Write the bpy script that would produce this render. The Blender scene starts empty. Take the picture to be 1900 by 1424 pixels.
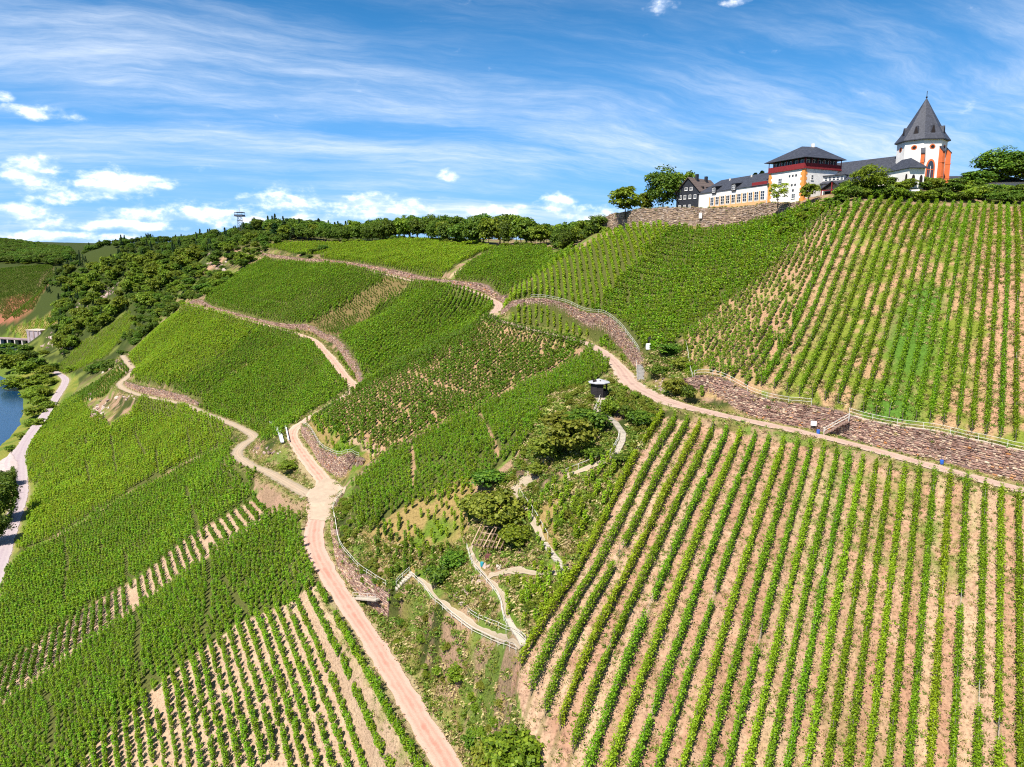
import bpy, bmesh, math, random, time
import numpy as np
from mathutils import Vector, Matrix
T_START = time.time()
scene = bpy.context.scene
C = scene.collection
RNG = np.random.default_rng(7)
random.seed(7)
# ------------------------------------------------------------------ camera
cam_d = bpy.data.cameras.new('camera'); cam = bpy.data.objects.new('camera', cam_d); C.objects.link(cam)
cam_d.sensor_width = 36.0; cam_d.lens = 36.0 * 1280.0 / 1900.0
cam_d.clip_start = 0.5; cam_d.clip_end = 20000.0
cam.location = (0, 0, 0); cam.rotation_euler = (math.radians(80.0), 0, 0)
scene.camera = cam
# ------------------------------------------------------------------ light
SUN_AZ, SUN_EL = 216.0, 55.0        # degrees clockwise from the view direction, degrees above the horizon
world = bpy.data.worlds.new('World'); scene.world = world; world.use_nodes = True
SKY_STRENGTH = 0.058
sun_d = bpy.data.lights.new('sun', 'SUN'); sun = bpy.data.objects.new('sun', sun_d); C.objects.link(sun)
sun_d.energy = 5.0; sun_d.angle = math.radians(0.53); sun_d.color = (1.0, 0.945, 0.86)
sun.rotation_euler = (math.radians(90 - SUN_EL), 0, math.radians(180 - SUN_AZ))
scene.view_settings.view_transform = 'Standard'; scene.view_settings.look = 'None'
scene.view_settings.exposure = 0.90; scene.view_settings.gamma = 1.0; scene.view_settings.use_curve_mapping = False
scene.render.engine = 'CYCLES'
scene.cycles.max_bounces = 4; scene.cycles.diffuse_bounces = 2; scene.cycles.glossy_bounces = 2; scene.cycles.transmission_bounces = 2; scene.cycles.transparent_max_bounces = 4; scene.cycles.caustics_reflective = False; scene.cycles.caustics_refractive = False; scene.cycles.use_adaptive_sampling = True; scene.cycles.adaptive_threshold = .012; scene.cycles.use_denoising = False; scene.cycles.filter_width = 1.15; scene.cycles.volume_bounces = 0

def build_sky():
    nt = world.node_tree; nt.nodes.clear()
    N = nt.nodes.new; L = nt.links.new
    def val(sock, v):
        if hasattr(v, 'is_output'): L(v, sock)
        else: sock.default_value = v
    def M(op, a, b=0.0, c=0.0, clamp=False):
        n = N('ShaderNodeMath'); n.operation = op; n.use_clamp = clamp
        val(n.inputs[0], a); val(n.inputs[1], b); val(n.inputs[2], c); return n.outputs[0]
    def smooth(x, a, b):
        n = N('ShaderNodeMapRange'); n.interpolation_type = 'SMOOTHSTEP'
        val(n.inputs[0], x); n.inputs[1].default_value = a; n.inputs[2].default_value = b; return n.outputs[0]
    def noise(vec, scale, detail=6, rough=.55, dist=0.0, lac=2.0):
        n = N('ShaderNodeTexNoise'); L(vec, n.inputs['Vector']); n.inputs['Scale'].default_value = scale
        n.inputs['Detail'].default_value = detail; n.inputs['Roughness'].default_value = rough; n.inputs['Distortion'].default_value = dist
        n.inputs['Lacunarity'].default_value = lac; return n.outputs[0]
    def combine(x, y, z):
        n = N('ShaderNodeCombineXYZ'); val(n.inputs[0], x); val(n.inputs[1], y); val(n.inputs[2], z); return n.outputs[0]
    def mix(f, a, b):
        n = N('ShaderNodeMix'); n.data_type = 'RGBA'; val(n.inputs['Factor'], f)
        for s, v in ((n.inputs[6], a), (n.inputs[7], b)):
            if hasattr(v, 'is_output'): L(v, s)
            else: s.default_value = (*v, 1)
        return n.outputs[2]
    sky = N('ShaderNodeTexSky'); sky.sky_type = 'NISHITA'; sky.sun_disc = False
    sky.sun_elevation = math.radians(SUN_EL); sky.sun_rotation = math.radians(SUN_AZ)
    sky.altitude = 200; sky.air_density = 1.0; sky.dust_density = 0.4; sky.ozone_density = 3.0
    hs = N('ShaderNodeHueSaturation'); hs.inputs['Saturation'].default_value = 1.7; hs.inputs['Value'].default_value = 1.0
    L(sky.outputs[0], hs.inputs['Color'])
    tc = N('ShaderNodeTexCoord'); sep = N('ShaderNodeSeparateXYZ'); L(tc.outputs['Generated'], sep.inputs[0])
    x, y, z = sep.outputs
    zz = M('MAXIMUM', z, 0.0)
    skycol = mix(M('MULTIPLY', smooth(zz, .46, -.02), .80), hs.outputs[0], (2.4, 5.9, 12.0))
    # high cirrus: a thin layer seen in perspective, drawn out along the wind
    den = M('ADD', zz, 0.16)
    u = M('DIVIDE', x, den); v = M('DIVIDE', y, den)
    a = math.radians(-20)
    ur = M('ADD', M('MULTIPLY', u, math.cos(a)), M('MULTIPLY', v, -math.sin(a)))
    vr = M('ADD', M('MULTIPLY', u, math.sin(a)), M('MULTIPLY', v, math.cos(a)))
    warp = noise(combine(u, v, 0.0), 0.55, 5, .55)
    vw = M('ADD', vr, M('MULTIPLY', M('SUBTRACT', warp, .5), .75))
    st1 = noise(combine(M('MULTIPLY', ur, .42), M('MULTIPLY', vw, 1.9), 3.1), 1.0, 12, .68, .0)
    st2 = noise(combine(M('MULTIPLY', ur, 1.7), M('MULTIPLY', vw, 6.0), 7.7), 1.0, 10, .72, .0)
    big = noise(combine(M('MULTIPLY', u, .40), M('MULTIPLY', v, .5), 1.7), 1.0, 6, .55)
    cir = M('MULTIPLY', smooth(st1, .36, .74), M('ADD', .30, M('MULTIPLY', smooth(st2, .30, .74), .85)))
    cir = M('MULTIPLY', cir, M('ADD', .25, M('MULTIPLY', smooth(big, .34, .62), .75)))
    veil = M('MULTIPLY', smooth(big, .40, .72), M('MULTIPLY', smooth(st1, .25, .8), .42))
    low = smooth(zz, .42, .02)      # the veil thickens towards the horizon
    cir = M('ADD', M('MULTIPLY', cir, .95), M('MULTIPLY', veil, M('ADD', .35, low)), clamp=True)
    cirrus_col = (9.0, 9.9, 11.2)
    col = mix(M('MULTIPLY', cir, .92), skycol, cirrus_col)
    # horizon brightening haze in the air
    # fair weather cumulus low in the sky, all the way round
    az = M('ARCTAN2', x, y); el = M('ARCSINE', z)
    p = combine(M('MULTIPLY', az, 1.0), M('MULTIPLY', el, 1.75), 0.0)
    nbig = noise(p, 21.0, 7, .56, .15)
    nsm = noise(p, 60.0, 5, .6)
    def blob(px, py, w, h):
        X = px - 950.0; U = 712.0 - py; f = 1280.0 * math.cos(math.radians(10)) + U * math.sin(math.radians(10)); up = U * math.cos(math.radians(10)) - 1280.0 * math.sin(math.radians(10))
        a0 = math.atan2(X, f); e0 = math.atan2(up, math.hypot(X, f))
        dx = M('DIVIDE', M('SUBTRACT', az, a0), w / 1430.0); dy = M('DIVIDE', M('SUBTRACT', el, e0), h / 1350.0)
        # flat base: below the centre the cloud ends sooner
        dyb = M('MULTIPLY', M('MINIMUM', dy, 0.0), 1.0)
        r2 = M('ADD', M('MULTIPLY', dx, dx), M('ADD', M('MULTIPLY', dy, dy), M('MULTIPLY', dyb, dyb)))
        return M('SUBTRACT', 1.0, r2)
    field = None
    for b in CUMULUS:
        q = blob(*b); field = q if field is None else M('MAXIMUM', field, q)
    field = M('MAXIMUM', field, -1.2)
    # the same kind of clouds wherever the camera does not look
    inframe = smooth(M('ABSOLUTE', az), .66, .80)
    band = M('SUBTRACT', 1.0, M('POWER', M('DIVIDE', M('SUBTRACT', el, .055), .06), 2.0))
    lump = noise(combine(M('MULTIPLY', az, 4.2), M('MULTIPLY', el, 9.0), 4.0), 1.0, 3, .5)
    gen = M('ADD', M('MULTIPLY', M('SUBTRACT', lump, .62), 6.0), M('MULTIPLY', band, .35))
    gen = M('MULTIPLY', M('MAXIMUM', gen, -1.2), inframe)
    field = M('MAXIMUM', field, M('SUBTRACT', gen, M('MULTIPLY', M('SUBTRACT', 1.0, inframe), 1.2)))
    dens = M('ADD', field, M('MULTIPLY', M('SUBTRACT', nbig, .5), 5.2))
    dens = M('ADD', dens, M('MULTIPLY', M('SUBTRACT', nsm, .5), 2.0))
    cov = M('POWER', smooth(dens, -.45, 1.9), 1.25)
    # light from above: underside greyer
    p2 = combine(az, M('MULTIPLY', M('ADD', el, .007), 1.75), 0.0)
    nb2 = noise(p2, 21.0, 7, .56, .15)
    shade = smooth(M('ADD', M('SUBTRACT', nbig, nb2), M('MULTIPLY', M('SUBTRACT', nsm, .5), .12)), -.10, .10)
    ccol = mix(shade, (8.6, 10.2, 12.8), (17.0, 16.6, 16.2))
    col = mix(M('MULTIPLY', cov, .93), col, ccol)
    bg = N('ShaderNodeBackground'); L(col, bg.inputs[0]); bg.inputs[1].default_value = SKY_STRENGTH
    out = N('ShaderNodeOutputWorld'); L(bg.outputs[0], out.inputs[0])
CUMULUS = [(78,326,62,26),(200,345,80,30),(140,366,75,20),(300,340,40,14),(535,375,85,30),(720,386,110,24),(640,392,70,22),(930,396,70,18),(1030,380,44,20),
           (1100,402,60,22),(30,396,60,16),(285,396,90,20),(400,398,90,24),(200,420,170,14),(80,212,58,14),(832,327,22,14),(1228,16,34,18),(450,408,70,20),(90,440,160,12),(1365,4,30,10),(560,408,60,16),(10,180,20,10)]
build_sky()
# ------------------------------------------------------------------ terrain model (numpy)
F = 1280.0                      # focal length in photo pixels (1900 wide)
PITCH = math.radians(10.0)      # camera looks 10 degrees below the horizon
CP, SP = math.cos(PITCH), math.sin(PITCH)
def ray(px, py):
    X = px - 950.0; U = 712.0 - py
    return np.array([X, F * CP + U * SP, U * CP - F * SP])
def at_z(px, py, z):
    r = ray(px, py); return r * (z / r[2])
def at_d(px, py, D):
    return ray(px, py) * (D / F)
def project(P):
    P = np.asarray(P, float)
    d = P[..., 1] * CP - P[..., 2] * SP
    u = P[..., 1] * SP + P[..., 2] * CP
    return 950 + F * P[..., 0] / d, 712 - F * u / d, d

# roads as (photo x, photo y, level): the level fixes where on the sight line the road lies
ROADS = {
 'upper_road': dict(w=3.0, pts=[(2300,1010,-33),(2080,960,-31.6),(1900,911,-30.5),(1760,874,-29.3),(1630,838,-28.3),(1530,812,-27.3),(1430,790,-26.4),(1300,762,-25),
     (1225,741,-24.2),(1172,713,-23.5),(1150,684,-22.8),(1122,657,-21.9),(1085,637,-21),(1020,620,-19.8),(957,604,-18.3),(915,590,-17.0),(925,567,-15.6),(905,553,-13.8),
     (855,535,-10.6),(771,523,-8.2),(670,499,-3.6),(600,488,-0.6),(568,486,0.05)]),
 'middle_road': dict(w=3.3, pts=[(597,925,-50.3),(601,895,-49.6),(576,862,-48.8),(556,835,-48),(543,812,-47.2),(548,795,-46.2),(575,777,-44.4),(655,726,-40.3),(640,700,-39),(620,672,-37.6),
     (600,650,-36.2),(580,631,-34.8),(540,617,-33.3),(500,606,-31.8),(430,587,-29),(385,574,-27.2),(345,566,-25.8)]),
 'lower_road': dict(w=3.2, pts=[(597,927,-50.4),(560,912,-51.2),(500,878,-52.8),(462,862,-53.8),(440,843,-54.6),(452,825,-55.4),(471,812,-56),(455,799,-56.6),(420,783,-57.6),(378,767,-58.8),
     (345,752,-59.7),(300,742,-60.6),(258,733,-61.4),(230,722,-61.8),(222,713,-61.9),(231,704,-61.2),(247,688,-59.8),(236,673,-58.0),(227,660,-56.5)]),
 'valley_branch': dict(w=3.4, pts=[(597,925,-50.4),(590,955,-51.2),(582,1000,-52.5),(600,1050,-54),(640,1115,-55.8),(690,1190,-57.2),(740,1270,-58.6),(790,1355,-60),(832,1424,-61)]),
 'river_road': dict(w=5.0, pts=[(62,668,-91),(90,684,-91.3),(118,700,-91.6),(120,712,-92),(104,738,-92),(80,775,-92),(52,812,-92),(34,850,-92),(36,885,-92),(38,920,-92),(20,975,-92),(2,1030,-92),(-25,1110,-91.6),(-70,1250,-91),(-150,1450,-90.5)]),
}
def catmull(P, step):
    P = np.asarray(P, float); out = []
    n = len(P)
    for i in range(n - 1):
        p0 = P[max(i-1, 0)]; p1 = P[i]; p2 = P[i+1]; p3 = P[min(i+2, n-1)]
        # centripetal-ish: use plain catmull with clamped tangents
        L = np.linalg.norm(p2[:2] - p1[:2])
        k = max(2, int(math.ceil(L / step)))
        m1 = (p2 - p0) * 0.5; m2 = (p3 - p1) * 0.5
        for m in (m1, m2):
            l = np.linalg.norm(m[:2])
            if l > 1.3 * L: m *= 1.3 * L / l
        t = np.linspace(0, 1, k, endpoint=False)[:, None]
        out.append((2*t**3-3*t**2+1)*p1 + (t**3-2*t**2+t)*m1 + (-2*t**3+3*t**2)*p2 + (t**3-t**2)*m2)
    out.append(P[-1:])
    return np.vstack(out)
for k, r in ROADS.items():
    r['ctl'] = np.array([at_z(*p) if abs(ray(p[0], p[1])[2]) > 9 or p[2] < -3 else at_d(p[0], p[1], 430) for p in r['pts']])
ROADS['upper_road']['ctl'][-4:] = [at_d(771,523,338), at_d(670,499,385), at_d(600,488,435), at_d(568,486,450)]
ROADS['upper_road']['ctl'] = np.vstack([ROADS['upper_road']['ctl'], at_d(520,480,480), at_d(481,474.5,500)])
ROADS['valley_branch']['ctl'] = np.vstack([ROADS['valley_branch']['ctl'], [-5.6,69.5,-62], [-6.5,60,-63.3], [-12,48,-64.5]])
for r in ROADS.values():
    r['line'] = catmull(r['ctl'], 2.0)

def poly_near(P, x, y, R=1e9, group=8):
    """nearest point on polyline P (n,>=2): distance, signed side (+ left of travel), segment parameter (points farther than R keep inf)"""
    x = np.asarray(x, float); y = np.asarray(y, float)
    A = P[:-1]; B = P[1:]
    d = B[:, :2] - A[:, :2]; L2 = (d**2).sum(1) + 1e-12
    best = np.full(x.shape, 1e18); par = np.zeros(x.shape); side = np.zeros(x.shape)
    for g in range(0, len(A), group):
        seg = P[g:g+group+1]
        if R < 1e8:
            idx = np.flatnonzero((x > seg[:,0].min()-R) & (x < seg[:,0].max()+R) & (y > seg[:,1].min()-R) & (y < seg[:,1].max()+R))
            if not len(idx): continue
        else: idx = np.arange(x.size)
        bx, by = x[idx], y[idx]; bb, bp, bs = best[idx], par[idx], side[idx]
        for i in range(g, min(g + group, len(A))):
            ax = bx - A[i, 0]; ay = by - A[i, 1]
            t = np.clip((ax * d[i, 0] + ay * d[i, 1]) / L2[i], 0, 1)
            q = (ax - t * d[i, 0])**2 + (ay - t * d[i, 1])**2
            m = q < bb
            bb[m] = q[m]; bp[m] = i + t[m]; bs[m] = np.sign(d[i, 0] * ay[m] - d[i, 1] * ax[m])
        best[idx] = bb; par[idx] = bp; side[idx] = bs
    return np.sqrt(best), side, par

# retaining walls: foot of the wall in the photo, height in metres; the hill lies on the `up` side (+1 = left of travel)
WALLS = {
 'A': dict(road='upper_road', up=-1, side=1, L=26, pts=[(1246,731,.8),(1270,741,1.8),(1300,748,2.7),(1365,766,2.9),(1430,783,3.2),(1530,804,3.5),(1630,831,3.7),(1760,864,3.7),(1900,900,3.7),(2080,948,3.7),(2300,1000,3.6)]),
 'B': dict(road='upper_road', up=-1, L=24, pts=[(1187,702,2.7),(1180,690,3.0),(1164,672,3.2),(1145,655,3.4),(1120,641,3.5),(1080,629,3.3),(1020,613,2.7),(957,598,2.0),(921,588,1.2)]),
 'C': dict(win=.8, road='upper_road', up=-1, L=22, pts=[(936,560,1.8),(905,546,2.2),(855,531,2.1),(771,519,2.5),(670,496,2.2),(600,485.5,1.7),(568,483,1.7),(481,475,1.9)]),
 'D': dict(win=.6, road='middle_road', up=-1, L=20, pts=[(668,721,.6),(663,708,2.5),(650,688,2.7),(632,664,2.5),(616,646,2.3),(592,630,2.2),(568,621,2.0),(528,611,1.6),(490,602,1.5),(440,588,1.2),(390,574,1.4),(350,564,1.4)]),
 'E': dict(win=.6, road='lower_road', up=-1, L=18, pts=[(366,753,.4),(350,749,2.2),(336,745,3.0),(301,738,3.3),(258,729,3.2),(235,720.5,2.8),(229,714,1.0)]),
 'F': dict(road='middle_road', up=-1, L=8, e0=2.0, pts=[(673,863,.4,-45.0),(660,878,2.4,-47.2),(645,897,4.4,-49.5),(628,889,4.6),(613,880,4.6),(600,870,4.2),(589,858,3.9),(573,829,3.6),(560,803,3.0),(554,793,1.4),(560,784,.4)]),
 'G': dict(road='valley_branch', up=1, L=16, pts=[(630,938,.3),(621,950,1.2),(613,972,2.4),(617,1010,3.2),(626,1052,3.6),(645,1085,4.0),(664,1109,4.2),(690,1133,4.3),(712,1156,4.2),(724,1166,3.9)], e1=10),
}
def road_z(name, x, y):
    P = ROADS[name]['line']; d, s, t = poly_near(P, x, y)
    i = np.clip(t.astype(int), 0, len(P) - 2); f = t - i
    return P[i, 2] * (1 - f) + P[i+1, 2] * f
for k, w in WALLS.items():
    W = []
    for (px, py, h, *zz) in w['pts']:
        if zz:
            W.append(tuple(at_z(px, py, zz[0])) + (h,)); w.setdefault('off', []).append(0); continue
        P = ROADS[w['road']]['line']
        # point of the road nearest in the picture, then the foot on that level
        qx, qy, qd = project(P)
        if k in 'C':
            j = np.argmin((qx - px)**2 + (qy - py)**2); p = at_d(px, py, qd[j] + 3)
        else:
            j = np.argmin((qx - px)**2 + (qy - py)**2)
            p = at_z(px, py, P[j, 2] + .05)
        # keep the foot beside the road, not on it
        d, s, t = poly_near(P, p[:1], p[1:2])
        i = int(min(t[0], len(P) - 2)); dirv = P[i+1, :2] - P[i, :2]; dirv /= np.linalg.norm(dirv)
        nrm = np.array([-dirv[1], dirv[0]]) * w['up'] * (1 if True else 1)
        base = P[i, :2] + (t[0] - i) * (P[i+1, :2] - P[i, :2])
        off = np.dot(p[:2] - base, nrm)
        lim = (ROADS[w['road']]['w'] / 2 + .5, ROADS[w['road']]['w'] / 2 + (5.5 if k in 'BDFG' else 4.5))
        w.setdefault('off', []).append(round(off, 1))
        o2 = min(max(off, lim[0]), lim[1])
        p[:2] += nrm * (o2 - off)
        z = road_z(w['road'], p[:1], p[1:2])[0] + .05
        W.append((p[0], p[1], z, h))
    w['line'] = catmull(np.array(W), 1.0)
    w['line'][:, 3] = np.clip(w['line'][:, 3], 0.05, 9)

HW = [(1112,428,240,1.2),(1121,428,236,3.8),(1136,428,232,5.0),(1184,421,216,5.3),(1268,420,207,5.0),(1353,421,200,5.2),(1416,406,190,3.8),(1458,394,184,1.2),(1475,388,181,.3)]
WALLS['H'] = dict(win=.9, road=None, up=1, L=300, line=catmull(np.array([tuple(at_d(a, b, D)) + (h,) for a, b, D, h in HW]), 1.0))
for k, w in WALLS.items():
    # line used for the ground: runs on past both ends with the height fading to nothing
    P = w['line']
    t0 = P[0] - P[min(4, len(P)-1)]; t0 /= np.linalg.norm(t0[:2]); t1 = P[-1] - P[max(-5, -len(P))]; t1 /= np.linalg.norm(t1[:2])
    q0 = P[0] + t0 * w.get('e0', 7.0); q1 = P[-1] + t1 * w.get('e1', 7.0); q0[3] = q1[3] = 0
    Q = np.vstack([q0, P, q1]); keep = [0, 1] + list(range(3, len(Q) - 2, 2)) + [len(Q) - 2, len(Q) - 1]
    w['tline'] = Q[sorted(set(keep))]
def wall_step(x, y):
    """height added uphill of every retaining wall (fades out up the slope)"""
    x = np.asarray(x, float); y = np.asarray(y, float); sh = x.shape; x = x.ravel(); y = y.ravel()
    out = np.zeros(x.size)
    for k, w in WALLS.items():
        P = w['tline']; R = min(3.2 * w['L'], 110.)
        m = np.flatnonzero((x > P[:,0].min()-R) & (x < P[:,0].max()+R) & (y > P[:,1].min()-R) & (y < P[:,1].max()+R))
        if not len(m): continue
        d, s, t = poly_near(P, x[m], y[m], R)
        i = np.clip(t.astype(int), 0, len(P) - 2); f = t - i
        h = P[i, 3] * (1 - f) + P[i+1, 3] * f
        end = (t <= 0) | (t >= len(P) - 1)
        dd = np.where(d < 1e8, d * s * w.get('side', w['up']), -1)
        fade = np.clip(1 - d / R, 0, 1)
        out[m] += np.where(end, 0, h * np.clip((dd - w.get('win', WALL_IN)) / .25, 0, 1) * np.exp(-np.maximum(dd, 0) / w['L']) * np.minimum(1, fade * 2))
    return out.reshape(sh)
WALL_IN = .38      # the step of the ground hides inside the wall
CTL = []           # (x, y, z)
def cd(px, py, D): CTL.append(at_d(px, py, D))
def cz(px, py, z): CTL.append(at_z(px, py, z))
def cw(x, y, z): CTL.append(np.array([x, y, z], float))
# field below the upper road
cd(945,1295,72.5); cd(1010,1295,72); cd(1400,1424,67); cd(1850,1424,66.5); cd(1100,1424,66.5); cd(1240,780,117.5); cd(1420,1100,83)
cd(1850,1100,81)
# scrub bank between that field and the lower branch
cd(965,1205,77.5); cd(770,1064,110); cd(1050,1055,90); cd(905,1065,99); cd(960,895,115); cd(870,1340,80); cw(20,45,-52.5); cw(0,50,-55.5); cw(-50,190,-39.0); cw(-46.5,200,-38.2)
cd(1040,855,110); cd(1105,735,124); cd(800,1150,98)
# vines right of the junction, up to the hut
cz(700,960,-44.5); cz(660,900,-45.3); cz(780,890,-40); cz(880,790,-34.5); cz(1000,720,-28.5)
cz(620,800,-41.2); cz(700,700,-33.5); cz(800,650,-27.5)
# field above the upper wall, to the castle
cd(1560,385,157); cd(1700,378,160); cd(1890,387,158); cd(1480,415,166); cd(2100,400,150)
cd(1060,462,285); [CTL.append(at_d(a, b + 1, D - .5)) for a, b, D, q in HW]
cd(1280,640,140); cd(1350,560,150)
# castle plateau
cw(104,183,18.7); cw(96,172,17.6); cw(86,190,17.2); cw(76,188,16.4); cw(74,200,16.3); cw(60,229,16.1); cw(50,232,15.7); cw(45,250,14.8); cw(140,190,19); cw(140,230,20); cw(90,240,18.5); cw(60,270,15); cw(60,320,15); cw(150,350,20); cw(300,420,25); cw(190,180,19); cw(260,200,20)
# right of the frame
cw(150,110,2); cw(115,60,-30); cw(200,60,-5); cw(260,110,12)
# behind and below the camera
cw(0,0,-86); cw(60,0,-75); cw(120,-20,-66); cw(-60,20,-92); cw(0,-150,-93); cw(150,-150,-70); cw(300,0,-10); cw(350,-200,-20)
# left slopes
cz(0,1424,-82); cz(300,1250,-68.5); cz(500,1150,-60.5); cz(300,1000,-74.5); cz(150,1150,-82); cz(450,950,-58.5)
cz(200,860,-79.5); cz(380,850,-65); cz(120,800,-84); cz(300,790,-68)
# fields between the roads, left
cz(300,640,-46); cz(450,690,-48); cz(560,720,-46)
cz(420,660,-43.5)
# above the middle road
cz(560,545,-16.5); cz(700,590,-26)
# above the topmost wall
cd(900,459,385); cd(760,446,455); cd(600,450,500); cd(520,452,520); cd(990,459,330)
cw(0,460,13); cw(-130,570,16); cw(-60,700,17); cw(100,700,20); cw(-250,720,20); cw(60,400,15); cw(200,600,26); cw(400,700,30)
# wooded ridge
cd(447,436,590); cd(380,448,680); cd(300,464,760); cd(200,458,940); cd(150,476,960); cd(450,462,540); cd(400,500,520); cd(330,520,590)
cd(250,560,640); cd(180,520,760); cd(150,585,700); cd(120,632,690); cd(270,620,520); cd(190,660,560); cd(330,545,520); cd(200,600,640)
cw(-330,900,16); cw(-400,760,17); cw(-480,1150,10); cw(-250,1200,16); cw(0,1100,20); cw(300,1100,26); cw(-700,1350,5); cw(-560,1000,19)
# valley floor, river, far side
cd(60,634,800); cd(20,632,830); cd(110,690,590)
cw(-330,420,-94); cw(-272,342,-94.3); cw(-350,470,-94.6); cw(-400,540,-94.6); cw(-470,605,-94.2); cw(-380,560,-92.5); cw(-225,290,-93.6); cw(-190,215,-93.6)
cw(-400,380,-102); cw(-500,500,-102); cw(-330,230,-102); cw(-260,110,-102); cw(-200,0,-102); cw(-600,620,-101); cw(-560,560,-102); cw(-140,-120,-102)
cw(-520,380,-95); cw(-640,480,-94); cw(-760,600,-92); cw(-480,200,-93); cw(-380,0,-92); cw(-800,300,-60); cw(-700,0,-50); cw(-1100,500,-30); cw(-1000,900,-75); cw(-850,780,-88)
cd(30,602,980); cd(90,560,1000); cd(20,545,1090); cd(60,492,1220); cd(0,490,1260); cd(0,452,1750); cd(60,461,1750); cd(110,470,1800)
cw(-1400,1500,40); cw(-1500,1000,20); cw(-1300,2300,55); cw(-2400,2400,60); cw(-600,2400,40); cw(700,2400,40); cw(2400,2400,50); cw(2400,600,40); cw(1000,500,35); cw(900,-600,10); cw(-900,-900,-20); cw(0,-1200,-40); cw(-2400,0,40); cw(0,-2400,20); cw(2400,-2000,30); cw(-2400,-2000,30)
RC = []
for r in ROADS.values():
    P = r['line']; acc = 0; last = None
    for i, p in enumerate(P):
        if last is None or np.linalg.norm(p[:2] - last) > max(7, .06 * np.linalg.norm(p[:2])):
            RC.append(p); last = p[:2]
CTL = np.array(CTL); RC = np.array(RC)
cz_ = CTL[:, 2] - wall_step(CTL[:, 0].copy(), CTL[:, 1].copy())
AX = np.concatenate([CTL[:, 0], RC[:, 0]]); AY = np.concatenate([CTL[:, 1], RC[:, 1]]); AZ = np.concatenate([cz_, RC[:, 2]])
SC = 100.0
def _phi(r2): return .5 * r2 * np.log(r2 + 1e-9)
n_ = len(AX)
K = np.zeros((n_ + 3, n_ + 3))
K[:n_, :n_] = _phi(((AX[:, None] - AX) / SC)**2 + ((AY[:, None] - AY) / SC)**2) + np.eye(n_) * 2e-4
K[:n_, n_:] = np.c_[np.ones(n_), AX / SC, AY / SC]; K[n_:, :n_] = K[:n_, n_:].T
TW = np.linalg.solve(K, np.r_[AZ, 0, 0, 0])
def smooth_z(x, y):
    sh = np.shape(x); x = np.ravel(x) / SC; y = np.ravel(y) / SC
    out = np.empty(x.size)
    for a in range(0, x.size, 40000):
        b = slice(a, a + 40000)
        out[b] = _phi((x[b, None] - AX / SC)**2 + (y[b, None] - AY / SC)**2) @ TW[:n_] + TW[n_] + TW[n_+1] * x[b] + TW[n_+2] * y[b]
    return out.reshape(sh)
def vnoise(x, y, s, seed=0):
    """cheap value noise"""
    x = np.asarray(x) / s; y = np.asarray(y) / s
    xi = np.floor(x).astype(np.int64); yi = np.floor(y).astype(np.int64); fx = x - xi; fy = y - yi
    fx = fx*fx*(3-2*fx); fy = fy*fy*(3-2*fy)
    def h(a, b):
        n = (a * 374761393 + b * 668265263 + seed * 1442695041) & 0x7fffffff
        n = ((n ^ (n >> 13)) * 1274126177) & 0x7fffffff
        return ((n ^ (n >> 16)) & 0xffff) / 65535.0
    return (h(xi, yi)*(1-fx) + h(xi+1, yi)*fx)*(1-fy) + (h(xi, yi+1)*(1-fx) + h(xi+1, yi+1)*fx)*fy
# grid cache of the smooth surface near the camera so that the height can be asked for often
GX0, GX1, GY0, GY1, GS = -520., 300., -60., 760., 2.0
_gx = np.arange(GX0, GX1 + GS, GS); _gy = np.arange(GY0, GY1 + GS, GS)
_G = smooth_z(*np.meshgrid(_gx, _gy))
def base_z(x, y):
    x = np.asarray(x, float); y = np.asarray(y, float)
    inside = (x > GX0 + 1) & (x < GX1 - 3) & (y > GY0 + 1) & (y < GY1 - 3)
    out = np.empty(x.shape)
    if inside.any():
        u = (x[inside] - GX0) / GS; v = (y[inside] - GY0) / GS
        i = u.astype(int); j = v.astype(int); u = u - i; v = v - j
        out[inside] = (_G[j, i]*(1-u) + _G[j, i+1]*u)*(1-v) + (_G[j+1, i]*(1-u) + _G[j+1, i+1]*u)*v
    if (~inside).any():
        out[~inside] = smooth_z(x[~inside], y[~inside])
    return out
def road_flat(x, y, z):
    for name, r in ROADS.items():
        P = r['line']; R = r['w'] / 2 + 7
        m = (x > P[:,0].min()-R) & (x < P[:,0].max()+R) & (y > P[:,1].min()-R) & (y < P[:,1].max()+R)
        if not m.any(): continue
        idx = np.flatnonzero(m.ravel())
        d, s, t = poly_near(P, x.ravel()[idx], y.ravel()[idx], R)
        i = np.clip(t.astype(int), 0, len(P) - 2); f = t - i
        rz = P[i, 2] * (1 - f) + P[i+1, 2] * f
        k = np.clip((d - r['w'] / 2 - .7) / 4.0, 0, 1); k = k*k*(3-2*k)
        k = np.where((t <= 0) | (t >= len(P)-1), np.maximum(k, np.clip(d / 4, 0, 1)), k)
        zz = z.ravel(); zz[idx] = rz * (1 - k) + zz[idx] * k
        z = zz.reshape(z.shape)
    return z
def ground(x, y, detail=True):
    x = np.atleast_1d(np.asarray(x, float)); y = np.atleast_1d(np.asarray(y, float))
    z = base_z(x, y)
    z = road_flat(x, y, z)
    z = z + wall_step(x, y)
    # river bed
    m = np.flatnonzero((z.ravel() < -88) & (x.ravel() < -100))
    if len(m):
        d, s, t = poly_near(BANK, x.ravel()[m], y.ravel()[m]); zz = z.ravel(); dd = d * s
        zz[m] = np.where(dd > 0, np.minimum(zz[m], -96.2 - np.clip(dd * .35, 0, 5)), np.minimum(zz[m], -96.2 + np.clip(-dd * .22, 0, 9))); z = zz.reshape(z.shape)
    return z
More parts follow.
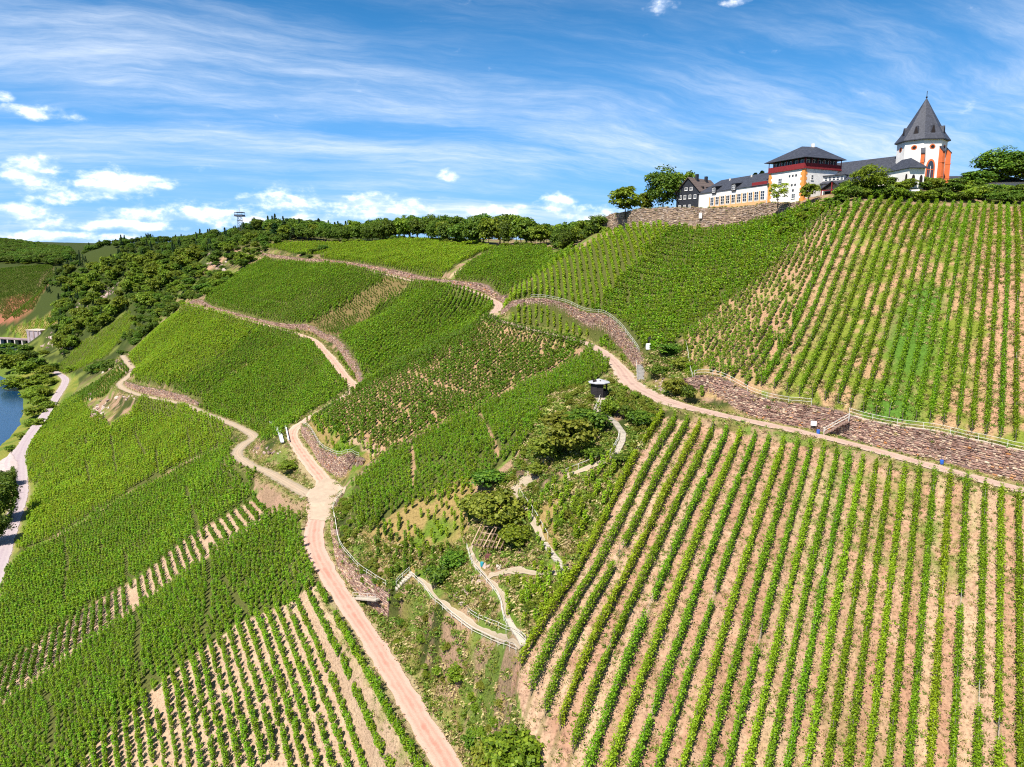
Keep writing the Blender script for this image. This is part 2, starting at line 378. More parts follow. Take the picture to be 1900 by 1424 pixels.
BANK = np.array([at_z(*q)[:2] for q in ((-420,1424,-97),(-260,1150,-97),(-120,960,-97),(-40,870,-97),(-5,838,-97),(22,815,-97),(44,788,-97),(52,760,-97),(50,742,-97),(40,718,-97),(22,704,-97),(0,694,-97),(-60,680,-97),(-200,668,-97))])
# 1 m grid of the finished ground, for sight lines
HX0, HX1, HY0, HY1 = -300., 200., 20., 560.
_hx = np.arange(HX0, HX1 + 1); _hy = np.arange(HY0, HY1 + 1)
_HG = ground(*np.meshgrid(_hx, _hy))
def quick_z(x, y):
    ins = (x > HX0) & (x < HX1 - 1) & (y > HY0) & (y < HY1 - 1); out = np.empty(x.shape)
    if ins.any():
        u = x[ins] - HX0; v = y[ins] - HY0; i = u.astype(int); j = v.astype(int); u = u - i; v = v - j
        out[ins] = (_HG[j, i]*(1-u) + _HG[j, i+1]*u)*(1-v) + (_HG[j+1, i]*(1-u) + _HG[j+1, i+1]*u)*v
    if (~ins).any(): out[~ins] = base_z(x[~ins], y[~ins])
    return out
_TT = np.exp(np.linspace(math.log(45.), math.log(2000.), 700))
def hit(px, py):
    """first point of the ground on the sight line of a photo pixel"""
    r = ray(px, py); r = r / np.linalg.norm(r); lo, hi = 0, len(_TT)
    for c in range(0, len(_TT), 100):
        t = _TT[c:c+101]; P = r[None] * t[:, None]; below = P[:, 2] < quick_z(P[:, 0], P[:, 1])
        if below.any():
            i = int(np.argmax(below))
            if i == 0: return P[0]
            tt = np.linspace(t[i-1], t[i], 24); Q = r[None] * tt[:, None]; bl = Q[:, 2] < quick_z(Q[:, 0], Q[:, 1]); j = int(np.argmax(bl)) if bl.any() else 23
            return Q[j]
    return None
# ------------------------------------------------------------------ helpers
def tag(o, label=None, cat=None, group=None, kind=None):
    if label: o['label'] = label
    if cat: o['category'] = cat
    if group: o['group'] = group
    if kind: o['kind'] = kind
    return o
def empty(name, loc=(0, 0, 0), label=None, cat=None, group=None):
    o = bpy.data.objects.new(name, None); C.objects.link(o); o.location = loc; o.empty_display_size = .5
    return tag(o, label, cat, group)
class MB:
    """collects faces, builds one mesh object"""
    def __init__(s): s.v = []; s.f = []
    def add(s, verts, faces):
        n = len(s.v); s.v.extend([tuple(map(float, p)) for p in verts]); s.f.extend([tuple(i + n for i in f) for f in faces]); return s
    def box(s, c, ax, ay, az):
        """box about c with half-axis vectors"""
        c = np.array(c, float); ax = np.array(ax, float); ay = np.array(ay, float); az = np.array(az, float)
        P = [c + i*ax + j*ay + k*az for k in (-1, 1) for j in (-1, 1) for i in (-1, 1)]
        return s.add(P, [(0,2,3,1),(4,5,7,6),(0,1,5,4),(2,6,7,3),(0,4,6,2),(1,3,7,5)])
    def bar(s, a, b, r, n=4, up=(0, 0, 1)):
        a = np.array(a, float); b = np.array(b, float); d = b - a; d /= np.linalg.norm(d) + 1e-9
        u = np.cross(d, up); 
        if np.linalg.norm(u) < 1e-3: u = np.cross(d, (1, 0, 0))
        u /= np.linalg.norm(u); w = np.cross(u, d)
        P = []
        for q in (a, b):
            for k in range(n):
                t = 2*math.pi*(k + .5)/n; P.append(q + r*(math.cos(t)*u + math.sin(t)*w))
        F_ = [(k, (k+1) % n, n + (k+1) % n, n + k) for k in range(n)] + [tuple(range(n))[::-1], tuple(range(n, 2*n))]
        return s.add(P, F_)
    def prism(s, poly, z0, z1, cap=True):
        n = len(poly)
        P = [(p[0], p[1], z0) for p in poly] + [(p[0], p[1], z1) for p in poly]
        F_ = [(k, (k+1) % n, n + (k+1) % n, n + k) for k in range(n)]
        if cap: F_ += [tuple(range(n))[::-1], tuple(range(n, 2*n))]
        return s.add(P, F_)
    def build(s, name, mat, parent=None, smooth=False):
        me = bpy.data.meshes.new(name); off = np.array(parent.location) if parent and parent.type == 'EMPTY' else (np.array(parent.parent.location) if parent and parent.parent else np.zeros(3))
        V = np.array(s.v) - off
        me.from_pydata(V.tolist(), [], s.f); me.update()
        if mat: me.materials.append(mat)
        if smooth: me.polygons.foreach_set('use_smooth', [True]*len(me.polygons))
        o = bpy.data.objects.new(name, me); C.objects.link(o)
        if parent: o.parent = parent
        return o
def quads_object(name, V, mat, parent=None, smooth=False, link=True):
    """V (n,4,3) quads -> mesh object"""
    n = len(V); me = bpy.data.meshes.new(name)
    me.vertices.add(n*4); me.vertices.foreach_set('co', np.ascontiguousarray(V, dtype=np.float32).ravel())
    me.loops.add(n*4); me.loops.foreach_set('vertex_index', np.arange(n*4, dtype=np.int32))
    me.polygons.add(n); me.polygons.foreach_set('loop_start', np.arange(0, n*4, 4, dtype=np.int32)); me.polygons.foreach_set('loop_total', np.full(n, 4, np.int32))
    me.update(calc_edges=True)
    if mat: me.materials.append(mat)
    o = bpy.data.objects.new(name, me)
    if link: C.objects.link(o)
    if parent: o.parent = parent
    return o
def grid_object(name, X, Y, Z, mat, link=True):
    nj, ni = X.shape; me = bpy.data.meshes.new(name)
    me.vertices.add(ni*nj); me.vertices.foreach_set('co', np.stack([X, Y, Z], -1).astype(np.float32).ravel())
    idx = np.arange(ni*nj).reshape(nj, ni)
    q = np.stack([idx[:-1, :-1], idx[:-1, 1:], idx[1:, 1:], idx[1:, :-1]], -1).reshape(-1, 4)
    n = len(q)
    me.loops.add(n*4); me.loops.foreach_set('vertex_index', q.ravel().astype(np.int32))
    me.polygons.add(n); me.polygons.foreach_set('loop_start', np.arange(0, n*4, 4, dtype=np.int32)); me.polygons.foreach_set('loop_total', np.full(n, 4, np.int32))
    me.update(calc_edges=True); me.polygons.foreach_set('use_smooth', np.ones(n, bool))
    if mat: me.materials.append(mat)
    o = bpy.data.objects.new(name, me)
    if link: C.objects.link(o)
    return o
def copy_tree(o, parent=None):
    c = o.copy(); C.objects.link(c); c.parent = parent
    for ch in o.children: copy_tree(ch, c)
    return c
def leaf_quads(P, size, rng, up=.35, aspect=.8, outward=None, ow=0.0):
    """one leaf face per point P: random tilt, biased upward / outward"""
    n = len(P); nrm = rng.normal(size=(n, 3)); nrm[:, 2] = np.abs(nrm[:, 2]) * 1.0 + up
    if outward is not None: nrm = nrm + outward * ow
    nrm /= np.linalg.norm(nrm, axis=1, keepdims=True)
    t = rng.normal(size=(n, 3)); t -= nrm * (t*nrm).sum(1, keepdims=True); t /= np.linalg.norm(t, axis=1, keepdims=True)
    b = np.cross(nrm, t); s = (size * rng.uniform(.65, 1.35, n))[:, None] * .5
    # leaf-like kite outline
    return np.stack([P - t*s, P - b*s*aspect + t*s*.15, P + t*s, P + b*s*aspect + t*s*.15], 1)

# ------------------------------------------------------------------ materials
def nodes(m):
    m.use_nodes = True; nt = m.node_tree; nt.nodes.clear(); return nt, nt.nodes.new, nt.links.new
def principled(nt, N, L, rough=.9, spec=.2):
    b = N('ShaderNodeBsdfPrincipled'); b.inputs['Roughness'].default_value = rough; b.inputs['Specular IOR Level'].default_value = spec
    o = N('ShaderNodeOutputMaterial'); L(b.outputs[0], o.inputs[0]); return b
def ramp(N, stops, interp='LINEAR'):
    r = N('ShaderNodeValToRGB'); e = r.color_ramp.elements; r.color_ramp.interpolation = interp
    while len(e) < len(stops): e.new(.5)
    for q, (p, c) in zip(e, stops): q.position = p; q.color = (*c, 1)
    return r
MATS = {}
def mat_plain(name, col, rough=.8, spec=.25, var=.12, scale=3.0, bump=0.0, bscale=20., metal=0.0):
    if name in MATS: return MATS[name]
    m = bpy.data.materials.new(name); nt, N, L = nodes(m); b = principled(nt, N, L, rough, spec); b.inputs['Metallic'].default_value = metal
    g = N('ShaderNodeNewGeometry')
    no = N('ShaderNodeTexNoise'); no.inputs['Scale'].default_value = scale; no.inputs['Detail'].default_value = 5; L(g.outputs['Position'], no.inputs['Vector'])
    c0 = tuple(max(0, c*(1-var)) for c in col); c1 = tuple(min(1, c*(1+var)) for c in col)
    r = ramp(N, [(.3, c0), (.7, c1)]); L(no.outputs[0], r.inputs[0]); L(r.outputs[0], b.inputs['Base Color'])
    if bump:
        n2 = N('ShaderNodeTexNoise'); n2.inputs['Scale'].default_value = bscale; L(g.outputs['Position'], n2.inputs['Vector'])
        bp = N('ShaderNodeBump'); bp.inputs['Strength'].default_value = bump; bp.inputs['Distance'].default_value = .05; L(n2.outputs[0], bp.inputs['Height']); L(bp.outputs[0], b.inputs['Normal'])
    MATS[name] = m; return m
def mat_leaf(name, dark, mid, light, transl=.3, objvar=.22, rough=.55):
    """foliage: each leaf and each plant a little different, light shining through"""
    if name in MATS: return MATS[name]
    m = bpy.data.materials.new(name); nt, N, L = nodes(m)
    g = N('ShaderNodeNewGeometry'); oi = N('ShaderNodeObjectInfo')
    r = ramp(N, [(0, dark), (.5, mid), (1, light)]); L(g.outputs['Random Per Island'], r.inputs[0])
    no = N('ShaderNodeTexNoise'); no.inputs['Scale'].default_value = .09; no.inputs['Detail'].default_value = 3; L(g.outputs['Position'], no.inputs['Vector'])
    a1 = N('ShaderNodeMath'); a1.operation = 'MULTIPLY_ADD'; L(oi.outputs['Random'], a1.inputs[0]); a1.inputs[1].default_value = objvar; 
    a2 = N('ShaderNodeMath'); a2.operation = 'MULTIPLY_ADD'; L(no.outputs[0], a2.inputs[0]); a2.inputs[1].default_value = .55; a2.inputs[2].default_value = 1 - objvar/2 - .275
    L(a2.outputs[0], a1.inputs[2])
    hs = N('ShaderNodeHueSaturation'); L(r.outputs[0], hs.inputs['Color']); L(a1.outputs[0], hs.inputs['Value'])
    h = N('ShaderNodeMath'); h.operation = 'MULTIPLY_ADD'; L(oi.outputs['Random'], h.inputs[0]); h.inputs[1].default_value = .035; h.inputs[2].default_value = .4825; L(h.outputs[0], hs.inputs['Hue'])
    b = N('ShaderNodeBsdfPrincipled'); b.inputs['Roughness'].default_value = rough; b.inputs['Specular IOR Level'].default_value = .22; L(hs.outputs[0], b.inputs['Base Color'])
    t = N('ShaderNodeBsdfTranslucent'); 
    h2 = N('ShaderNodeHueSaturation'); h2.inputs['Value'].default_value = 1.15; h2.inputs['Hue'].default_value = .485; L(hs.outputs[0], h2.inputs['Color']); L(h2.outputs[0], t.inputs[0])
    mx = N('ShaderNodeMixShader'); mx.inputs[0].default_value = transl; L(b.outputs[0], mx.inputs[1]); L(t.outputs[0], mx.inputs[2])
    o = N('ShaderNodeOutputMaterial'); L(mx.outputs[0], o.inputs[0]); MATS[name] = m; return m
def mat_stone(name, stops, bump=.5):
    if name in MATS: return MATS[name]
    m = bpy.data.materials.new(name); nt, N, L = nodes(m); b = principled(nt, N, L, .92, .12)
    g = N('ShaderNodeNewGeometry'); r = ramp(N, stops); L(g.outputs['Random Per Island'], r.inputs[0])
    no = N('ShaderNodeTexNoise'); no.inputs['Scale'].default_value = 6; no.inputs['Detail'].default_value = 6; L(g.outputs['Position'], no.inputs['Vector'])
    n3 = N('ShaderNodeTexNoise'); n3.inputs['Scale'].default_value = .35; n3.inputs['Detail'].default_value = 4; L(g.outputs['Position'], n3.inputs['Vector'])
    ad = N('ShaderNodeMath'); ad.operation = 'ADD'; L(no.outputs[0], ad.inputs[0]); L(n3.outputs[0], ad.inputs[1])
    hs = N('ShaderNodeHueSaturation'); L(r.outputs[0], hs.inputs['Color']); L(ad.outputs[0], hs.inputs['Value']); L(hs.outputs[0], b.inputs['Base Color'])
    bp = N('ShaderNodeBump'); bp.inputs['Strength'].default_value = bump; bp.inputs['Distance'].default_value = .08; L(no.outputs[0], bp.inputs['Height']); L(bp.outputs[0], b.inputs['Normal'])
    MATS[name] = m; return m
M_VINE = mat_leaf('vine_leaves', (.085,.175,.005), (.165,.300,.009), (.290,.450,.018), .38)
M_VINE_Y = mat_leaf('vine_leaves_light', (.140,.235,.006), (.240,.375,.012), (.370,.510,.024), .40)
M_VINE_D = mat_leaf('vine_leaves_deep', (.055,.120,.005), (.108,.205,.008), (.195,.315,.014), .36)
M_TREE = mat_leaf('tree_leaves', (.032,.076,.006), (.078,.145,.010), (.155,.230,.018), .33, .45)
M_TREE_L = mat_leaf('tree_leaves_light', (.070,.120,.006), (.140,.210,.012), (.24,.31,.02), .35, .35)
M_CONIFER = mat_leaf('conifer_needles', (.012,.038,.010), (.026,.066,.014), (.05,.095,.02), .15, .3)
M_SCRUB = mat_leaf('scrub_leaves', (.085,.115,.010), (.165,.195,.018), (.28,.29,.035), .35, .4)
M_GRASS = mat_leaf('grass_blades', (.07,.14,.012), (.14,.22,.022), (.28,.30,.06), .3, .45)
M_DRY = mat_leaf('dry_grass', (.20,.15,.06), (.34,.26,.11), (.46,.37,.19), .2, .4)
M_BARK = mat_plain('bark', (.11,.08,.055), .95, .1, .3, 4)
M_STAKE = mat_plain('vine_stake', (.14,.11,.085), .9, .1, .25, 6)
M_METAL = mat_plain('galvanised_rail', (.60,.58,.53), .5, .35, .15, 3)
M_WOOD = mat_plain('weathered_wood', (.17,.115,.075), .9, .12, .3, 5)
M_WOODL = mat_plain('pale_timber', (.36,.26,.17), .9, .12, .25, 5)
WALL_STOPS = [(0,(.115,.065,.05)),(.2,(.22,.125,.095)),(.42,(.31,.19,.145)),(.6,(.25,.17,.14)),(.76,(.36,.25,.18)),(.9,(.46,.36,.265)),(1,(.36,.15,.05))]
M_STONE = mat_stone('rubble_stone', WALL_STOPS)
M_STONE_BACK = mat_plain('wall_mortar', (.17,.115,.10), .95, .1, .3, 5, .5, 12)
M_STONE_TAN = mat_stone('tan_rubble', [(0,(.17,.12,.085)),(.35,(.26,.185,.125)),(.65,(.33,.24,.165)),(.85,(.28,.22,.18)),(1,(.42,.33,.24))])
M_COPING = mat_plain('pale_coping', (.46,.38,.31), .9, .15, .2, 4, .2, 15)

# ------------------------------------------------------------------ instancing of uncountable plants
def gn_scatter(name, pts, rot, scl, idx, protos, label, cat='plants', zscl=None):
    """ONE object of uncountable plants: protos instanced on points"""
    me = bpy.data.meshes.new(name); n = len(pts)
    me.vertices.add(n); me.vertices.foreach_set('co', np.asarray(pts, np.float32).ravel())
    a = me.attributes.new('rot', 'FLOAT_VECTOR', 'POINT'); a.data.foreach_set('vector', np.asarray(rot, np.float32).ravel())
    sv = np.stack([scl, scl, scl if zscl is None else zscl], -1)
    a = me.attributes.new('scl', 'FLOAT_VECTOR', 'POINT'); a.data.foreach_set('vector', sv.astype(np.float32).ravel())
    a = me.attributes.new('idx', 'INT', 'POINT'); a.data.foreach_set('value', np.asarray(idx, np.int32))
    o = bpy.data.objects.new(name, me); C.objects.link(o)
    key = 'protos_' + '_'.join(p.name for p in protos)
    coll = bpy.data.collections.get(key[:60])
    if coll is None:
        coll = bpy.data.collections.new(key[:60])
        for k, p in enumerate(protos):
            coll.objects.link(p)
    ng = bpy.data.node_groups.new(name + '_nodes', 'GeometryNodeTree')
    ng.interface.new_socket('Geometry', in_out='INPUT', socket_type='NodeSocketGeometry'); ng.interface.new_socket('Geometry', in_out='OUTPUT', socket_type='NodeSocketGeometry')
    N = ng.nodes.new; L = ng.links.new
    gi = N('NodeGroupInput'); go = N('NodeGroupOutput'); ci = N('GeometryNodeCollectionInfo'); ci.inputs['Collection'].default_value = coll
    ci.inputs['Separate Children'].default_value = True; ci.inputs['Reset Children'].default_value = True
    ip = N('GeometryNodeInstanceOnPoints'); ip.inputs['Pick Instance'].default_value = True
    def attr(nm, ty):
        q = N('GeometryNodeInputNamedAttribute'); q.data_type = ty; q.inputs[0].default_value = nm; return q.outputs[0]
    L(gi.outputs[0], ip.inputs['Points']); L(ci.outputs[0], ip.inputs['Instance']); L(attr('idx', 'INT'), ip.inputs['Instance Index'])
    e2r = N('FunctionNodeEulerToRotation'); L(attr('rot', 'FLOAT_VECTOR'), e2r.inputs[0]); L(e2r.outputs[0], ip.inputs['Rotation']); L(attr('scl', 'FLOAT_VECTOR'), ip.inputs['Scale'])
    L(ip.outputs[0], go.inputs[0])
    md = o.modifiers.new('scatter', 'NODES'); md.node_group = ng
    return tag(o, label, cat, None, 'stuff')
def in_poly(poly, x, y):
    poly = np.asarray(poly)[:, :2]; c = np.zeros(np.shape(x), bool)
    x = np.asarray(x); y = np.asarray(y)
    m = (x >= poly[:,0].min()) & (x <= poly[:,0].max()) & (y >= poly[:,1].min()) & (y <= poly[:,1].max())
    if not m.any(): return c
    xs, ys = x[m], y[m]; r = np.zeros(xs.shape, bool); j = len(poly) - 1
    for i in range(len(poly)):
        xi, yi = poly[i]; xj, yj = poly[j]
        cond = ((yi > ys) != (yj > ys)) & (xs < (xj - xi) * (ys - yi) / (yj - yi + 1e-12) + xi)
        r ^= cond; j = i
    c[m] = r; return c
def wpoly(px):
    """photo outline -> outline on the ground"""
    out = []
    for p in px:
        if len(p) == 3: out.append(at_d(*p)[:2])
        else:
            h = hit(*p)
            if h is not None: out.append(h[:2])
    return np.array(out)
# ------------------------------------------------------------------ plots (outlines read from the photo, laid on the ground)
# name: outline, kind (stake / row), row line (two photo points, uphill), spacing across, spacing along, leaf set, keep share, soil cover
PLOTS = {
 'U1': dict(px=[(1288,704),(1276,645),(1300,600),(1440,487),(1530,398),(1568,388),(1402,716)], line=((1400,700),(1560,392)), sp=(1.35,1.15), leaf=0, keep=.95, soil='tan', bare=.18),
 'U3': dict(px=[(1100,596),(1150,622),(1205,652),(1230,640),(1290,592),(1432,482),(1520,396),(1480,396),(1420,411),(1350,427),(1290,431),(1262,424)], line=((1150,560),(1350,545)), sp=(1.85,.9), leaf=0, keep=.97, soil='olive'),
 'U4': dict(px=[(945,552),(938,570),(962,585),(1020,596),(1088,606),(1256,426),(1190,428),(1140,434),(1078,466),(1000,510)], line=((1060,590),(1052,500)), sp=(1.6,.9), leaf=1, keep=.985, soil='olive'),
 'U5': dict(px=[(850,515),(938,545),(996,508),(1072,468),(1000,461),(925,463)], line=((900,525),(1000,465)), sp=(2.0,.9), leaf=0, keep=.98, soil='olive'),
 'U6': dict(px=[(600,476),(690,486),(822,510),(908,464),(880,450),(760,448),(640,455)], line=((720,490),(820,450)), sp=(2.0,1.0), leaf=1, keep=.97, soil='olive'),
 'U7': dict(px=[(490,462),(560,470),(595,472),(640,456),(590,452),(520,453)], line=((560,470),(610,452)), sp=(1.5,1.3), leaf=1, keep=.95, soil='olive'),
 'M1': dict(px=[(392,572),(384,556),(440,508),(486,484),(600,494),(712,513),(640,562),(562,605),(480,596)], line=((480,590),(610,495)), sp=(2.0,.85), leaf=0, keep=.985, soil='olive'),
 'M2': dict(px=[(570,606),(646,562),(718,514),(765,522),(700,566),(628,620)], line=((600,610),(740,520)), sp=(1.5,1.3), leaf=2, keep=.86, soil='mix', hs=.62),
 'M3': dict(px=[(634,626),(704,568),(772,524),(880,548),(918,565),(904,584),(796,643),(676,717),(655,680)], line=((660,690),(800,540)), sp=(2.0,.85), leaf=0, keep=.98, soil='olive'),
 'M4': dict(px=[(912,596),(1000,618),(1088,642),(980,700),(860,768),(708,836),(640,808),(590,782),(680,716),(800,640)], line=((640,800),(900,600)), sp=(1.4,1.05), leaf=2, keep=.955, soil='tan'),
 'M4b': dict(px=[(566,792),(590,784),(640,812),(700,845),(672,858),(640,848),(600,828)], line=((640,850),(700,800)), sp=(1.5,1.2), leaf=1, keep=.62, soil='dry'),
 'M5': dict(px=[(1088,652),(1112,680),(1108,700),(1000,742),(985,800),(905,870),(820,912),(690,985),(662,940),(676,885),(722,848),(880,766)], line=((700,960),(1050,690)), sp=(1.5,.98), leaf=0, keep=.985, soil='olive'),
 'M6': dict(px=[(800,925),(880,880),(870,905),(850,960),(860,1000),(800,1012),(740,1003),(720,985)], line=((760,1000),(860,900)), sp=(1.5,1.4), leaf=1, keep=.72, soil='dry'),
 'M7': dict(px=[(678,990),(760,1010),(830,1035),(800,1062),(735,1048)], line=((700,1020),(780,1000)), sp=(1.4,1.2), leaf=2, keep=.6, soil='dry'),
 'L1': dict(px=[(246,655),(300,605),(350,575),(440,595),(478,607),(345,712),(300,704),(262,698),(250,676)], line=((300,700),(440,600)), sp=(1.95,.85), leaf=1, keep=.985, soil='olive'),
 'L1b': dict(px=[(300,704),(345,712),(480,608),(508,614),(535,620),(420,722),(385,735),(340,722)], line=((340,715),(500,615)), sp=(2.1,.75), leaf=0, keep=.99, soil='olive'),
 'L1c': dict(px=[(395,735),(540,622),(590,648),(625,690),(645,726),(600,752),(560,772),(530,812),(505,812),(478,796),(430,772),(380,752)], line=((470,780),(600,660)), sp=(1.8,.9), leaf=0, keep=.985, soil='olive'),
 'L2': dict(px=[(434,812),(428,838),(440,858),(474,888),(470,926),(330,1012),(165,1122),(0,1236),(-90,1300),(-60,1180),(8,1060),(30,1038),(227,923),(341,863)], line=((200,1040),(400,900)), sp=(1.65,.95), leaf=0, keep=.985, soil='olive', grow=-.2),
 'L2u': dict(px=[(262,738),(345,758),(400,782),(436,806),(338,858),(225,918),(32,1030),(52,990),(66,920),(78,890),(150,842),(200,800),(240,770)], line=((200,900),(380,790)), sp=(1.75,.9), leaf=1, keep=.985, soil='olive', grow=.5),
 'L2b': dict(px=[(54,880),(64,800),(100,760),(135,742),(160,775),(200,800),(150,842),(76,888)], line=((80,850),(170,760)), sp=(1.7,1.1), leaf=1, keep=.95, soil='olive'),
 'L2c': dict(px=[(88,800),(94,768),(150,728),(215,690),(240,676),(245,692),(214,712),(140,752),(110,790)], line=((120,770),(220,690)), sp=(1.8,1.2), leaf=2, keep=.9, soil='dry'),
 'L3': dict(px=[(0,1246),(165,1132),(330,1020),(470,934),(486,958),(330,1062),(165,1180),(0,1300),(-90,1370),(-90,1310)], line=((262,1190),(250,1100)), sp=(1.5,1.0), leaf=2, keep=.94, soil='pale', hs=.95),
 'L4a': dict(px=[(0,1312),(165,1192),(330,1072),(488,968),(545,940),(562,970),(568,1030),(586,1090),(540,1120),(440,1160),(330,1240),(200,1360),(120,1450),(60,1600),(-140,1520),(-110,1390)], line=((300,1250),(560,1000)), sp=(1.4,1.0), leaf=0, keep=.985, soil='olive', grow=-.4),
 'L4': dict(px=[(586,1090),(650,1190),(700,1262),(760,1360),(800,1440),(870,1640),(300,1640),(60,1600),(120,1450),(200,1360),(330,1240),(440,1160),(540,1120)], line=((505,1330),(470,1210)), sp=(1.42,1.0), leaf=0, keep=.975, soil='pale', grow=.3, ws=1.22),
 'F1': dict(px=[(0,500),(96,492),(80,540),(60,575),(30,590),(0,560)], line=((30,570),(80,500)), sp=(2.2,1.5), leaf=2, keep=.95, soil='olive'),
 'F2': dict(px=[(80,690),(150,640),(235,585),(245,600),(200,660),(130,690)], line=((130,690),(220,600)), sp=(2.0,1.4), leaf=1, keep=.96, soil='olive'),
 'F3': dict(px=[(10,612),(60,600),(100,585),(120,600),(60,625)], line=((30,615),(90,590)), sp=(2.6,2.0), leaf=1, keep=.9, soil='dry'),
 'S1': dict(px=[(1005,925),(1060,890),(1130,860),(1165,868),(1110,950),(1062,1030),(1030,1010),(1015,970)], line=((1040,990),(1130,870)), sp=(1.9,1.3), leaf=1, keep=.72, soil='dry'),
 'S2': dict(px=[(960,1075),(1010,1062),(1045,1075),(1015,1130),(985,1160),(960,1130)], line=((980,1120),(1020,1060)), sp=(1.5,1.3), leaf=1, keep=.75, soil='dry'),
}
ROW_PLOTS = {
 'U2': dict(px=[(1404,716),(1568,388),(1700,381),(1900,389),(2120,402),(2300,430),(2300,965),(1900,840),(1600,768)], soil='grassy'),
 'N1': dict(px=[(945,1296),(960,1240),(1222,772),(1300,790),(1530,835),(1900,930),(2200,1005),(2350,1700),(1000,1700),(985,1400)], soil='tan2'),
}
def fix_edge_rows(): pass
t_ = time.time()
def expand(poly, f):
    d = np.roll(poly, -1, 0) - poly; area = np.sum(poly[:, 0]*np.roll(poly[:, 1], -1) - poly[:, 1]*np.roll(poly[:, 0], -1)); nn = np.stack([d[:, 1], -d[:, 0]], 1)*np.sign(area); nn /= np.linalg.norm(nn, axis=1, keepdims=True) + 1e-9
    q = nn + np.roll(nn, 1, 0); q /= np.linalg.norm(q, axis=1, keepdims=True) + 1e-9; return poly + q*f
for k, p in list(PLOTS.items()) + list(ROW_PLOTS.items()):
    p['poly'] = wpoly(p['px'])
    if k in PLOTS: p['poly'] = expand(p['poly'], p.get('grow', min(2.6, .9 + .006*np.linalg.norm(p['poly'], axis=1).mean())))
print('plots', round(time.time() - t_, 1))

# ------------------------------------------------------------------ the ground sheet
def hard(a, b, x): t = np.clip((x - a) / (b - a), 0, 1); return t*t*(3 - 2*t)
az_d = np.radians(np.linspace(-43, 43, 580)); az_c = np.radians(np.arange(47, 313.1, 7.0))
azs = np.concatenate([az_d, az_c, [az_d[0] + 2*math.pi]])
rs = np.concatenate([np.linspace(.5, 34, 14, endpoint=False), np.exp(np.linspace(math.log(34), math.log(560), 860, endpoint=False)), np.exp(np.linspace(math.log(560), math.log(4200), 150))])
A_, R_ = np.meshgrid(azs, rs); GX = R_*np.sin(A_); GY = R_*np.cos(A_)
GZ = ground(GX, GY)
# the land rises to wooded hills beyond the modelled valley
far = hard(2400, 4200, R_); GZ = GZ*(1-far) + 60*far
rough = (vnoise(GX, GY, 3.1, 5) - .5) * .22 + (vnoise(GX, GY, .9, 6) - .5) * .10 + (vnoise(GX, GY, 9., 8) - .5) * .5
print('ground z', round(time.time() - t_, 1))
def near_roads(x, y, R=8.):
    best = np.full(x.shape, 1e3).ravel(); xr, yr = x.ravel(), y.ravel(); which = np.zeros(best.shape, int)
    for k, (nm, r) in enumerate(ROADS.items()):
        P = r['line']; m = np.flatnonzero((xr > P[:,0].min()-R) & (xr < P[:,0].max()+R) & (yr > P[:,1].min()-R) & (yr < P[:,1].max()+R))
        if not len(m): continue
        d, s, t = poly_near(P, xr[m], yr[m], R); d = d - r['w']/2
        b = best[m] > d; best[m[b]] = d[b]; which[m[b]] = k
    return best.reshape(x.shape), which.reshape(x.shape)
RD, RK = near_roads(GX, GY)
PATHS = [[(768,1066),(790,1086),(825,1122),(868,1156),(920,1182),(966,1205)],[(996,888),(968,894),(957,912),(966,935),(985,962),(1010,1006),(1028,1034),(1050,1060)],[(872,1016),(885,1050),(905,1074),(932,1108),(940,1140),(948,1158),(972,1198)],[(905,1072),(925,1066),(955,1060),(1000,1066),(1044,1064)],[(1050,886),(1085,872),(1122,857)],[(1120,742),(1115,755),(1108,770)],[(1124,772),(1142,786),(1156,806),(1154,822),(1146,838),(1138,850)],[(736,1098),(750,1080),(764,1066)]]
PATHW = [np.array([hit(*q) for q in l]) for l in PATHS]
def path_free(x, y):
    out = np.ones(np.shape(x)).ravel()
    for P in PATHW:
        d, s, t = poly_near(P, np.ravel(x), np.ravel(y), 3.); out = np.minimum(out, np.clip((d - .8)/1.0, 0, 1))
    return out.reshape(np.shape(x))
GZ = GZ + rough * hard(.3, 2.5, RD) * path_free(GX, GY)
GZ = np.where(RD < .35, GZ - .10, GZ)
# cover: natural colour of the ground
COV = {'tan': (.34,.21,.12), 'tan2': (.375,.225,.145), 'pale': (.385,.265,.175), 'mix': (.155,.115,.045), 'olive': (.080,.088,.022), 'dry': (.26,.185,.07), 'grassy': (.155,.19,.026), 'grass': (.10,.155,.018), 'scrub': (.205,.165,.055), 'shale': (.31,.195,.13), 'wood': (.04,.055,.012), 'red': (.30,.115,.07)}
col = np.empty(GX.shape + (3,)); col[:] = COV['wood']
def lay(mask, c):
    m = np.clip(mask, 0, 1)[..., None]; global col; col = col*(1-m) + np.array(COV[c] if isinstance(c, str) else c)*m
n1 = vnoise(GX, GY, 6., 1); n2 = vnoise(GX, GY, 2.0, 2); n3 = vnoise(GX, GY, 17., 3); n4 = vnoise(GX, GY, 45., 4)
nearm = hard(620, 520, R_)
# open scrubby hillside (near half), bushes cover the rest
lay(nearm * hard(.30, .55, n1*.5 + n2*.2 + n3*.3), 'scrub')
lay(hard(.48, .62, n1*.45 + n2*.25 + n3*.3) * nearm, (.12,.17,.03))
lay(hard(.50, .64, vnoise(GX, GY, 4., 11)*.6 + vnoise(GX, GY, 1.3, 12)*.4) * nearm * .85, 'shale')
lay((hard(.52,.75,n1*.6+n3*.4) * (1-nearm)) * (GZ < 8) * (R_ < 900), (.13,.15,.03))
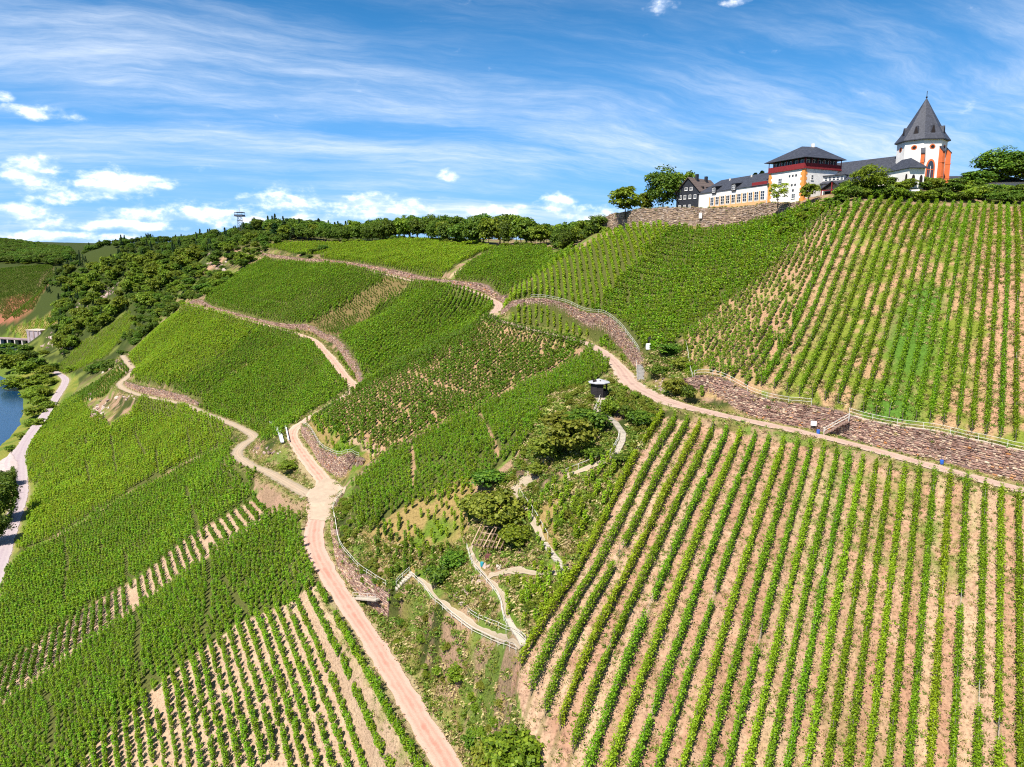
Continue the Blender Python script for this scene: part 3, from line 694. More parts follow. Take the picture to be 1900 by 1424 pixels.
# meadow along the river and slopes of the far bank
lay(((GZ < -88.5) & (R_ < 1100)) * 1.0, (.105,.15,.022)); lay(((GZ < -88.5) & (R_ < 1100)) * hard(.45, .7, n3*.5+n1*.5), (.19,.19,.035))
for k, p in list(PLOTS.items()) + list(ROW_PLOTS.items()):
    m = in_poly(p['poly'], GX, GY).astype(float)
    lay(m, p['soil'])
    if p['soil'] == 'tan2':
        # straw mulch, reddish earth and weeds
        lay(m * hard(.50, .70, vnoise(GX, GY, .8, 21)*.6 + vnoise(GX, GY, 3.5, 24)*.4) * .55, (.46,.32,.21)); lay(m * hard(.54, .70, vnoise(GX, GY, 1.7, 22)*.7 + n3*.3) * .6, (.29,.155,.10))
        gx, gy, gd = project(np.stack([GX, GY, GZ], -1))
        for (cx, cy, rx, ry, st) in ((1640,960,200,150,.9),(1760,1010,90,80,.8),(1500,1180,110,170,.45),(1560,1380,160,120,.4)):
            lay(m * np.clip(1.25 - ((gx-cx)/rx)**2 - ((gy-cy)/ry)**2, 0, 1) * hard(.35, .58, n2*.5 + vnoise(GX, GY, .8, 23)*.5) * st, (.15,.19,.04))
    if p['soil'] == 'grassy':
        bare = hard(.50, .64, vnoise(GX, GY, 5., 31)*.5 + vnoise(GX, GY, 1.6, 32)*.5); lay(m * bare * .9, (.37,.225,.13))
        gx, gy, gd = project(np.stack([GX, GY, GZ], -1))
        edge = hard(1760, 1830, gx - (gy-400)*.05) + hard(1500, 1430, gx + (gy-715)*.52) * .8
        lay(m * np.clip(edge, 0, 1) * hard(.25, .45, n2*.5 + n1*.5), (.38,.225,.14))
        for (cx, cy, rx, ry) in ((1690,640,60,90),(1650,760,70,60),(1720,560,40,40)):
            lay(m * np.clip(1.2 - ((gx-cx)/rx)**2 - ((gy-cy)/ry)**2, 0, 1), (.075,.155,.02))
    if p['soil'] in ('tan', 'pale'):
        lay(m * hard(.55, .72, n2) * .5, (.30,.24,.09) if p['soil'] == 'tan' else (.44,.32,.21))
    if p['soil'] == 'tan2': N1M = m
    if p['soil'] == 'dry': lay(m * hard(.45, .65, n1*.5 + n2*.5), 'grass')
# every aisle between the trellised rows below the road was worked differently: straw, bare earth, wheel ruts, a weedy strip under the vines
RX = [1028,1062,1096,1131,1168,1206,1243,1282,1319,1357,1392,1425,1457,1489,1519,1550,1582,1614,1646,1679,1711,1745,1781,1820,1854,1890,1926,1962]
pL = [hit(966,1245), hit(1226,778)]; dL = (pL[1] - pL[0])[:2]; dL /= np.linalg.norm(dL)
pR = [hit(1889,1380), hit(1890,960)]; dR = (pR[1] - pR[0])[:2]; dR /= np.linalg.norm(dR)
N1ROWS = []
for i, rx in enumerate(RX):
    c = hit(rx, 1132); f = i / (len(RX) - 1); dv = dL*(1-f) + dR*f; N1ROWS.append((c[:2], dv / np.linalg.norm(dv)))
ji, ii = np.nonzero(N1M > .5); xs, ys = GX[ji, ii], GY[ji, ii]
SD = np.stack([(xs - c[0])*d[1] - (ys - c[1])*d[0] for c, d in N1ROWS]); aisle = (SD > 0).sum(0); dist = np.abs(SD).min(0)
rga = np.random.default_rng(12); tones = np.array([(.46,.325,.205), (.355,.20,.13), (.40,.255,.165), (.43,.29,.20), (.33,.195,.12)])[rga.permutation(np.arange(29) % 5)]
cc = col[ji, ii]; w_ = (.55*hard(.25, .6, vnoise(xs, ys, 2.2, 71)*.6 + .25))[:, None]; cc = cc*(1-w_) + tones[np.clip(aisle, 0, 28)]*w_
rut = (hard(.22, .05, np.abs(dist - .62)) * hard(.35, .6, vnoise(xs, ys, 5., 72)) * .4)[:, None]; cc = cc*(1-rut) + np.array((.27,.155,.10))*rut
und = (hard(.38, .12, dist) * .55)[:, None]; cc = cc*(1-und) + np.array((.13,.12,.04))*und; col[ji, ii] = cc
# bare strips, banks and rock
def strip(px, w, c, st=.9):
    P = np.array([hit(*q) for q in px if hit(*q) is not None])
    d, s, t = poly_near(P, GX.ravel(), GY.ravel(), w*2); d = d.reshape(GX.shape)
    lay(hard(w, w*.5, d + (n2-.5)*w*.5) * st, c)
strip([(838,512),(880,488),(922,463)], 1.6, (.42,.33,.18)); strip([(1432,487),(1480,445),(1536,392)], 1.8, 'shale')
strip([(700,838),(780,802),(880,762),(980,706),(1082,650)], .75, 'tan'); strip([(655,815),(700,838)], 1.6, 'pale')
strip([(385,730),(450,682),(533,622)], .7, 'dry'); strip([(490,962),(330,1066),(165,1185),(0,1306)], 1.3, 'pale'); strip([(480,930),(520,915),(560,935)], 4.5, 'shale', .8)
strip([(765,905),(768,860),(764,830)], .5, 'tan'); strip([(925,845),(905,800),(890,770)], .5, 'tan'); strip([(690,990),(780,930),(850,900)], .7, 'dry')
strip([(1415,700),(1480,560),(1545,400)], .8, 'tan', .6)
strip([(1283,712),(1262,690),(1240,700)], 4, 'scrub'); strip([(430,470),(400,490),(375,505)], 9, (.40,.24,.16), .8)
strip([(30,560),(60,555),(40,580),(5,590)], 22, 'red'); strip([(96,498),(70,530)], 5, 'shale', .6)
strip([(190,745),(180,765)], 4, 'shale', .9); strip([(20,890),(52,892)], 3, (.33,.25,.21))
road_verge = hard(2.6, .6, RD + (n2-.5)*1.6) ; lay(road_verge * .85, (.19,.20,.05)); lay(hard(.9, .2, RD + (n2-.5)*.7) * .7, (.35,.26,.165))
M_GROUND = bpy.data.materials.new('ground')
nt, N, L = nodes(M_GROUND); b = principled(nt, N, L, .95, .1)
at = N('ShaderNodeAttribute'); at.attribute_name = 'cover'; g = N('ShaderNodeNewGeometry')
na = N('ShaderNodeTexNoise'); na.inputs['Scale'].default_value = 2.6; na.inputs['Detail'].default_value = 7; na.inputs['Roughness'].default_value = .72; L(g.outputs['Position'], na.inputs['Vector'])
vo = N('ShaderNodeTexVoronoi'); vo.inputs['Scale'].default_value = 2.9; L(g.outputs['Position'], vo.inputs['Vector'])
r1 = ramp(N, [(.30, (.30,.29,.27)), (.48, (.92,.92,.92)), (.60, (1.08,1.08,1.08)), (.78, (1.6,1.6,1.6))]); L(na.outputs[0], r1.inputs[0])
r2 = ramp(N, [(.0, (.28,.25,.18)), (.12, (.5,.47,.4)), (.24, (1,1,1))]); L(vo.outputs['Distance'], r2.inputs[0])
def mulc(a, bb):
    q = N('ShaderNodeMix'); q.data_type = 'RGBA'; q.blend_type = 'MULTIPLY'; q.inputs[0].default_value = 1; L(a, q.inputs[6]); L(bb, q.inputs[7]); return q.outputs[2]
L(mulc(mulc(at.outputs['Color'], r1.outputs[0]), r2.outputs[0]), b.inputs['Base Color'])
bp = N('ShaderNodeBump'); bp.inputs['Strength'].default_value = .8; bp.inputs['Distance'].default_value = .22; L(na.outputs[0], bp.inputs['Height']); L(bp.outputs[0], b.inputs['Normal'])
gobj = grid_object('ground', GX, GY, GZ, M_GROUND); tag(gobj, 'steep vineyard hillside falling to the river', None, None, 'structure')
ca = gobj.data.color_attributes.new('cover', 'FLOAT_COLOR', 'POINT'); ca.data.foreach_set('color', np.concatenate([col, np.ones(col.shape[:2] + (1,))], -1).astype(np.float32).ravel())
print('ground mesh', round(time.time() - t_, 1))
# the height as meshed, for standing things on it
def gz(x, y):
    x = np.atleast_1d(np.asarray(x, float)); y = np.atleast_1d(np.asarray(y, float))
    z = ground(x, y); d, _ = near_roads(x, y)
    return z + ((vnoise(x, y, 3.1, 5) - .5)*.22 + (vnoise(x, y, .9, 6) - .5)*.10 + (vnoise(x, y, 9., 8) - .5)*.5) * hard(.3, 2.5, d) * path_free(x, y)
def gpt(px, py, dz=0.0):
    h = hit(px, py); return np.array([h[0], h[1], gz(h[0], h[1])[0] + dz])

# ------------------------------------------------------------------ river
M_WATER = bpy.data.materials.new('river_water'); nt, N, L = nodes(M_WATER); b = principled(nt, N, L, .12, .5); b.inputs['Base Color'].default_value = (.006,.035,.085,1); b.inputs['IOR'].default_value = 1.33
g = N('ShaderNodeNewGeometry'); nn = N('ShaderNodeTexNoise'); nn.inputs['Scale'].default_value = .8; nn.inputs['Detail'].default_value = 4; L(g.outputs['Position'], nn.inputs['Vector'])
bp = N('ShaderNodeBump'); bp.inputs['Strength'].default_value = .35; bp.inputs['Distance'].default_value = .3; L(nn.outputs[0], bp.inputs['Height']); L(bp.outputs[0], b.inputs['Normal'])
wx, wy = np.meshgrid(np.linspace(-1300, 100, 60), np.linspace(-400, 900, 60))
tag(grid_object('river', wx, wy, np.full(wx.shape, -97.0), M_WATER), 'blue river in the valley', None, None, 'structure')

# ------------------------------------------------------------------ roads
def road_mat(name, c0, c1, c2):
    m = bpy.data.materials.new(name); nt, N, L = nodes(m); b = principled(nt, N, L, .92, .15); at = N('ShaderNodeAttribute'); at.attribute_name = 'across'; g = N('ShaderNodeNewGeometry')
    n1 = N('ShaderNodeTexNoise'); n1.inputs['Scale'].default_value = .5; n1.inputs['Detail'].default_value = 7; n1.inputs['Roughness'].default_value = .65; L(g.outputs['Position'], n1.inputs['Vector'])
    n2 = N('ShaderNodeTexNoise'); n2.inputs['Scale'].default_value = 7; n2.inputs['Detail'].default_value = 4; L(g.outputs['Position'], n2.inputs['Vector'])
    r = ramp(N, [(.32, c0), (.6, c1)]); L(n1.outputs[0], r.inputs[0])
    # worn wheel tracks and a dusty crown
    md = N('ShaderNodeMath'); md.operation = 'MULTIPLY_ADD'; L(n1.outputs[0], md.inputs[0]); md.inputs[1].default_value = .5; L(at.outputs['Fac'], md.inputs[2])
    rr = ramp(N, [(.30, (0,0,0)), (.5, (.75,.75,.75)), (.72, (.25,.25,.25)), (.95, (.9,.9,.9)), (1, (1,1,1))]); L(md.outputs[0], rr.inputs[0])
    mx = N('ShaderNodeMix'); mx.data_type = 'RGBA'; L(rr.outputs[0], mx.inputs[0]); L(r.outputs[0], mx.inputs[6]); mx.inputs[7].default_value = (*c2, 1)
    hs = N('ShaderNodeHueSaturation'); L(mx.outputs[2], hs.inputs['Color']); q = N('ShaderNodeMath'); q.operation = 'MULTIPLY_ADD'; q.inputs[1].default_value = .5; q.inputs[2].default_value = .75; L(n2.outputs[0], q.inputs[0]); L(q.outputs[0], hs.inputs['Value'])
    L(hs.outputs[0], b.inputs['Base Color']); return m
RM = {'upper_road': road_mat('asphalt_pink', (.29,.185,.15), (.37,.25,.20), (.42,.31,.24)), 'middle_road': road_mat('clay_road', (.35,.175,.125), (.42,.255,.19), (.46,.33,.245)), 'lower_road': road_mat('pale_track', (.36,.26,.175), (.44,.335,.235), (.29,.235,.165)),
      'valley_branch': road_mat('red_road', (.37,.175,.13), (.44,.235,.18), (.47,.30,.235)), 'river_road': road_mat('river_asphalt', (.30,.235,.25), (.35,.28,.29), (.38,.315,.31))}
LBL = {'upper_road': 'narrow pinkish road along the upper stone wall', 'middle_road': 'clay road curling up between the middle plots', 'lower_road': 'pale winding track below the middle plots', 'valley_branch': 'reddish road running down past the scrub bank', 'river_road': 'grey road along the river'}
def ribbon(name, P, width, mat, lift=.0, lanes=8, drape=False, wfun=None):
    P = catmull(P[:, :3], .8); T = np.gradient(P[:, :2], axis=0); T /= np.linalg.norm(T, axis=1, keepdims=True) + 1e-9; Nn = np.stack([-T[:, 1], T[:, 0]], 1)
    u = np.linspace(-1, 1, lanes + 1)
    w = np.full(len(P), width/2) if wfun is None else wfun(P)
    jit = (vnoise(np.arange(len(P))*.8, np.zeros(len(P)), 2.3, 9) - .5) * .45 + (vnoise(np.arange(len(P))*.8, np.zeros(len(P)), .9, 19) - .5) * .25
    X = P[:, 0:1] + Nn[:, 0:1]*(w + jit)[:, None]*u; Y = P[:, 1:2] + Nn[:, 1:2]*(w + jit)[:, None]*u
    Z = (gz(X, Y) if drape else np.repeat(P[:, 2:3], lanes + 1, 1)) + lift + (0 if drape else .03*(1-u**2))
    o = grid_object(name, X, Y, Z, mat)
    a = o.data.attributes.new('across', 'FLOAT', 'POINT'); a.data.foreach_set('value', np.repeat(np.abs(u)[None], len(P), 0).astype(np.float32).ravel()); return o
for k, r in ROADS.items():
    ww = r['w']
    if k == 'upper_road':
        def wf(P): d = np.linalg.norm(P[:, :2] - np.array([25, 128]), axis=1); return 1.5 + 1.0*np.exp(-(d/16)**2)
    elif k in ('middle_road', 'lower_road', 'valley_branch'):
        def wf(P, ww=ww): d = np.linalg.norm(P[:, :2] - np.array([-41, 142.5]), axis=1); return ww/2 + 1.3*np.exp(-(d/7)**2)
    else:
        def wf(P): d = np.linalg.norm(P[:, :2] - np.array([-230, 312]), axis=1); return 2.5 + 2.5*np.exp(-(d/22)**2)
    o = ribbon(k, r['line'][::2] if k != 'x' else r['line'], ww, RM[k], {'upper_road': .02, 'middle_road': .02, 'lower_road': .035, 'valley_branch': .05, 'river_road': .02}[k], wfun=wf)
    tag(o, LBL[k], None, None, 'structure')
# concrete apron of the junction and the lay-by at the river
def apron(name, px, mat, dz, label, st=.4):
    poly = np.array([gpt(*q)[:2] for q in px]); x, y = np.meshgrid(np.arange(poly[:,0].min(), poly[:,0].max()+st, st), np.arange(poly[:,1].min(), poly[:,1].max()+st, st)); ins = in_poly(poly, x, y)
    z = gz(x.ravel(), y.ravel()).reshape(x.shape)
    for r in ROADS.values():
        P = r['line']; d, s_, t = poly_near(P, x.ravel(), y.ravel(), 8.); i = np.clip(t.astype(int), 0, len(P)-2); f = t - i; rz = P[i, 2]*(1-f) + P[i+1, 2]*f
        rz = np.where(d < r['w']/2 + 1.8, rz, -1e3).reshape(x.shape); z = np.maximum(z, rz)
    idx = np.arange(x.size).reshape(x.shape); ok = ins[:-1,:-1] & ins[1:,:-1] & ins[:-1,1:] & ins[1:,1:]; j, i = np.nonzero(ok); m = MB(); m.v = [(a_, b_, c_ + dz) for a_, b_, c_ in zip(x.ravel(), y.ravel(), z.ravel())]
    m.f = [(idx[q, p], idx[q, p+1], idx[q+1, p+1], idx[q+1, p]) for q, p in zip(j, i)]; used = sorted({k for f_ in m.f for k in f_}); mp = {k: n for n, k in enumerate(used)}; m.v = [m.v[k] for k in used]; m.f = [tuple(mp[k] for k in f_) for f_ in m.f]
    return tag(m.build(name, mat, None, True), label, None, None, 'structure')
def road_z_any(x, y):
    best = (1e9, 0)
    for r in ROADS.values():
        P = r['line']; i = np.argmin((P[:,0]-x)**2 + (P[:,1]-y)**2); d = (P[i,0]-x)**2 + (P[i,1]-y)**2
        if d < best[0]: best = (d, P[i, 2])
    return best[1]
M_APRON = mat_plain('pale_concrete', (.38,.295,.215), .9, .15, .1, .8, .15, 9)
apron('junction_apron', [(573,966),(572,940),(560,914),(578,917),(592,904),(598,888),(624,889),(645,899),(634,925),(618,947),(612,968)], M_APRON, .13, 'pale concrete apron where the three roads meet')
apron('lay_by', [(-10,860),(22,842),(38,862),(30,905),(-10,912)], mat_plain('layby_concrete', (.40,.32,.30), .9, .15, .12, .5), .10, 'pale paved lay-by beside the river road', 1.0)
print('roads', round(time.time() - t_, 1))
# ------------------------------------------------------------------ retaining walls
BATTER = .08
def wall_thing(key, label, stone, course=.30, slen=(.30,.70), coping=False, mat=None, mmat=None):
    w = WALLS[key]; P = catmull(w['line'][::2], .6) if len(w['line']) > 6 else w['line']
    P = P.copy(); P[:, 3] = np.maximum(P[:, 3], .12); sd = w.get('side', w['up']); win = w.get('win', WALL_IN)
    T = np.gradient(P[:, :2], axis=0); T /= np.linalg.norm(T, axis=1, keepdims=True) + 1e-9; Nn = np.stack([-T[:, 1], T[:, 0]], 1) * sd     # into the hill
    zt = P[:, 2] + P[:, 3]
    # the top follows the ground it holds up
    back = gz(P[:, 0] + Nn[:, 0]*(win + .6), P[:, 1] + Nn[:, 1]*(win + .6)); zt = np.maximum(np.minimum(zt, back + .45), back + .10)
    H = zt - P[:, 2]
    L_ = np.concatenate([[0], np.cumsum(np.linalg.norm(np.diff(P[:, :2], axis=0), axis=1))])
    c = P[len(P)//2]; root = empty('retaining_wall', (c[0], c[1], c[2]), label, 'stone wall'); root['wall_key'] = key
    prof = lambda i: [(.10, -.7), (.10 + 0, 0), (.10 + BATTER*H[i], H[i]), (.55 + win + BATTER*H[i], H[i]), (.55 + win + BATTER*H[i], H[i] - .5)]
    m = MB(); V = []; Fc = []
    for i in range(len(P)):
        for (o, z) in prof(i): V.append((P[i, 0] + Nn[i, 0]*o, P[i, 1] + Nn[i, 1]*o, P[i, 2] + z))
    for i in range(len(P) - 1):
        for k in range(4): a = i*5 + k; Fc.append((a, a+1, a+6, a+5) if sd > 0 else (a, a+5, a+6, a+1))
    Fc += [(4,3,2,1,0), tuple(len(V)-5+k for k in range(5))]
    m.add(V, Fc); m.build('core', mmat or M_STONE_BACK, root)
    # rubble facing, laid in uneven courses
    rng = np.random.default_rng(sum(map(ord, key))); S0 = []; S1 = []; Z0 = []; Z1 = []
    z = -.15; hmax = H.max()
    row = 0
    while z < hmax + .3:
        ch = course * rng.uniform(.7, 1.35); s = rng.uniform(-.4, 0); row += 1
        while s < L_[-1]:
            l = rng.uniform(*slen) * (.6 if rng.uniform() < .25 else 1.0); hh = np.interp(s + l/2, L_, H)
            zz = z + (vnoise(np.array([s]), np.array([z*.6]), 2.6, 7)[0] - .5)*course*1.5 + rng.normal(0, course*.10); top = zz + ch*rng.uniform(.72, 1.12)
            if zz + ch*.6 < hh:
                if rng.uniform() < .22 and ch > course*.85:
                    mid_ = zz + ch*rng.uniform(.4, .6); parts_ = [(zz, mid_ - .02), (mid_, top)]
                else: parts_ = [(zz, top)]
                for (za, zb_) in parts_:
                    S0.append(s + .015 + rng.normal(0, .02)); S1.append(min(s + l - .02 + rng.normal(0, .02), L_[-1])); Z0.append(za); Z1.append(min(zb_, hh + .06))
            s += l
        z += ch
    S0, S1, Z0, Z1 = map(np.array, (S0, S1, Z0, Z1)); S0 = np.maximum(S0, 0); n = len(S0)
    def pos(s, z, o):
        nx = np.interp(s, L_, Nn[:, 0]); ny = np.interp(s, L_, Nn[:, 1]); oo = .10 + BATTER*np.maximum(z, 0) + o
        return np.stack([np.interp(s, L_, P[:, 0]) + nx*oo, np.interp(s, L_, P[:, 1]) + ny*oo, np.interp(s, L_, P[:, 2]) + z], 1)
    pr = -rng.uniform(.02, .15, n); j = lambda: rng.normal(0, .03, n); ins = np.minimum(.05, (Z1-Z0)*.22)
    f = [pos(S0+ins, Z0+ins, pr+j()), pos(S1-ins, Z0+ins, pr+j()), pos(S1-ins, Z1-ins, pr+j()), pos(S0+ins, Z1-ins, pr+j())]
    b = [pos(S0, Z0, .02), pos(S1, Z0, .02), pos(S1, Z1, .02), pos(S0, Z1, .02)]
    V = np.stack(f + b, 1)                                      # n,8,3
    q = np.array([[0,1,2,3],[4,5,1,0],[5,6,2,1],[6,7,3,2],[7,4,0,3]])
    if sd < 0: q = q[:, ::-1]
    me = bpy.data.meshes.new('stone_facing'); off = np.array(root.location)
    me.vertices.add(n*8); me.vertices.foreach_set('co', (V - off).astype(np.float32).ravel())
    li = (np.arange(n)[:, None, None]*8 + q[None]).ravel().astype(np.int32); me.loops.add(len(li)); me.loops.foreach_set('vertex_index', li)
    me.polygons.add(n*5); me.polygons.foreach_set('loop_start', np.arange(0, n*20, 4, dtype=np.int32)); me.polygons.foreach_set('loop_total', np.full(n*5, 4, np.int32)); me.update(calc_edges=True)
    me.materials.append(stone); o = bpy.data.objects.new('stone_facing', me); C.objects.link(o); o.parent = root; o['kind'] = 'stuff'
    if coping:
        m = MB(); rngc = np.random.default_rng(5); s = coping[0]*L_[-1]
        while s < coping[1]*L_[-1] - .5:
            l = rngc.uniform(.8, 1.4); a = pos(np.array([s]), np.array([0.]), .25)[0]; b_ = pos(np.array([min(s+l-.03, L_[-1])]), np.array([0.]), .25)[0]
            ha = np.interp(s, L_, H); hb = np.interp(s+l, L_, H); a[2] += ha + .05; b_[2] += hb + .05
            nx = np.array([np.interp(s, L_, Nn[:, 0]), np.interp(s, L_, Nn[:, 1]), 0]); a += nx*BATTER*ha; b_ += nx*BATTER*hb; d = (b_ - a)/2
            m.box((a+b_)/2, d, nx*.26, (0, 0, .05)); s += l
        m.build('coping', M_COPING, root)['kind'] = 'stuff'
    w['top'] = np.stack([P[:, 0] + Nn[:, 0]*(.35 + BATTER*H), P[:, 1] + Nn[:, 1]*(.35 + BATTER*H), zt], 1); w['nrm'] = Nn; w['H'] = H
    return root
wall_thing('A', 'long reddish rubble wall above the road on the right, white railing on top', M_STONE, coping=(.42, 1.0))
wall_thing('B', 'curving reddish rubble wall above the road bend by the dark hut', M_STONE)
wall_thing('C', 'long low wall high up under the ridge plots', M_STONE, .5, (.6, 1.3))
wall_thing('D', 'stone wall curving along the clay road in the middle', M_STONE, .42, (.5, 1.0))
wall_thing('E', 'pinkish wall above the bend of the pale track', M_STONE, .42, (.5, 1.0))
wall_thing('F', 'pink stone wall with angled end beside the road junction', M_STONE, .32, (.35, .75))
wall_thing('G', 'pink stone wall beside the reddish road below the junction', M_STONE, .32, (.35, .75))
wall_thing('H', 'tall tan rubble wall under the castle buildings', M_STONE_TAN, .5, (.5, 1.1))
# ------------------------------------------------------------------ railings, paths, stairs
def along(P, step):
    L_ = np.concatenate([[0], np.cumsum(np.linalg.norm(np.diff(P, axis=0), axis=1))]); n = max(2, int(round(L_[-1]/step)) + 1); s = np.linspace(0, L_[-1], n)
    return np.stack([np.interp(s, L_, P[:, k]) for k in range(3)], 1)
def railing(P, label, sp=3.2, h=1.05, r=.03, rails=(1.0, .52), mat=None, name='railing', group=None):
    Q = along(np.asarray(P), sp); root = empty(name, Q[0], label, 'railing', group); mat = mat or M_METAL
    for q in Q: MB().bar(q - (0, 0, .25), q + (0, 0, h), r*1.15, 4).build('post', mat, root)
    F2 = along(np.asarray(P), sp/3.)
    for f in rails:
        m = MB()
        for a, b in zip(F2[:-1], F2[1:]): m.bar(a + (0, 0, h*f), b + (0, 0, h*f), r, 4)
        m.build('rail', mat, root)
    return root
def sub(P, px0, px1):
    qx, qy, d = project(P); m = (qx >= min(px0, px1)) & (qx <= max(px0, px1)); return P[m]
railing(sub(WALLS['A']['top'], 1284, 1506), 'white railing on the left half of the long road wall', 3.4)
railing(sub(WALLS['A']['top'], 1574, 2300), 'white railing on the right half of the long road wall', 3.4)
stA = sub(WALLS['A']['top'], 1506, 1574); nA = np.array([.55, .83, 0]); railing(stA + nA*1.6, 'short set-back railing between the two halves of the wall railing', 3.4)
railing(sub(WALLS['B']['top'], 985, 1186), 'white railing following the curved wall top near the concrete stairs', 3.0)
railing(WALLS['F']['top'][3:], 'white railing on the angled wall at the junction', 3.0)
railing(WALLS['G']['top'][:-3], 'white railing along the pink wall below the junction', 3.0)
railing(np.array([gpt(1284,714), gpt(1280,690), gpt(1276,662), gpt(1272,640)]), 'white handrail climbing the edge of the loose vines', 3.2, rails=(1.0,))
M_PATH = road_mat('foot_path', (.25,.195,.13), (.31,.245,.17), (.34,.28,.20))
def footpath(px, w, label, name='footpath'):
    P = np.array([gpt(*q) for q in px]); o = ribbon(name, P, w, M_PATH, .14, 4, True); tag(o, label, None, None, 'structure'); return catmull(P, 1.0)
def on_ground(P, off=0.0, dz=0.05):
    P = np.asarray(P); T = np.gradient(P[:, :2], axis=0); T /= np.linalg.norm(T, axis=1, keepdims=True) + 1e-9; x = P[:, 0] - T[:, 1]*off; y = P[:, 1] + T[:, 0]*off
    return np.stack([x, y, gz(x, y) + dz], 1)
p1 = footpath([(768,1066),(790,1086),(825,1122),(868,1156),(920,1182),(966,1205)], .48, 'pale path with railing crossing the scrub bank')
railing(on_ground(p1, -.55), 'outer railing of the path crossing the scrub bank', 2.6, .95); railing(on_ground(p1[len(p1)//2:], .6), 'inner railing on the lower half of the scrub bank path', 2.6, .95)
p2 = footpath([(996,888),(968,894),(957,912),(966,935),(985,962),(1010,1006)], .48, 'curved pale path left of the trellised rows'); railing(on_ground(p2[8:], .5), 'thin rail on the curved pale path', 2.6, .9, rails=(1.0,))
p3 = footpath([(872,1016),(885,1050),(905,1074),(932,1108),(940,1140),(948,1158)], .48, 'path winding down past the broken pergola'); railing(on_ground(p3, -.5), 'handrail of the path past the broken pergola', 2.4, .95)
p4 = footpath([(905,1072),(925,1066),(955,1060),(1000,1066),(1044,1064)], .8, 'level sandy path to the foot of the stairs')
p5 = footpath([(1050,886),(1085,872),(1122,857)], .8, 'stony path on top of the small terrace wall'); railing(on_ground(p5, .5), 'thin rail above the small terrace wall', 2.4, .9, rails=(1.0,))
M_STEP = mat_plain('pale_steps', (.42,.37,.30), .9, .15, .15, 5)
def stairs(px, label, w=.95, rise=.19, side=None):
    P = np.array([gpt(*q) for q in px]); Ls = np.linalg.norm(np.diff(P, axis=0), axis=1).sum(); n = max(6, int(Ls/.42)); Q = along(P, Ls/n)
    Q[:, 2] = gz(Q[:, 0], Q[:, 1]); root = empty('stairs', Q[0], label, 'stairs')
    for i in range(len(Q)):
        a = Q[max(i-1, 0)]; b = Q[min(i+1, len(Q)-1)]; d = (b-a)[:2]; d = d/(np.linalg.norm(d)+1e-9); nn = np.array([-d[1], d[0], 0])
        MB().box(Q[i] + (0, 0, .12), np.array([d[0], d[1], 0])*.17, nn*w/2, (0, 0, .11)).build('step', M_STEP, root)
    return Q
q1 = stairs([(736,1098),(750,1080),(764,1066)], 'short flight of pale steps at the end of the pink wall'); railing(on_ground(q1, .6), 'handrail of the short flight at the end of the pink wall', 1.6, .9)
stairs([(1012,1010),(1028,1034),(1050,1060)], 'pale steps at the foot of the curved path'); 
q3 = stairs([(946,1152),(958,1174),(972,1198)], 'pale steps ending at the lowest corner of the trellised rows')
q4 = stairs([(1120,742),(1115,755),(1108,770)], 'narrow steps below the dark hut', .9); railing(on_ground(q4, -.6), 'handrail of the steps below the dark hut', 1.6, .9)
q5 = stairs([(1124,772),(1142,786),(1156,806),(1154,822),(1146,838),(1138,850)], 'curving pale steps between the shrubs and the first rows', 1.0); railing(on_ground(q5[len(q5)//2:], -.6), 'handrail of the curving steps beside the first rows', 1.6, .9)
# concrete stairs at the end of the curved wall
a = WALLS['B']['line'][0]; base = gpt(1191,708); topp = gpt(1188,668)
root = empty('concrete_stairs', base, 'concrete stairs at the end of the curved wall by the road bend', 'stairs')
dh = np.array([topp[0]-base[0], topp[1]-base[1], 0]); Ld = np.linalg.norm(dh); dh /= Ld; nn = np.array([-dh[1], dh[0], 0]); nst = 12; L2 = min(Ld, 5.0); tz = gz(base[0]+dh[0]*L2, base[1]+dh[1]*L2)[0]
hgt = max(2.6, tz - base[2]); 
for i in range(nst): 
    z1 = base[2] + hgt*(i+1)/nst; MB().box(base + dh*L2*(i+.5)/nst + np.array([0, 0, (z1-base[2])/2 - .2]), dh*L2/nst/2, nn*.85, (0, 0, (z1-base[2])/2 + .2)).build('step', mat_plain('grey_concrete', (.27,.255,.235), .9, .15, .12, 4), root)
railing(np.array([base + nn*.95, base + dh*L2 + nn*.95 + np.array([0, 0, hgt])]), 'steep handrail beside the concrete stairs', 1.8, .95)
# steps let into the long wall, with slanting handrails
wA = WALLS['A']; qx, qy, qd = project(wA['line'][:, :3]); i0 = int(np.argmin(abs(qx-1527))); i1 = int(np.argmin(abs(qx-1574)))
lo = wA['line'][i0, :3]; hi = wA['line'][i1, :3] + np.array([0, 0, wA['line'][i1, 3] - .35]); nrm = -np.array([.55, .83, 0])
lo = lo + nrm*.55; hi = hi + nrm*.55
root = empty('wall_stairs', lo, 'steps slanting up the face of the long wall between white handrails', 'stairs'); ns = 16; dv = (hi - lo)
for i in range(ns):
    p = lo + dv*(i+.5)/ns; MB().box((p[0], p[1], p[2] - .12), np.array([dv[0], dv[1], 0])/ns/2*.9, nrm*.42, (0, 0, .10)).build('step', M_STONE, root)
for o_ in (.45, -.30): railing(np.array([lo + nrm*o_, hi + nrm*o_]), 'slanting handrail of the wall steps, ' + ('road side' if o_ > 0 else 'wall side'), 3.0, .95)
i0 = int(np.argmin(abs(project(WALLS['G']['line'][:, :3])[0]-664))); i1 = len(WALLS['G']['line'])-4
lo = WALLS['G']['line'][i0, :3]; hi = WALLS['G']['line'][i1, :3] + np.array([0, 0, WALLS['G']['line'][i1, 3] - .6]); nG = np.array([WALLS['G']['line'][i0, 1]-WALLS['G']['line'][i1, 1], WALLS['G']['line'][i1, 0]-WALLS['G']['line'][i0, 0], 0]); nG /= np.linalg.norm(nG); nG *= -1 if nG[0] > 0 else 1
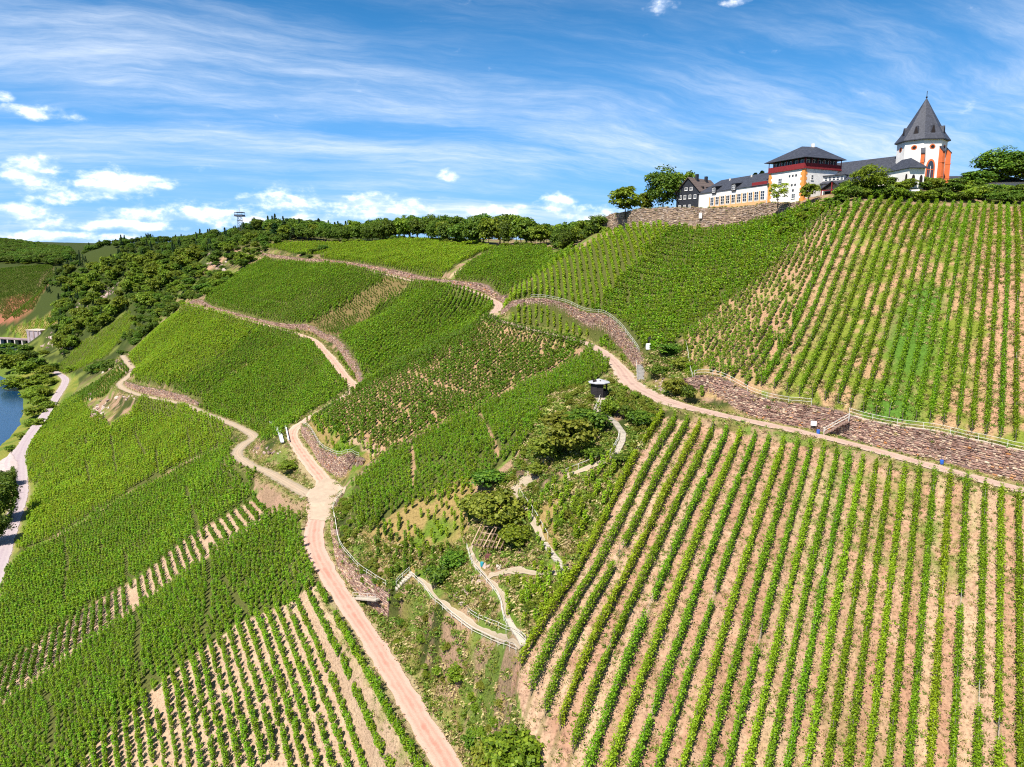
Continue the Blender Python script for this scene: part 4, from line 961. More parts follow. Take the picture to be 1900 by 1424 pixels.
lo = lo + nG*.5; hi = hi + nG*.5; root = empty('wall_stairs', lo, 'pale steps slanting up the pink wall below the junction', 'stairs'); dv = hi - lo
for i in range(18):
    p = lo + dv*(i+.5)/18; MB().box((p[0], p[1], p[2] - .15), np.array([dv[0], dv[1], 0])/36, nG*.4, (0, 0, .14)).build('step', M_STEP, root)
railing(np.array([lo + nG*.4, hi + nG*.4]), 'slanting handrail of the steps on the pink wall', 2.4, .95)
print('walls', round(time.time() - T_START, 1))
# ------------------------------------------------------------------ vines
def vine_proto(name, mat, rng, leaves, lsize, h=1.75, r=.30, stake=True):
    t = rng.uniform(0, 1, leaves); z = .28 + (h - .28) * t**.85
    rad = r * (1 - .45*np.abs(t - .45)*1.6) * np.sqrt(rng.uniform(.15, 1, leaves)); a = rng.uniform(0, 2*math.pi, leaves)
    # two or three leaning shoots
    lean = rng.normal(0, .10, (3, 2)); k = rng.integers(0, 3, leaves)
    P = np.stack([rad*np.cos(a) + lean[k, 0]*t, rad*np.sin(a) + lean[k, 1]*t, z], 1)
    out = np.stack([np.cos(a), np.sin(a), np.zeros(leaves)], 1)
    Q = leaf_quads(P, lsize, rng, .75, .85, out, .7)
    o = quads_object(name, Q, mat, link=False)
    if stake:
        m = MB(); m.bar((0, 0, -.2), (0, 0, h + .22), .035, 3); me2 = bpy.data.meshes.new('tmp'); me2.from_pydata(m.v, [], m.f)
        bm = bmesh.new(); bm.from_mesh(o.data); n0 = len(bm.faces); bm.from_mesh(me2); bm.faces.ensure_lookup_table()
        for f in bm.faces[n0:]: f.material_index = 1
        bm.to_mesh(o.data); bm.free(); o.data.materials.append(M_STAKE)
    return o
VP = {}
for li, mt in enumerate((M_VINE, M_VINE_Y, M_VINE_D)):
    VP[li, 'near'] = [vine_proto('vine_near_%d%d' % (li, q), mt, RNG, 210, .175, 1.9 + .15*RNG.uniform(-1, 1), .31) for q in range(5)]
    VP[li, 'far'] = [vine_proto('vine_far_%d%d' % (li, q), mt, RNG, 100, .27, 1.9 + .15*RNG.uniform(-1, 1), .34, q < 2) for q in range(4)]
def wall_clear(x, y):
    ok = np.ones(x.shape, bool)
    for k, w in WALLS.items():
        P = w['line']; d, s, t = poly_near(P, x, y, 3.)
        dd = d * s * w.get('side', w['up']); ok &= ~((d < 1.6) & (dd > -.6) & (dd < 1.6))
    return ok
CAND = {}
for k, p in PLOTS.items():
    a, b = (hit(*q) for q in p['line']); u = (b - a)[:2]; u /= np.linalg.norm(u); w = np.array([-u[1], u[0]])
    poly = p['poly']; s = poly @ u; t = poly @ w
    ss = np.arange(s.min(), s.max(), p['sp'][1]); tt = np.arange(t.min(), t.max(), p['sp'][0]*1.06)
    S, T = np.meshgrid(ss, tt); S = S + RNG.uniform(0, p['sp'][1], (len(tt), 1)) + RNG.normal(0, .06, S.shape); T = T + RNG.normal(0, .045, S.shape)
    X = (S*u[0] + T*w[0]).ravel(); Y = (S*u[1] + T*w[1]).ravel()
    rag = 1.6 if k not in ('L3', 'M2') else .5; m = in_poly(poly, X + (vnoise(X, Y, 2.8, 43) - .5)*rag*2, Y + (vnoise(X, Y, 2.8, 44) - .5)*rag*2); X, Y = X[m], Y[m]
    gap = vnoise(X, Y, 5., 41)*.4 + vnoise(X, Y, 1.6, 42)*.6
    kp = p['keep'] - np.clip(gap - .60, 0, 1) * (2.4 if p['keep'] < .97 else .5)
    m = RNG.uniform(size=X.shape) < kp
    X, Y = X[m], Y[m]
    # service paths across the big plots stay free
    d, _ = near_roads(X, Y); m = (d > .5) & wall_clear(X, Y); X, Y = X[m], Y[m]
    CAND[k] = (X, Y)
# narrow walkways up through the big left plots
WALK = [[(384,980),(390,1100),(378,1180)],[(232,1030),(238,1090),(262,1190)],[(345,905),(360,960),(368,990)],[(410,1080),(440,1120),(470,1165)],[(250,1180),(262,1260),(300,1330)],
        [(205,810),(212,850),(216,880)],[(250,800),(262,830),(270,850)],[(348,800),(354,845)],[(290,840),(294,880)],[(160,860),(168,900)],[(430,870),(462,905)],[(120,1000),(125,1060),(118,1130)],[(90,1290),(98,1360),(92,1424)],
        [(385,730),(450,682),(533,622)],[(700,838),(780,802),(880,762),(980,706),(1082,650)],[(765,905),(768,860),(764,830)],[(925,845),(905,800),(890,770)],[(655,815),(700,838),(712,842)],[(500,508),(560,516),(640,521)],[(515,532),(580,545)],[(465,555),(535,567)],[(562,606),(640,562),(714,513)],[(628,621),(702,567),(768,523)],[(28,1035),(227,921),(341,861),(436,810)],[(300,703),(345,711),(478,607)],[(470,700),(500,706)],[(430,690),(470,700)],[(720,790),(760,760),(800,735)],[(830,720),(880,740)],[(750,690),(800,715),(850,730)]]
WL = [np.array([hit(*q) for q in l]) for l in WALK]
def walk_free(x, y, w=.42):
    ok = np.ones(x.shape, bool)
    for P in WL:
        d, s, t = poly_near(P, x, y, 3.); ok &= d > w
    return ok
near_pool = []
for k, (X, Y) in CAND.items():
    m = walk_free(X, Y); X, Y = X[m], Y[m]; Z = gz(X, Y) - .05
    P = np.stack([X, Y, Z], 1); p = PLOTS[k]; n = len(P); D = np.linalg.norm(P, axis=1)
    hs = p.get('hs', 1.0); patch = vnoise(X, Y, 13., 51)*.6 + vnoise(X, Y, 3.5, 52)*.4
    scl = RNG.uniform(.88, 1.12, n) * (.78 + .5*patch); rot = np.stack([RNG.normal(0, .06, n), RNG.normal(0, .06, n), RNG.uniform(0, 6.28, n)], 1)
    CAND[k] = (P, scl*(hs**.5)*p.get('ws', 1.06), scl*hs, rot, RNG.integers(0, 4, n))
# the nearest 300 single vines stand as plants of their own
P4, s4, z4, r4, i4 = CAND['L4']
qx, qy, qd = project(P4); vis = np.flatnonzero((qx > 10) & (qx < 1890) & (qy < 1415) & (qy > 0)); vis = vis[np.argsort(qd[vis])[:300]]
singles = [(P4[i], s4[i], z4[i], r4[i]) for i in vis]
mk = np.ones(len(P4), bool); mk[vis] = False; CAND['L4'] = tuple(q[mk] for q in CAND['L4'])
for j, (p, s, zs, r) in enumerate(singles):
    src = VP[0, 'near'][j % 5]; o = bpy.data.objects.new('grapevine', src.data); C.objects.link(o); o.location = p; o.rotation_euler = r; o.scale = (s, s, zs)
    tag(o, 'single leafy vine tied to a stake beside the reddish road, bottom left plot', 'grapevine', 'staked vines nearest the camera')
PLOT_LABEL = {'U1': 'loose vines on tan soil beside the straight trellised rows', 'U3': 'dense green vines below the castle wall', 'U4': 'bright vines in columns above the curving upper wall', 'U5': 'dark green plot right of the straight dirt strip near the ridge', 'U6': 'bright green plot left of the straight dirt strip near the ridge', 'U7': 'small vine plot at the far end of the topmost wall',
 'M1': 'large green plot between the topmost wall and the clay road', 'M2': 'sparse young vines in the strip between two green plots', 'M3': 'deep green plot right of the sparse strip', 'M4': 'dark vine plot below the upper wall with tan soil showing', 'M4b': 'scattered vines above the small wall at the road bend', 'M5': 'dense green plot between the dirt path and the scrub', 'M6': 'thin vines in dry grass above the broken pergola', 'M7': 'short vines at the foot of the green plot above the railing',
 'L1': 'bright plot between the clay road and the pale track', 'L1b': 'dark straight vine lines above the pale track wall', 'L1c': 'green plot inside the bend of the clay road', 'L2': 'broad green vine slope in the left foreground above the sparse strip', 'L2u': 'lighter green vine slope just below the pale track', 'L2b': 'vine rows above the river road', 'L2c': 'vines at the far end of the pale track', 'L3': 'sparse vines on pale soil in a slanting strip', 'L4': 'open vine lines on pale soil left of the reddish road', 'L4a': 'dense green vine slope in the bottom left corner', 'F1': 'far vine slope under the wooded hill', 'F2': 'far green vine slope above the river road', 'F3': 'far vine patch above the viaduct', 'S1': 'vines between the scrub path and the trellised rows', 'S2': 'small vine patch inside the footpath loop'}
tot = 0
for k, (P, s, zs, r, i) in CAND.items():
    lod = 'near' if np.median(np.linalg.norm(P, axis=1)) < 175 else 'far'
    if k in ('F1', 'F3'): s = s*1.4
    gn_scatter('vines', P, r, s, i, VP[PLOTS[k]['leaf'], lod], PLOT_LABEL[k], 'vines', zs); tot += len(P)
print('stake vines', tot, round(time.time() - T_START, 1))

# trellised rows: every row a thing with foliage, posts and wires
ORD = 'first second third fourth fifth sixth seventh eighth ninth tenth eleventh twelfth thirteenth fourteenth fifteenth sixteenth seventeenth eighteenth nineteenth twentieth twenty-first twenty-second twenty-third twenty-fourth twenty-fifth twenty-sixth twenty-seventh twenty-eighth twenty-ninth thirtieth'.split()
POST = MB().bar((0, 0, -.3), (0, 0, 2.0), .045, 4); POST_ME = None
def vine_row(a, b, poly, label, group, dens, mat, seed, wid=.26, top=1.75, lsize=.2, gaps=()):
    """row from a (foot) to b (top end)"""
    global POST_ME
    rng = np.random.default_rng(seed); n = int(np.linalg.norm(b - a) / .25) + 2; t = np.linspace(0, 1, n); X = a[0] + (b[0]-a[0])*t; Y = a[1] + (b[1]-a[1])*t
    ins = in_poly(poly, X, Y)
    d, _ = near_roads(X, Y); ins &= (d > .9) & wall_clear(X, Y)
    if ins.sum() < 8: return None
    i0, i1 = np.flatnonzero(ins)[[0, -1]]; X, Y = X[i0:i1+1], Y[i0:i1+1]; Z = gz(X, Y); L_ = np.concatenate([[0], np.cumsum(np.hypot(np.diff(X), np.diff(Y)))]); Ltot = L_[-1]
    root = empty('vine_row', (X[0], Y[0], Z[0]), label, 'vine row', group)
    off = np.array(root.location); dirv = (b - a)[:2] / np.linalg.norm((b - a)[:2]); nv = np.array([-dirv[1], dirv[0]])
    m = int(Ltot * dens); s = rng.uniform(0, Ltot, m)
    bulk = vnoise(s, np.full(m, seed*3.1), 1.1, 61); bulk2 = vnoise(s, np.full(m, seed*7.7), 4.5, 62)
    keep = (bulk*.55 + bulk2*.45) > .17
    for (g0, g1) in gaps: keep &= ~((s > g0*Ltot) & (s < g1*Ltot))
    s = s[keep]; bulk = bulk[keep]; m = len(s)
    v = rng.uniform(0, 1, m)**.8; b2 = bulk2[keep]; hz = .45 + (top*(.68 + .28*bulk + .30*b2) - .45) * v; stray = rng.uniform(size=m) < .05; hz = hz + stray*rng.uniform(0, .45, m)
    lat = rng.normal(0, 1, m) * wid * (.40 + .75*bulk + .5*b2) * (1 - .35*v) * np.where(stray, 1.6, 1)
    px_ = np.interp(s, L_, X) + nv[0]*lat; py_ = np.interp(s, L_, Y) + nv[1]*lat; pz_ = np.interp(s, L_, Z) + hz
    out = np.stack([nv[0]*np.sign(lat), nv[1]*np.sign(lat), np.zeros(m)], 1)
    Q = leaf_quads(np.stack([px_, py_, pz_], 1) - off, lsize, rng, .75, .85, out, .6)
    quads_object('foliage', Q, mat, root)
    if POST_ME is None:
        POST_ME = bpy.data.meshes.new('post'); POST_ME.from_pydata(POST.v, [], POST.f); POST_ME.materials.append(M_STAKE)
    for q in np.arange(0, Ltot + .1, 5.5):
        o = bpy.data.objects.new('post', POST_ME); C.objects.link(o); o.parent = root
        o.location = (np.interp(q, L_, X) - off[0], np.interp(q, L_, Y) - off[1], np.interp(q, L_, Z) - off[2])
    w = MB()
    for hz in (.75, 1.35):
        for i in range(0, len(X) - 9, 8):
            w.bar((X[i], Y[i], Z[i] + hz), (X[i+8], Y[i+8], Z[i+8] + hz), .008, 3)
    w.build('wire', M_METAL, root)
    return root
# field below the upper road: rows read off the photo along the line y = 1132
GAPS = {2: [(.36,.43)], 5: [(.30,.35)], 8: [(.47,.50)], 11: [(.40,.44)], 22: [(.60,.64)], 23: [(.38,.43)], 24: [(.31,.36)]}
N1POLY = wpoly([(958,1258),(960,1240),(1222,772),(1300,790),(1530,835),(1900,930),(2200,1005),(2350,1700),(1130,1700),(1075,1424),(1030,1350),(985,1295)])
for i, rx in enumerate(RX):
    c, dv = N1ROWS[i]; c = np.array([*c, 0]); dv = np.array([*dv, 0])
    vine_row(c - dv*55, c + dv*70, N1POLY, ORD[i] + ' trellised vine row from the scrub bank, below the upper road', 'trellised rows below the upper road', 260 if i < 24 else 280, M_VINE if i % 3 else M_VINE_Y, 100 + i, .215, 1.75, .18, GAPS.get(i, ()))
# field above the wall
pA = [hit(1402,700), hit(1556,395)]; dA = (pA[1] - pA[0])[:2]; dA /= np.linalg.norm(dA)
pB = [hit(1893,800), hit(1886,400)]; dB = (pB[1] - pB[0])[:2]; dB /= np.linalg.norm(dB)
XU = np.arange(1458, 1990, 21.4)
for i, rx in enumerate(XU):
    c = hit(rx, 598); f = i / 21.; dv = dA*(1-f) + dB*f; dv = np.array([dv[0], dv[1], 0]) / np.linalg.norm(dv)
    vine_row(c - dv*60, c + dv*75, ROW_PLOTS['U2']['poly'], ORD[i] + ' trellised vine row from the loose vines, above the stone wall', 'trellised rows above the stone wall', 185, M_VINE, 200 + i, .215, 1.75, .20)
print('rows', round(time.time() - T_START, 1))
# ------------------------------------------------------------------ castle on the hill
M_WHITE = mat_plain('white_render', (.75,.72,.68), .85, .2, .12, .5, .15, 6)
M_ORANGE = mat_plain('orange_render', (.68,.27,.065), .85, .2, .08, 1.2)
M_REDORANGE = mat_plain('red_orange_render', (.56,.135,.045), .85, .2, .08, 1.2)
M_PEACH = mat_plain('peach_render', (.62,.36,.17), .85, .2, .08, 1.2)
M_DRED = mat_plain('dark_red_timber', (.20,.022,.026), .8, .2, .15, 2)
M_GLASS = mat_plain('window_glass', (.025,.035,.05), .08, .6, .1, 1)
M_FRAME = mat_plain('white_frame', (.75,.73,.70), .6, .3, .04, 2)
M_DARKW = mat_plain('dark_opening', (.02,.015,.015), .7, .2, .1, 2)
def slate_mat(name, c):
    m = bpy.data.materials.new(name); nt, N, L = nodes(m); b = principled(nt, N, L, .55, .35); g = N('ShaderNodeNewGeometry')
    br = N('ShaderNodeTexBrick'); br.inputs['Scale'].default_value = 1.0; br.inputs['Brick Width'].default_value = .5; br.inputs['Row Height'].default_value = .3; br.inputs['Mortar Size'].default_value = .012
    sp = N('ShaderNodeSeparateXYZ'); L(g.outputs['Position'], sp.inputs[0]); ad = N('ShaderNodeMath'); ad.operation = 'SUBTRACT'; L(sp.outputs[0], ad.inputs[0]); L(sp.outputs[1], ad.inputs[1])
    cb = N('ShaderNodeCombineXYZ'); L(ad.outputs[0], cb.inputs[0]); L(sp.outputs[2], cb.inputs[1]); L(cb.outputs[0], br.inputs['Vector'])
    br.inputs['Color1'].default_value = (*[q*.8 for q in c], 1); br.inputs['Color2'].default_value = (*[q*1.25 for q in c], 1); br.inputs['Mortar'].default_value = (*[q*.45 for q in c], 1)
    L(br.outputs[0], b.inputs['Base Color']); return m
M_SLATE = slate_mat('slate', (.040,.043,.055)); M_SLATE_L = slate_mat('slate_pale', (.045,.048,.062)); M_SLATE_D = slate_mat('slate_cladding', (.022,.024,.032)); M_TILE = slate_mat('brown_tiles', (.115,.085,.070))
Z3 = np.array([0, 0, 1.])
class Face:
    def __init__(s, a, b, z0):
        a = np.array(a, float); b = np.array(b, float); s.o = np.array([a[0], a[1], z0]); d = b - a; s.len = np.linalg.norm(d); d /= s.len; s.u = np.array([d[0], d[1], 0]); s.n = np.array([d[1], -d[0], 0])   # outward = right of a->b
    def p(s, u, z, out=0.0): return s.o + s.u*u + Z3*z + s.n*out
    def box(s, u0, u1, z0, z1, o0, o1, m=None):
        m = m or MB(); return m.box(s.p((u0+u1)/2, (z0+z1)/2, (o0+o1)/2), s.u*(u1-u0)/2, Z3*(z1-z0)/2, s.n*(o1-o0)/2)
def window(face, u, z, w, h, root, cross=(1, 1), frame=None, surround=None, sill=True, fw=.10):
    fr = MB()
    face.box(u-w/2-fw, u-w/2, z-h/2-fw, z+h/2+fw, .0, .075, fr); face.box(u+w/2, u+w/2+fw, z-h/2-fw, z+h/2+fw, 0, .075, fr)
    face.box(u-w/2, u+w/2, z-h/2-fw, z-h/2, 0, .075, fr); face.box(u-w/2, u+w/2, z+h/2, z+h/2+fw, 0, .075, fr)
    for k in range(cross[0]): x = u - w/2 + w*(k+1)/(cross[0]+1); face.box(x-.04, x+.04, z-h/2, z+h/2, .032, .06, fr)
    for k in range(cross[1]): y = z - h/2 + h*(k+1)/(cross[1]+1); face.box(u-w/2, u+w/2, y-.04, y+.04, .034, .062, fr)
    o = fr.build('window', frame or M_FRAME, root); face.box(u - w/2, u + w/2, z - h/2, z + h/2, .012, .03).build('pane', M_GLASS, o)
    if sill: face.box(u-w/2-.18, u+w/2+.18, z-h/2-fw-.1, z-h/2-fw-.005, 0, .16).build('window_sill', frame or M_FRAME, o)
    return o
def hip_roof(m, pts, z0, ridge, z1, over=.5, thick=.22):
    """pts: 4 corners (ccw from above), ridge: 2 points"""
    c = np.mean(np.array(pts, float), 0); P = []
    for p in pts: d = np.array(p, float) - c; P.append(np.array(p) + d/np.linalg.norm(d)*over*1.35)
    r0, r1 = np.array(ridge[0], float), np.array(ridge[1], float)
    V = [(q[0], q[1], z0) for q in P] + [(q[0], q[1], z0 + thick*.4) for q in P] + [(r0[0], r0[1], z1), (r1[0], r1[1], z1)]
    m.add(V, [(3,2,1,0),(0,1,5,4),(1,2,6,5),(2,3,7,6),(3,0,4,7)] + [(4,5,9,8),(5,6,9),(6,7,8,9),(7,4,8)]); return m
def ang(p, q): return q
# --- slate-clad gabled house
zb = 16.0; a = np.array([53.7, 232.4]); b_ = np.array([59.5, 226.2]); gd = (b_-a)/np.linalg.norm(b_-a); bk = np.array([-gd[1], gd[0]]); bk = bk if bk[1] > 0 else -bk; Lh = 13.0
c1 = b_ + bk*Lh; c0 = a + bk*Lh; root = empty('slate_house', (*((a+b_)/2), zb), 'dark slate-clad gabled house with brown roof at the left end of the castle', 'house')
mid = (a+b_)/2; mid2 = (c0+c1)/2; he, hr = 6.2, 10.6
MB().add([(*a, zb-2), (*b_, zb-2), (*b_, zb+he), (*mid, zb+hr-.12), (*a, zb+he), (*c0, zb-2), (*c1, zb-2), (*c1, zb+he), (*mid2, zb+hr-.12), (*c0, zb+he)], [(0,1,2,3,4),(5,9,8,7,6),(1,6,7,2),(0,4,9,5)]).build('wall', M_SLATE_D, root)
m = MB(); ov = .45
for e0, e1 in ((a, c0), (b_, c1)):
    s = (e0 - mid)/np.linalg.norm(e0-mid); x0 = e0 + s*ov - bk*ov; x1 = e1 + s*ov + bk*ov; r0 = mid - bk*ov; r1 = mid2 + bk*ov; ze = zb+he-ov*.9
    m.add([(*x0, ze), (*x1, ze), (*r1, zb+hr), (*r0, zb+hr), (*x0, ze+.2), (*x1, ze+.2), (*r1, zb+hr+.2), (*r0, zb+hr+.2)], [(0,1,2,3),(4,7,6,5),(0,4,5,1),(0,3,7,4),(1,5,6,2)])
rf = m.build('roof', M_TILE, root)
for t, hh in ((.28, 1.2), (.7, .9)):
    q = mid + bk*Lh*t + gd*.8; MB().box((q[0], q[1], zb+hr+.1), (gd[0]*.4, gd[1]*.4, 0), (bk[0]*.45, bk[1]*.45, 0), (0, 0, hh)).build('chimney', M_SLATE_D, rf)
f = Face(a, b_, zb); W = f.len
for u in (.42, .64): window(f, W*u, 7.1, .85, .75, root, (1, 0), M_FRAME)
for u in (.18, .38, .60, .82): window(f, W*u, 4.6, .72, 1.05, root, (1, 0))
for u in (.16, .38, .60): window(f, W*u, 1.5, .72, 1.05, root, (1, 0))
fr = Face(b_, c1, zb)
m = MB()
for u in (4, 7.5): pass
for u in (3.2, 6.0):
    s = np.array([gd[0], gd[1], 0]); q = np.array([*(b_ + bk*u), zb + he + 1.0]) - s*1.2; MB().box(q + Z3*.3, np.array([bk[0], bk[1], 0])*.45, s*.6, Z3*.35).build('roof_window', M_DARKW, rf)
# --- restaurant wing with the long window front
A0 = np.array([59.4, 226.2]); B0 = np.array([70.9, 198.4]); zb = 16.1; dd = (B0-A0)/np.linalg.norm(B0-A0); bk = np.array([-dd[1], dd[0]]); LL = np.linalg.norm(B0-A0)
root = empty('restaurant_wing', (*((A0+B0)/2), zb), 'long white wing with ten tall windows, orange piers and a dark hipped roof', 'building')
dep = 9.5; he = 5.1; A1 = A0 + bk*dep; B1 = B0 + bk*dep; f = Face(A0, B0, zb)
MB().prism([A0, B0, B1, A1], zb-2.5, zb+he).build('wall', M_WHITE, root)
m = MB(); hip_roof(m, [A0, B0, B1, A1], zb+he, [A0 + dd*4.5 + bk*dep/2, B0 - dd*4.0 + bk*dep/2], zb+he+4.0, .6); rf = m.build('roof', M_SLATE, root)
u0 = 5.4; pitch = (LL - u0 - .3)/10
for k in range(10):
    u = u0 + pitch*(k+.5); window(f, u, 2.35, pitch*.60, 2.25, root, (1, 2), sill=False, fw=.09)
    f.box(u - pitch*.5 + .02 - pitch*.12, u - pitch*.5 + pitch*.10, .9, 3.65, .0, .05).build('pier', M_PEACH, root)
f.box(u0 - .25, LL - .05, -.1, .88, 0, .07).build('plinth', M_PEACH, root)
f.box(LL - 6.0, LL, he - .15, he + 1.0, -.1, .12).build('roof_terrace_railing', M_DRED, root)
for u in (7.6, 16.6):
    q = f.p(u, he - .1, .25); d_ = MB(); d_.box(q + Z3*.55 - f.n*1.0, f.u*.95, f.n*1.05, Z3*1.05); dm = d_.build('dormer', M_SLATE_D, root)
    fq = Face(f.p(u-.9, 0, .32)[:2], f.p(u+.9, 0, .32)[:2], zb+he-.65); window(fq, .9, 1.1, 1.15, 1.25, root, (1, 1), sill=False)
    MB().add([f.p(u-1.25, he+1.45, .55), f.p(u+1.25, he+1.45, .55), f.p(u+1.25, he+1.75, -2.6), f.p(u-1.25, he+1.75, -2.6), f.p(u-1.25, he+1.6, .55), f.p(u+1.25, he+1.6, .55), f.p(u+1.25, he+1.9, -2.6), f.p(u-1.25, he+1.9, -2.6)], [(0,3,2,1),(4,5,6,7),(0,1,5,4),(1,2,6,5),(3,0,4,7)]).build('dormer_roof', M_SLATE, root)
for u in (9.5, 19.0):
    q = f.p(u, he + 3.2, -4.0); MB().box(q, (.18, 0, 0), (0, .18, 0), (0, 0, .8)).build('vent_pipe', M_METAL, rf)
# --- square block with gallery under the hipped roof
Lc = np.array([71.2, 198.2]); Nc = np.array([76.4, 187.0]); zb = 16.3; d1 = (Nc-Lc)/np.linalg.norm(Nc-Lc); d2 = np.array([-d1[1], d1[0]]); W1 = np.linalg.norm(Nc-Lc); W2 = 13.0; Rc = Nc + d2*W2; Bc = Lc + d2*W2
root = empty('square_block', (*((Lc+Rc)/2), zb), 'white square block with orange corners and dark red gallery below a hipped slate roof', 'building')
MB().prism([Lc, Nc, Rc, Bc], zb-3, zb+8.0).build('wall', M_WHITE, root)
c_ = (Lc+Rc)/2; shr = lambda p, k: c_ + (np.array(p)-c_)*k
MB().prism([shr(p, .90) for p in (Lc, Nc, Rc, Bc)], zb+8.0, zb+10.5).build('gallery_wall', M_SLATE_D, root)
f1 = Face(Lc, Nc, zb); f2 = Face(Nc, Rc, zb)
for fa in (f1, f2):
    fa.box(-.15, fa.len+.15, 7.75, 8.0, -.3, .35).build('gallery_floor', M_DRED, root)
    fa.box(-.12, fa.len+.12, 8.0, 9.15, .15, .27).build('gallery_railing', M_DRED, root)
    for k in range(7):
        u = fa.len*k/6; fa.box(u-.08, u+.08, 9.15, 10.5, .1, .25).build('gallery_post', M_DRED, root)
    fi = Face(shr(fa.o[:2], .90), shr((fa.o + fa.u*fa.len)[:2], .90), zb)
    for k in range(6): window(fi, fi.len*(k+.5)/6, 9.6, .9, 1.0, root, (0, 0), sill=False)
for (fa, u) in ((f1, 0), (f1, f1.len), (f2, f2.len)):
    m = MB()
    for k in range(13):
        wd = .62 if k % 2 else .42; z0 = -1.0 + k*.66; lo_, hi_ = (0, wd*2) if u == 0 else ((u-wd*2, u))
        fa.box(lo_, hi_, z0, min(z0+.655, 7.7), 0, .06, m)
        if fa is f1 and u > 0: f2.box(0, wd*1.6, z0, min(z0+.655, 7.7), 0, .06, m)
    m.build('quoin', M_ORANGE, root)
m = MB(); hip_roof(m, [Lc, Nc, Rc, Bc], zb+10.45, [c_ - d1*.8 - d2*.6, c_ + d1*.3 + d2*3.6], zb+14.6, 1.1); rf = m.build('roof', M_SLATE, root)
MB().box((*(c_ + d2*2.5), zb+14.7), (.35,0,0), (0,.35,0), (0,0,.7)).build('chimney', M_WHITE, rf)
window(f1, W1*.34, 5.0, 1.15, 1.9, root, (1, 2), fw=.14)
for u in (.60, .69, .78): window(f1, W1*u, 6.3, .42, .42, root, (0, 0), M_DARKW, sill=False, fw=.05)
for u in (.68, .77): window(f1, W1*u, 3.9, .40, .40, root, (0, 0), M_DARKW, sill=False, fw=.05)
window(f1, W1*.72, 2.5, .45, .45, root, (0, 0), M_DARKW, sill=False, fw=.05); window(f1, W1*.74, 1.0, 1.1, 1.0, root, (1, 1)); window(f1, W1*.30, 1.4, .9, 1.2, root, (1, 1))
for u in (.22,): window(f2, W2*u, 5.6, .7, 1.1, root, (0, 1))
# --- nave and low wings between block and church tower
zb = 17.2; r0 = np.array([88.5, 207.0]); r1 = np.array([104.5, 185.0]); dn = (r1-r0)/np.linalg.norm(r1-r0); nn2 = np.array([dn[1], -dn[0]]); nn2 = nn2 if nn2[1] < 0 else -nn2
root = empty('nave', (*((r0+r1)/2), zb), 'low white nave under a long dark slate roof left of the church tower', 'building'); hw = 7.6
P = [r0 + nn2*hw, r1 + nn2*hw, r1 - nn2*hw, r0 - nn2*hw]
MB().prism(P, zb-2.5, zb+4.0).build('wall', M_WHITE, root)
m = MB(); hr = 10.0
for s in (1, -1):
    e0 = r0 + nn2*s*(hw+.7) - dn*.6; e1 = r1 + nn2*s*(hw+.7); m.add([(*e0, zb+3.5), (*e1, zb+3.5), (*r1, zb+hr), (*(r0-dn*.6), zb+hr), (*e0, zb+3.75), (*e1, zb+3.75), (*r1, zb+hr+.25), (*(r0-dn*.6), zb+hr+.25)], [(0,1,2,3),(4,7,6,5),(0,4,5,1),(0,3,7,4)])
m.build('roof', M_SLATE, root)
MB().add([(*(r0 + nn2*hw), zb+4.0), (*r0, zb+hr-.1), (*(r0 - nn2*hw), zb+4.0)], [(0,1,2)]).build('gable', M_WHITE, root)
f = Face(r0 + nn2*hw, r1 + nn2*hw, zb)
if np.dot(f.n[:2], nn2) < 0: f.n = -f.n
for u in (4, 8, 12, 16): window(f, u, 1.4, 1.1, 1.3, root, (1, 1), M_FRAME)
# low front wing with window band and timber porch
Q0 = np.array([81.6, 190.5]); Q1 = np.array([90.5, 181.5]); zb = 16.6; root = empty('front_wing', (*((Q0+Q1)/2), zb), 'low dark-roofed wing with window band and open timber porch beside the square block', 'building'); dq = (Q1-Q0)/np.linalg.norm(Q1-Q0); nq = np.array([dq[1], -dq[0]]); nq = nq if nq[1] < 0 else -nq; Lq = np.linalg.norm(Q1-Q0)
MB().prism([Q0, Q1, Q1-nq*7, Q0-nq*7], zb-2, zb+3.6).build('wall', M_WHITE, root)
f = Face(Q0, Q1, zb)
if np.dot(f.n[:2], nq) < 0: f.n = -f.n
MB().add([f.p(-.5, 3.6, .8), f.p(Lq+.5, 3.6, .8), f.p(Lq+.5, 7.4, -6.5), f.p(-.5, 7.4, -6.5), f.p(-.5, 3.8, .8), f.p(Lq+.5, 3.8, .8), f.p(Lq+.5, 7.6, -6.5), f.p(-.5, 7.6, -6.5)], [(0,3,2,1),(4,5,6,7),(0,1,5,4),(1,2,6,5),(3,0,4,7)]).build('roof', M_SLATE, root)
f.box(.4, 6.4, 4.2, 5.7, -3.2, -.55).build('dormer', M_WHITE, root)
fq = Face(f.p(.4, 0, -.5)[:2], f.p(6.4, 0, -.5)[:2], zb)
if np.dot(fq.n[:2], nq) < 0: fq.n = -fq.n
for k in range(6): window(fq, .5 + k*1.0, 4.95, .62, .9, root, (0, 1), sill=False, fw=.06)
f.box(.1, 6.7, 5.7, 5.9, -4.0, -.1).build('dormer_roof', M_SLATE, root)
m = MB(); uc = 4.6
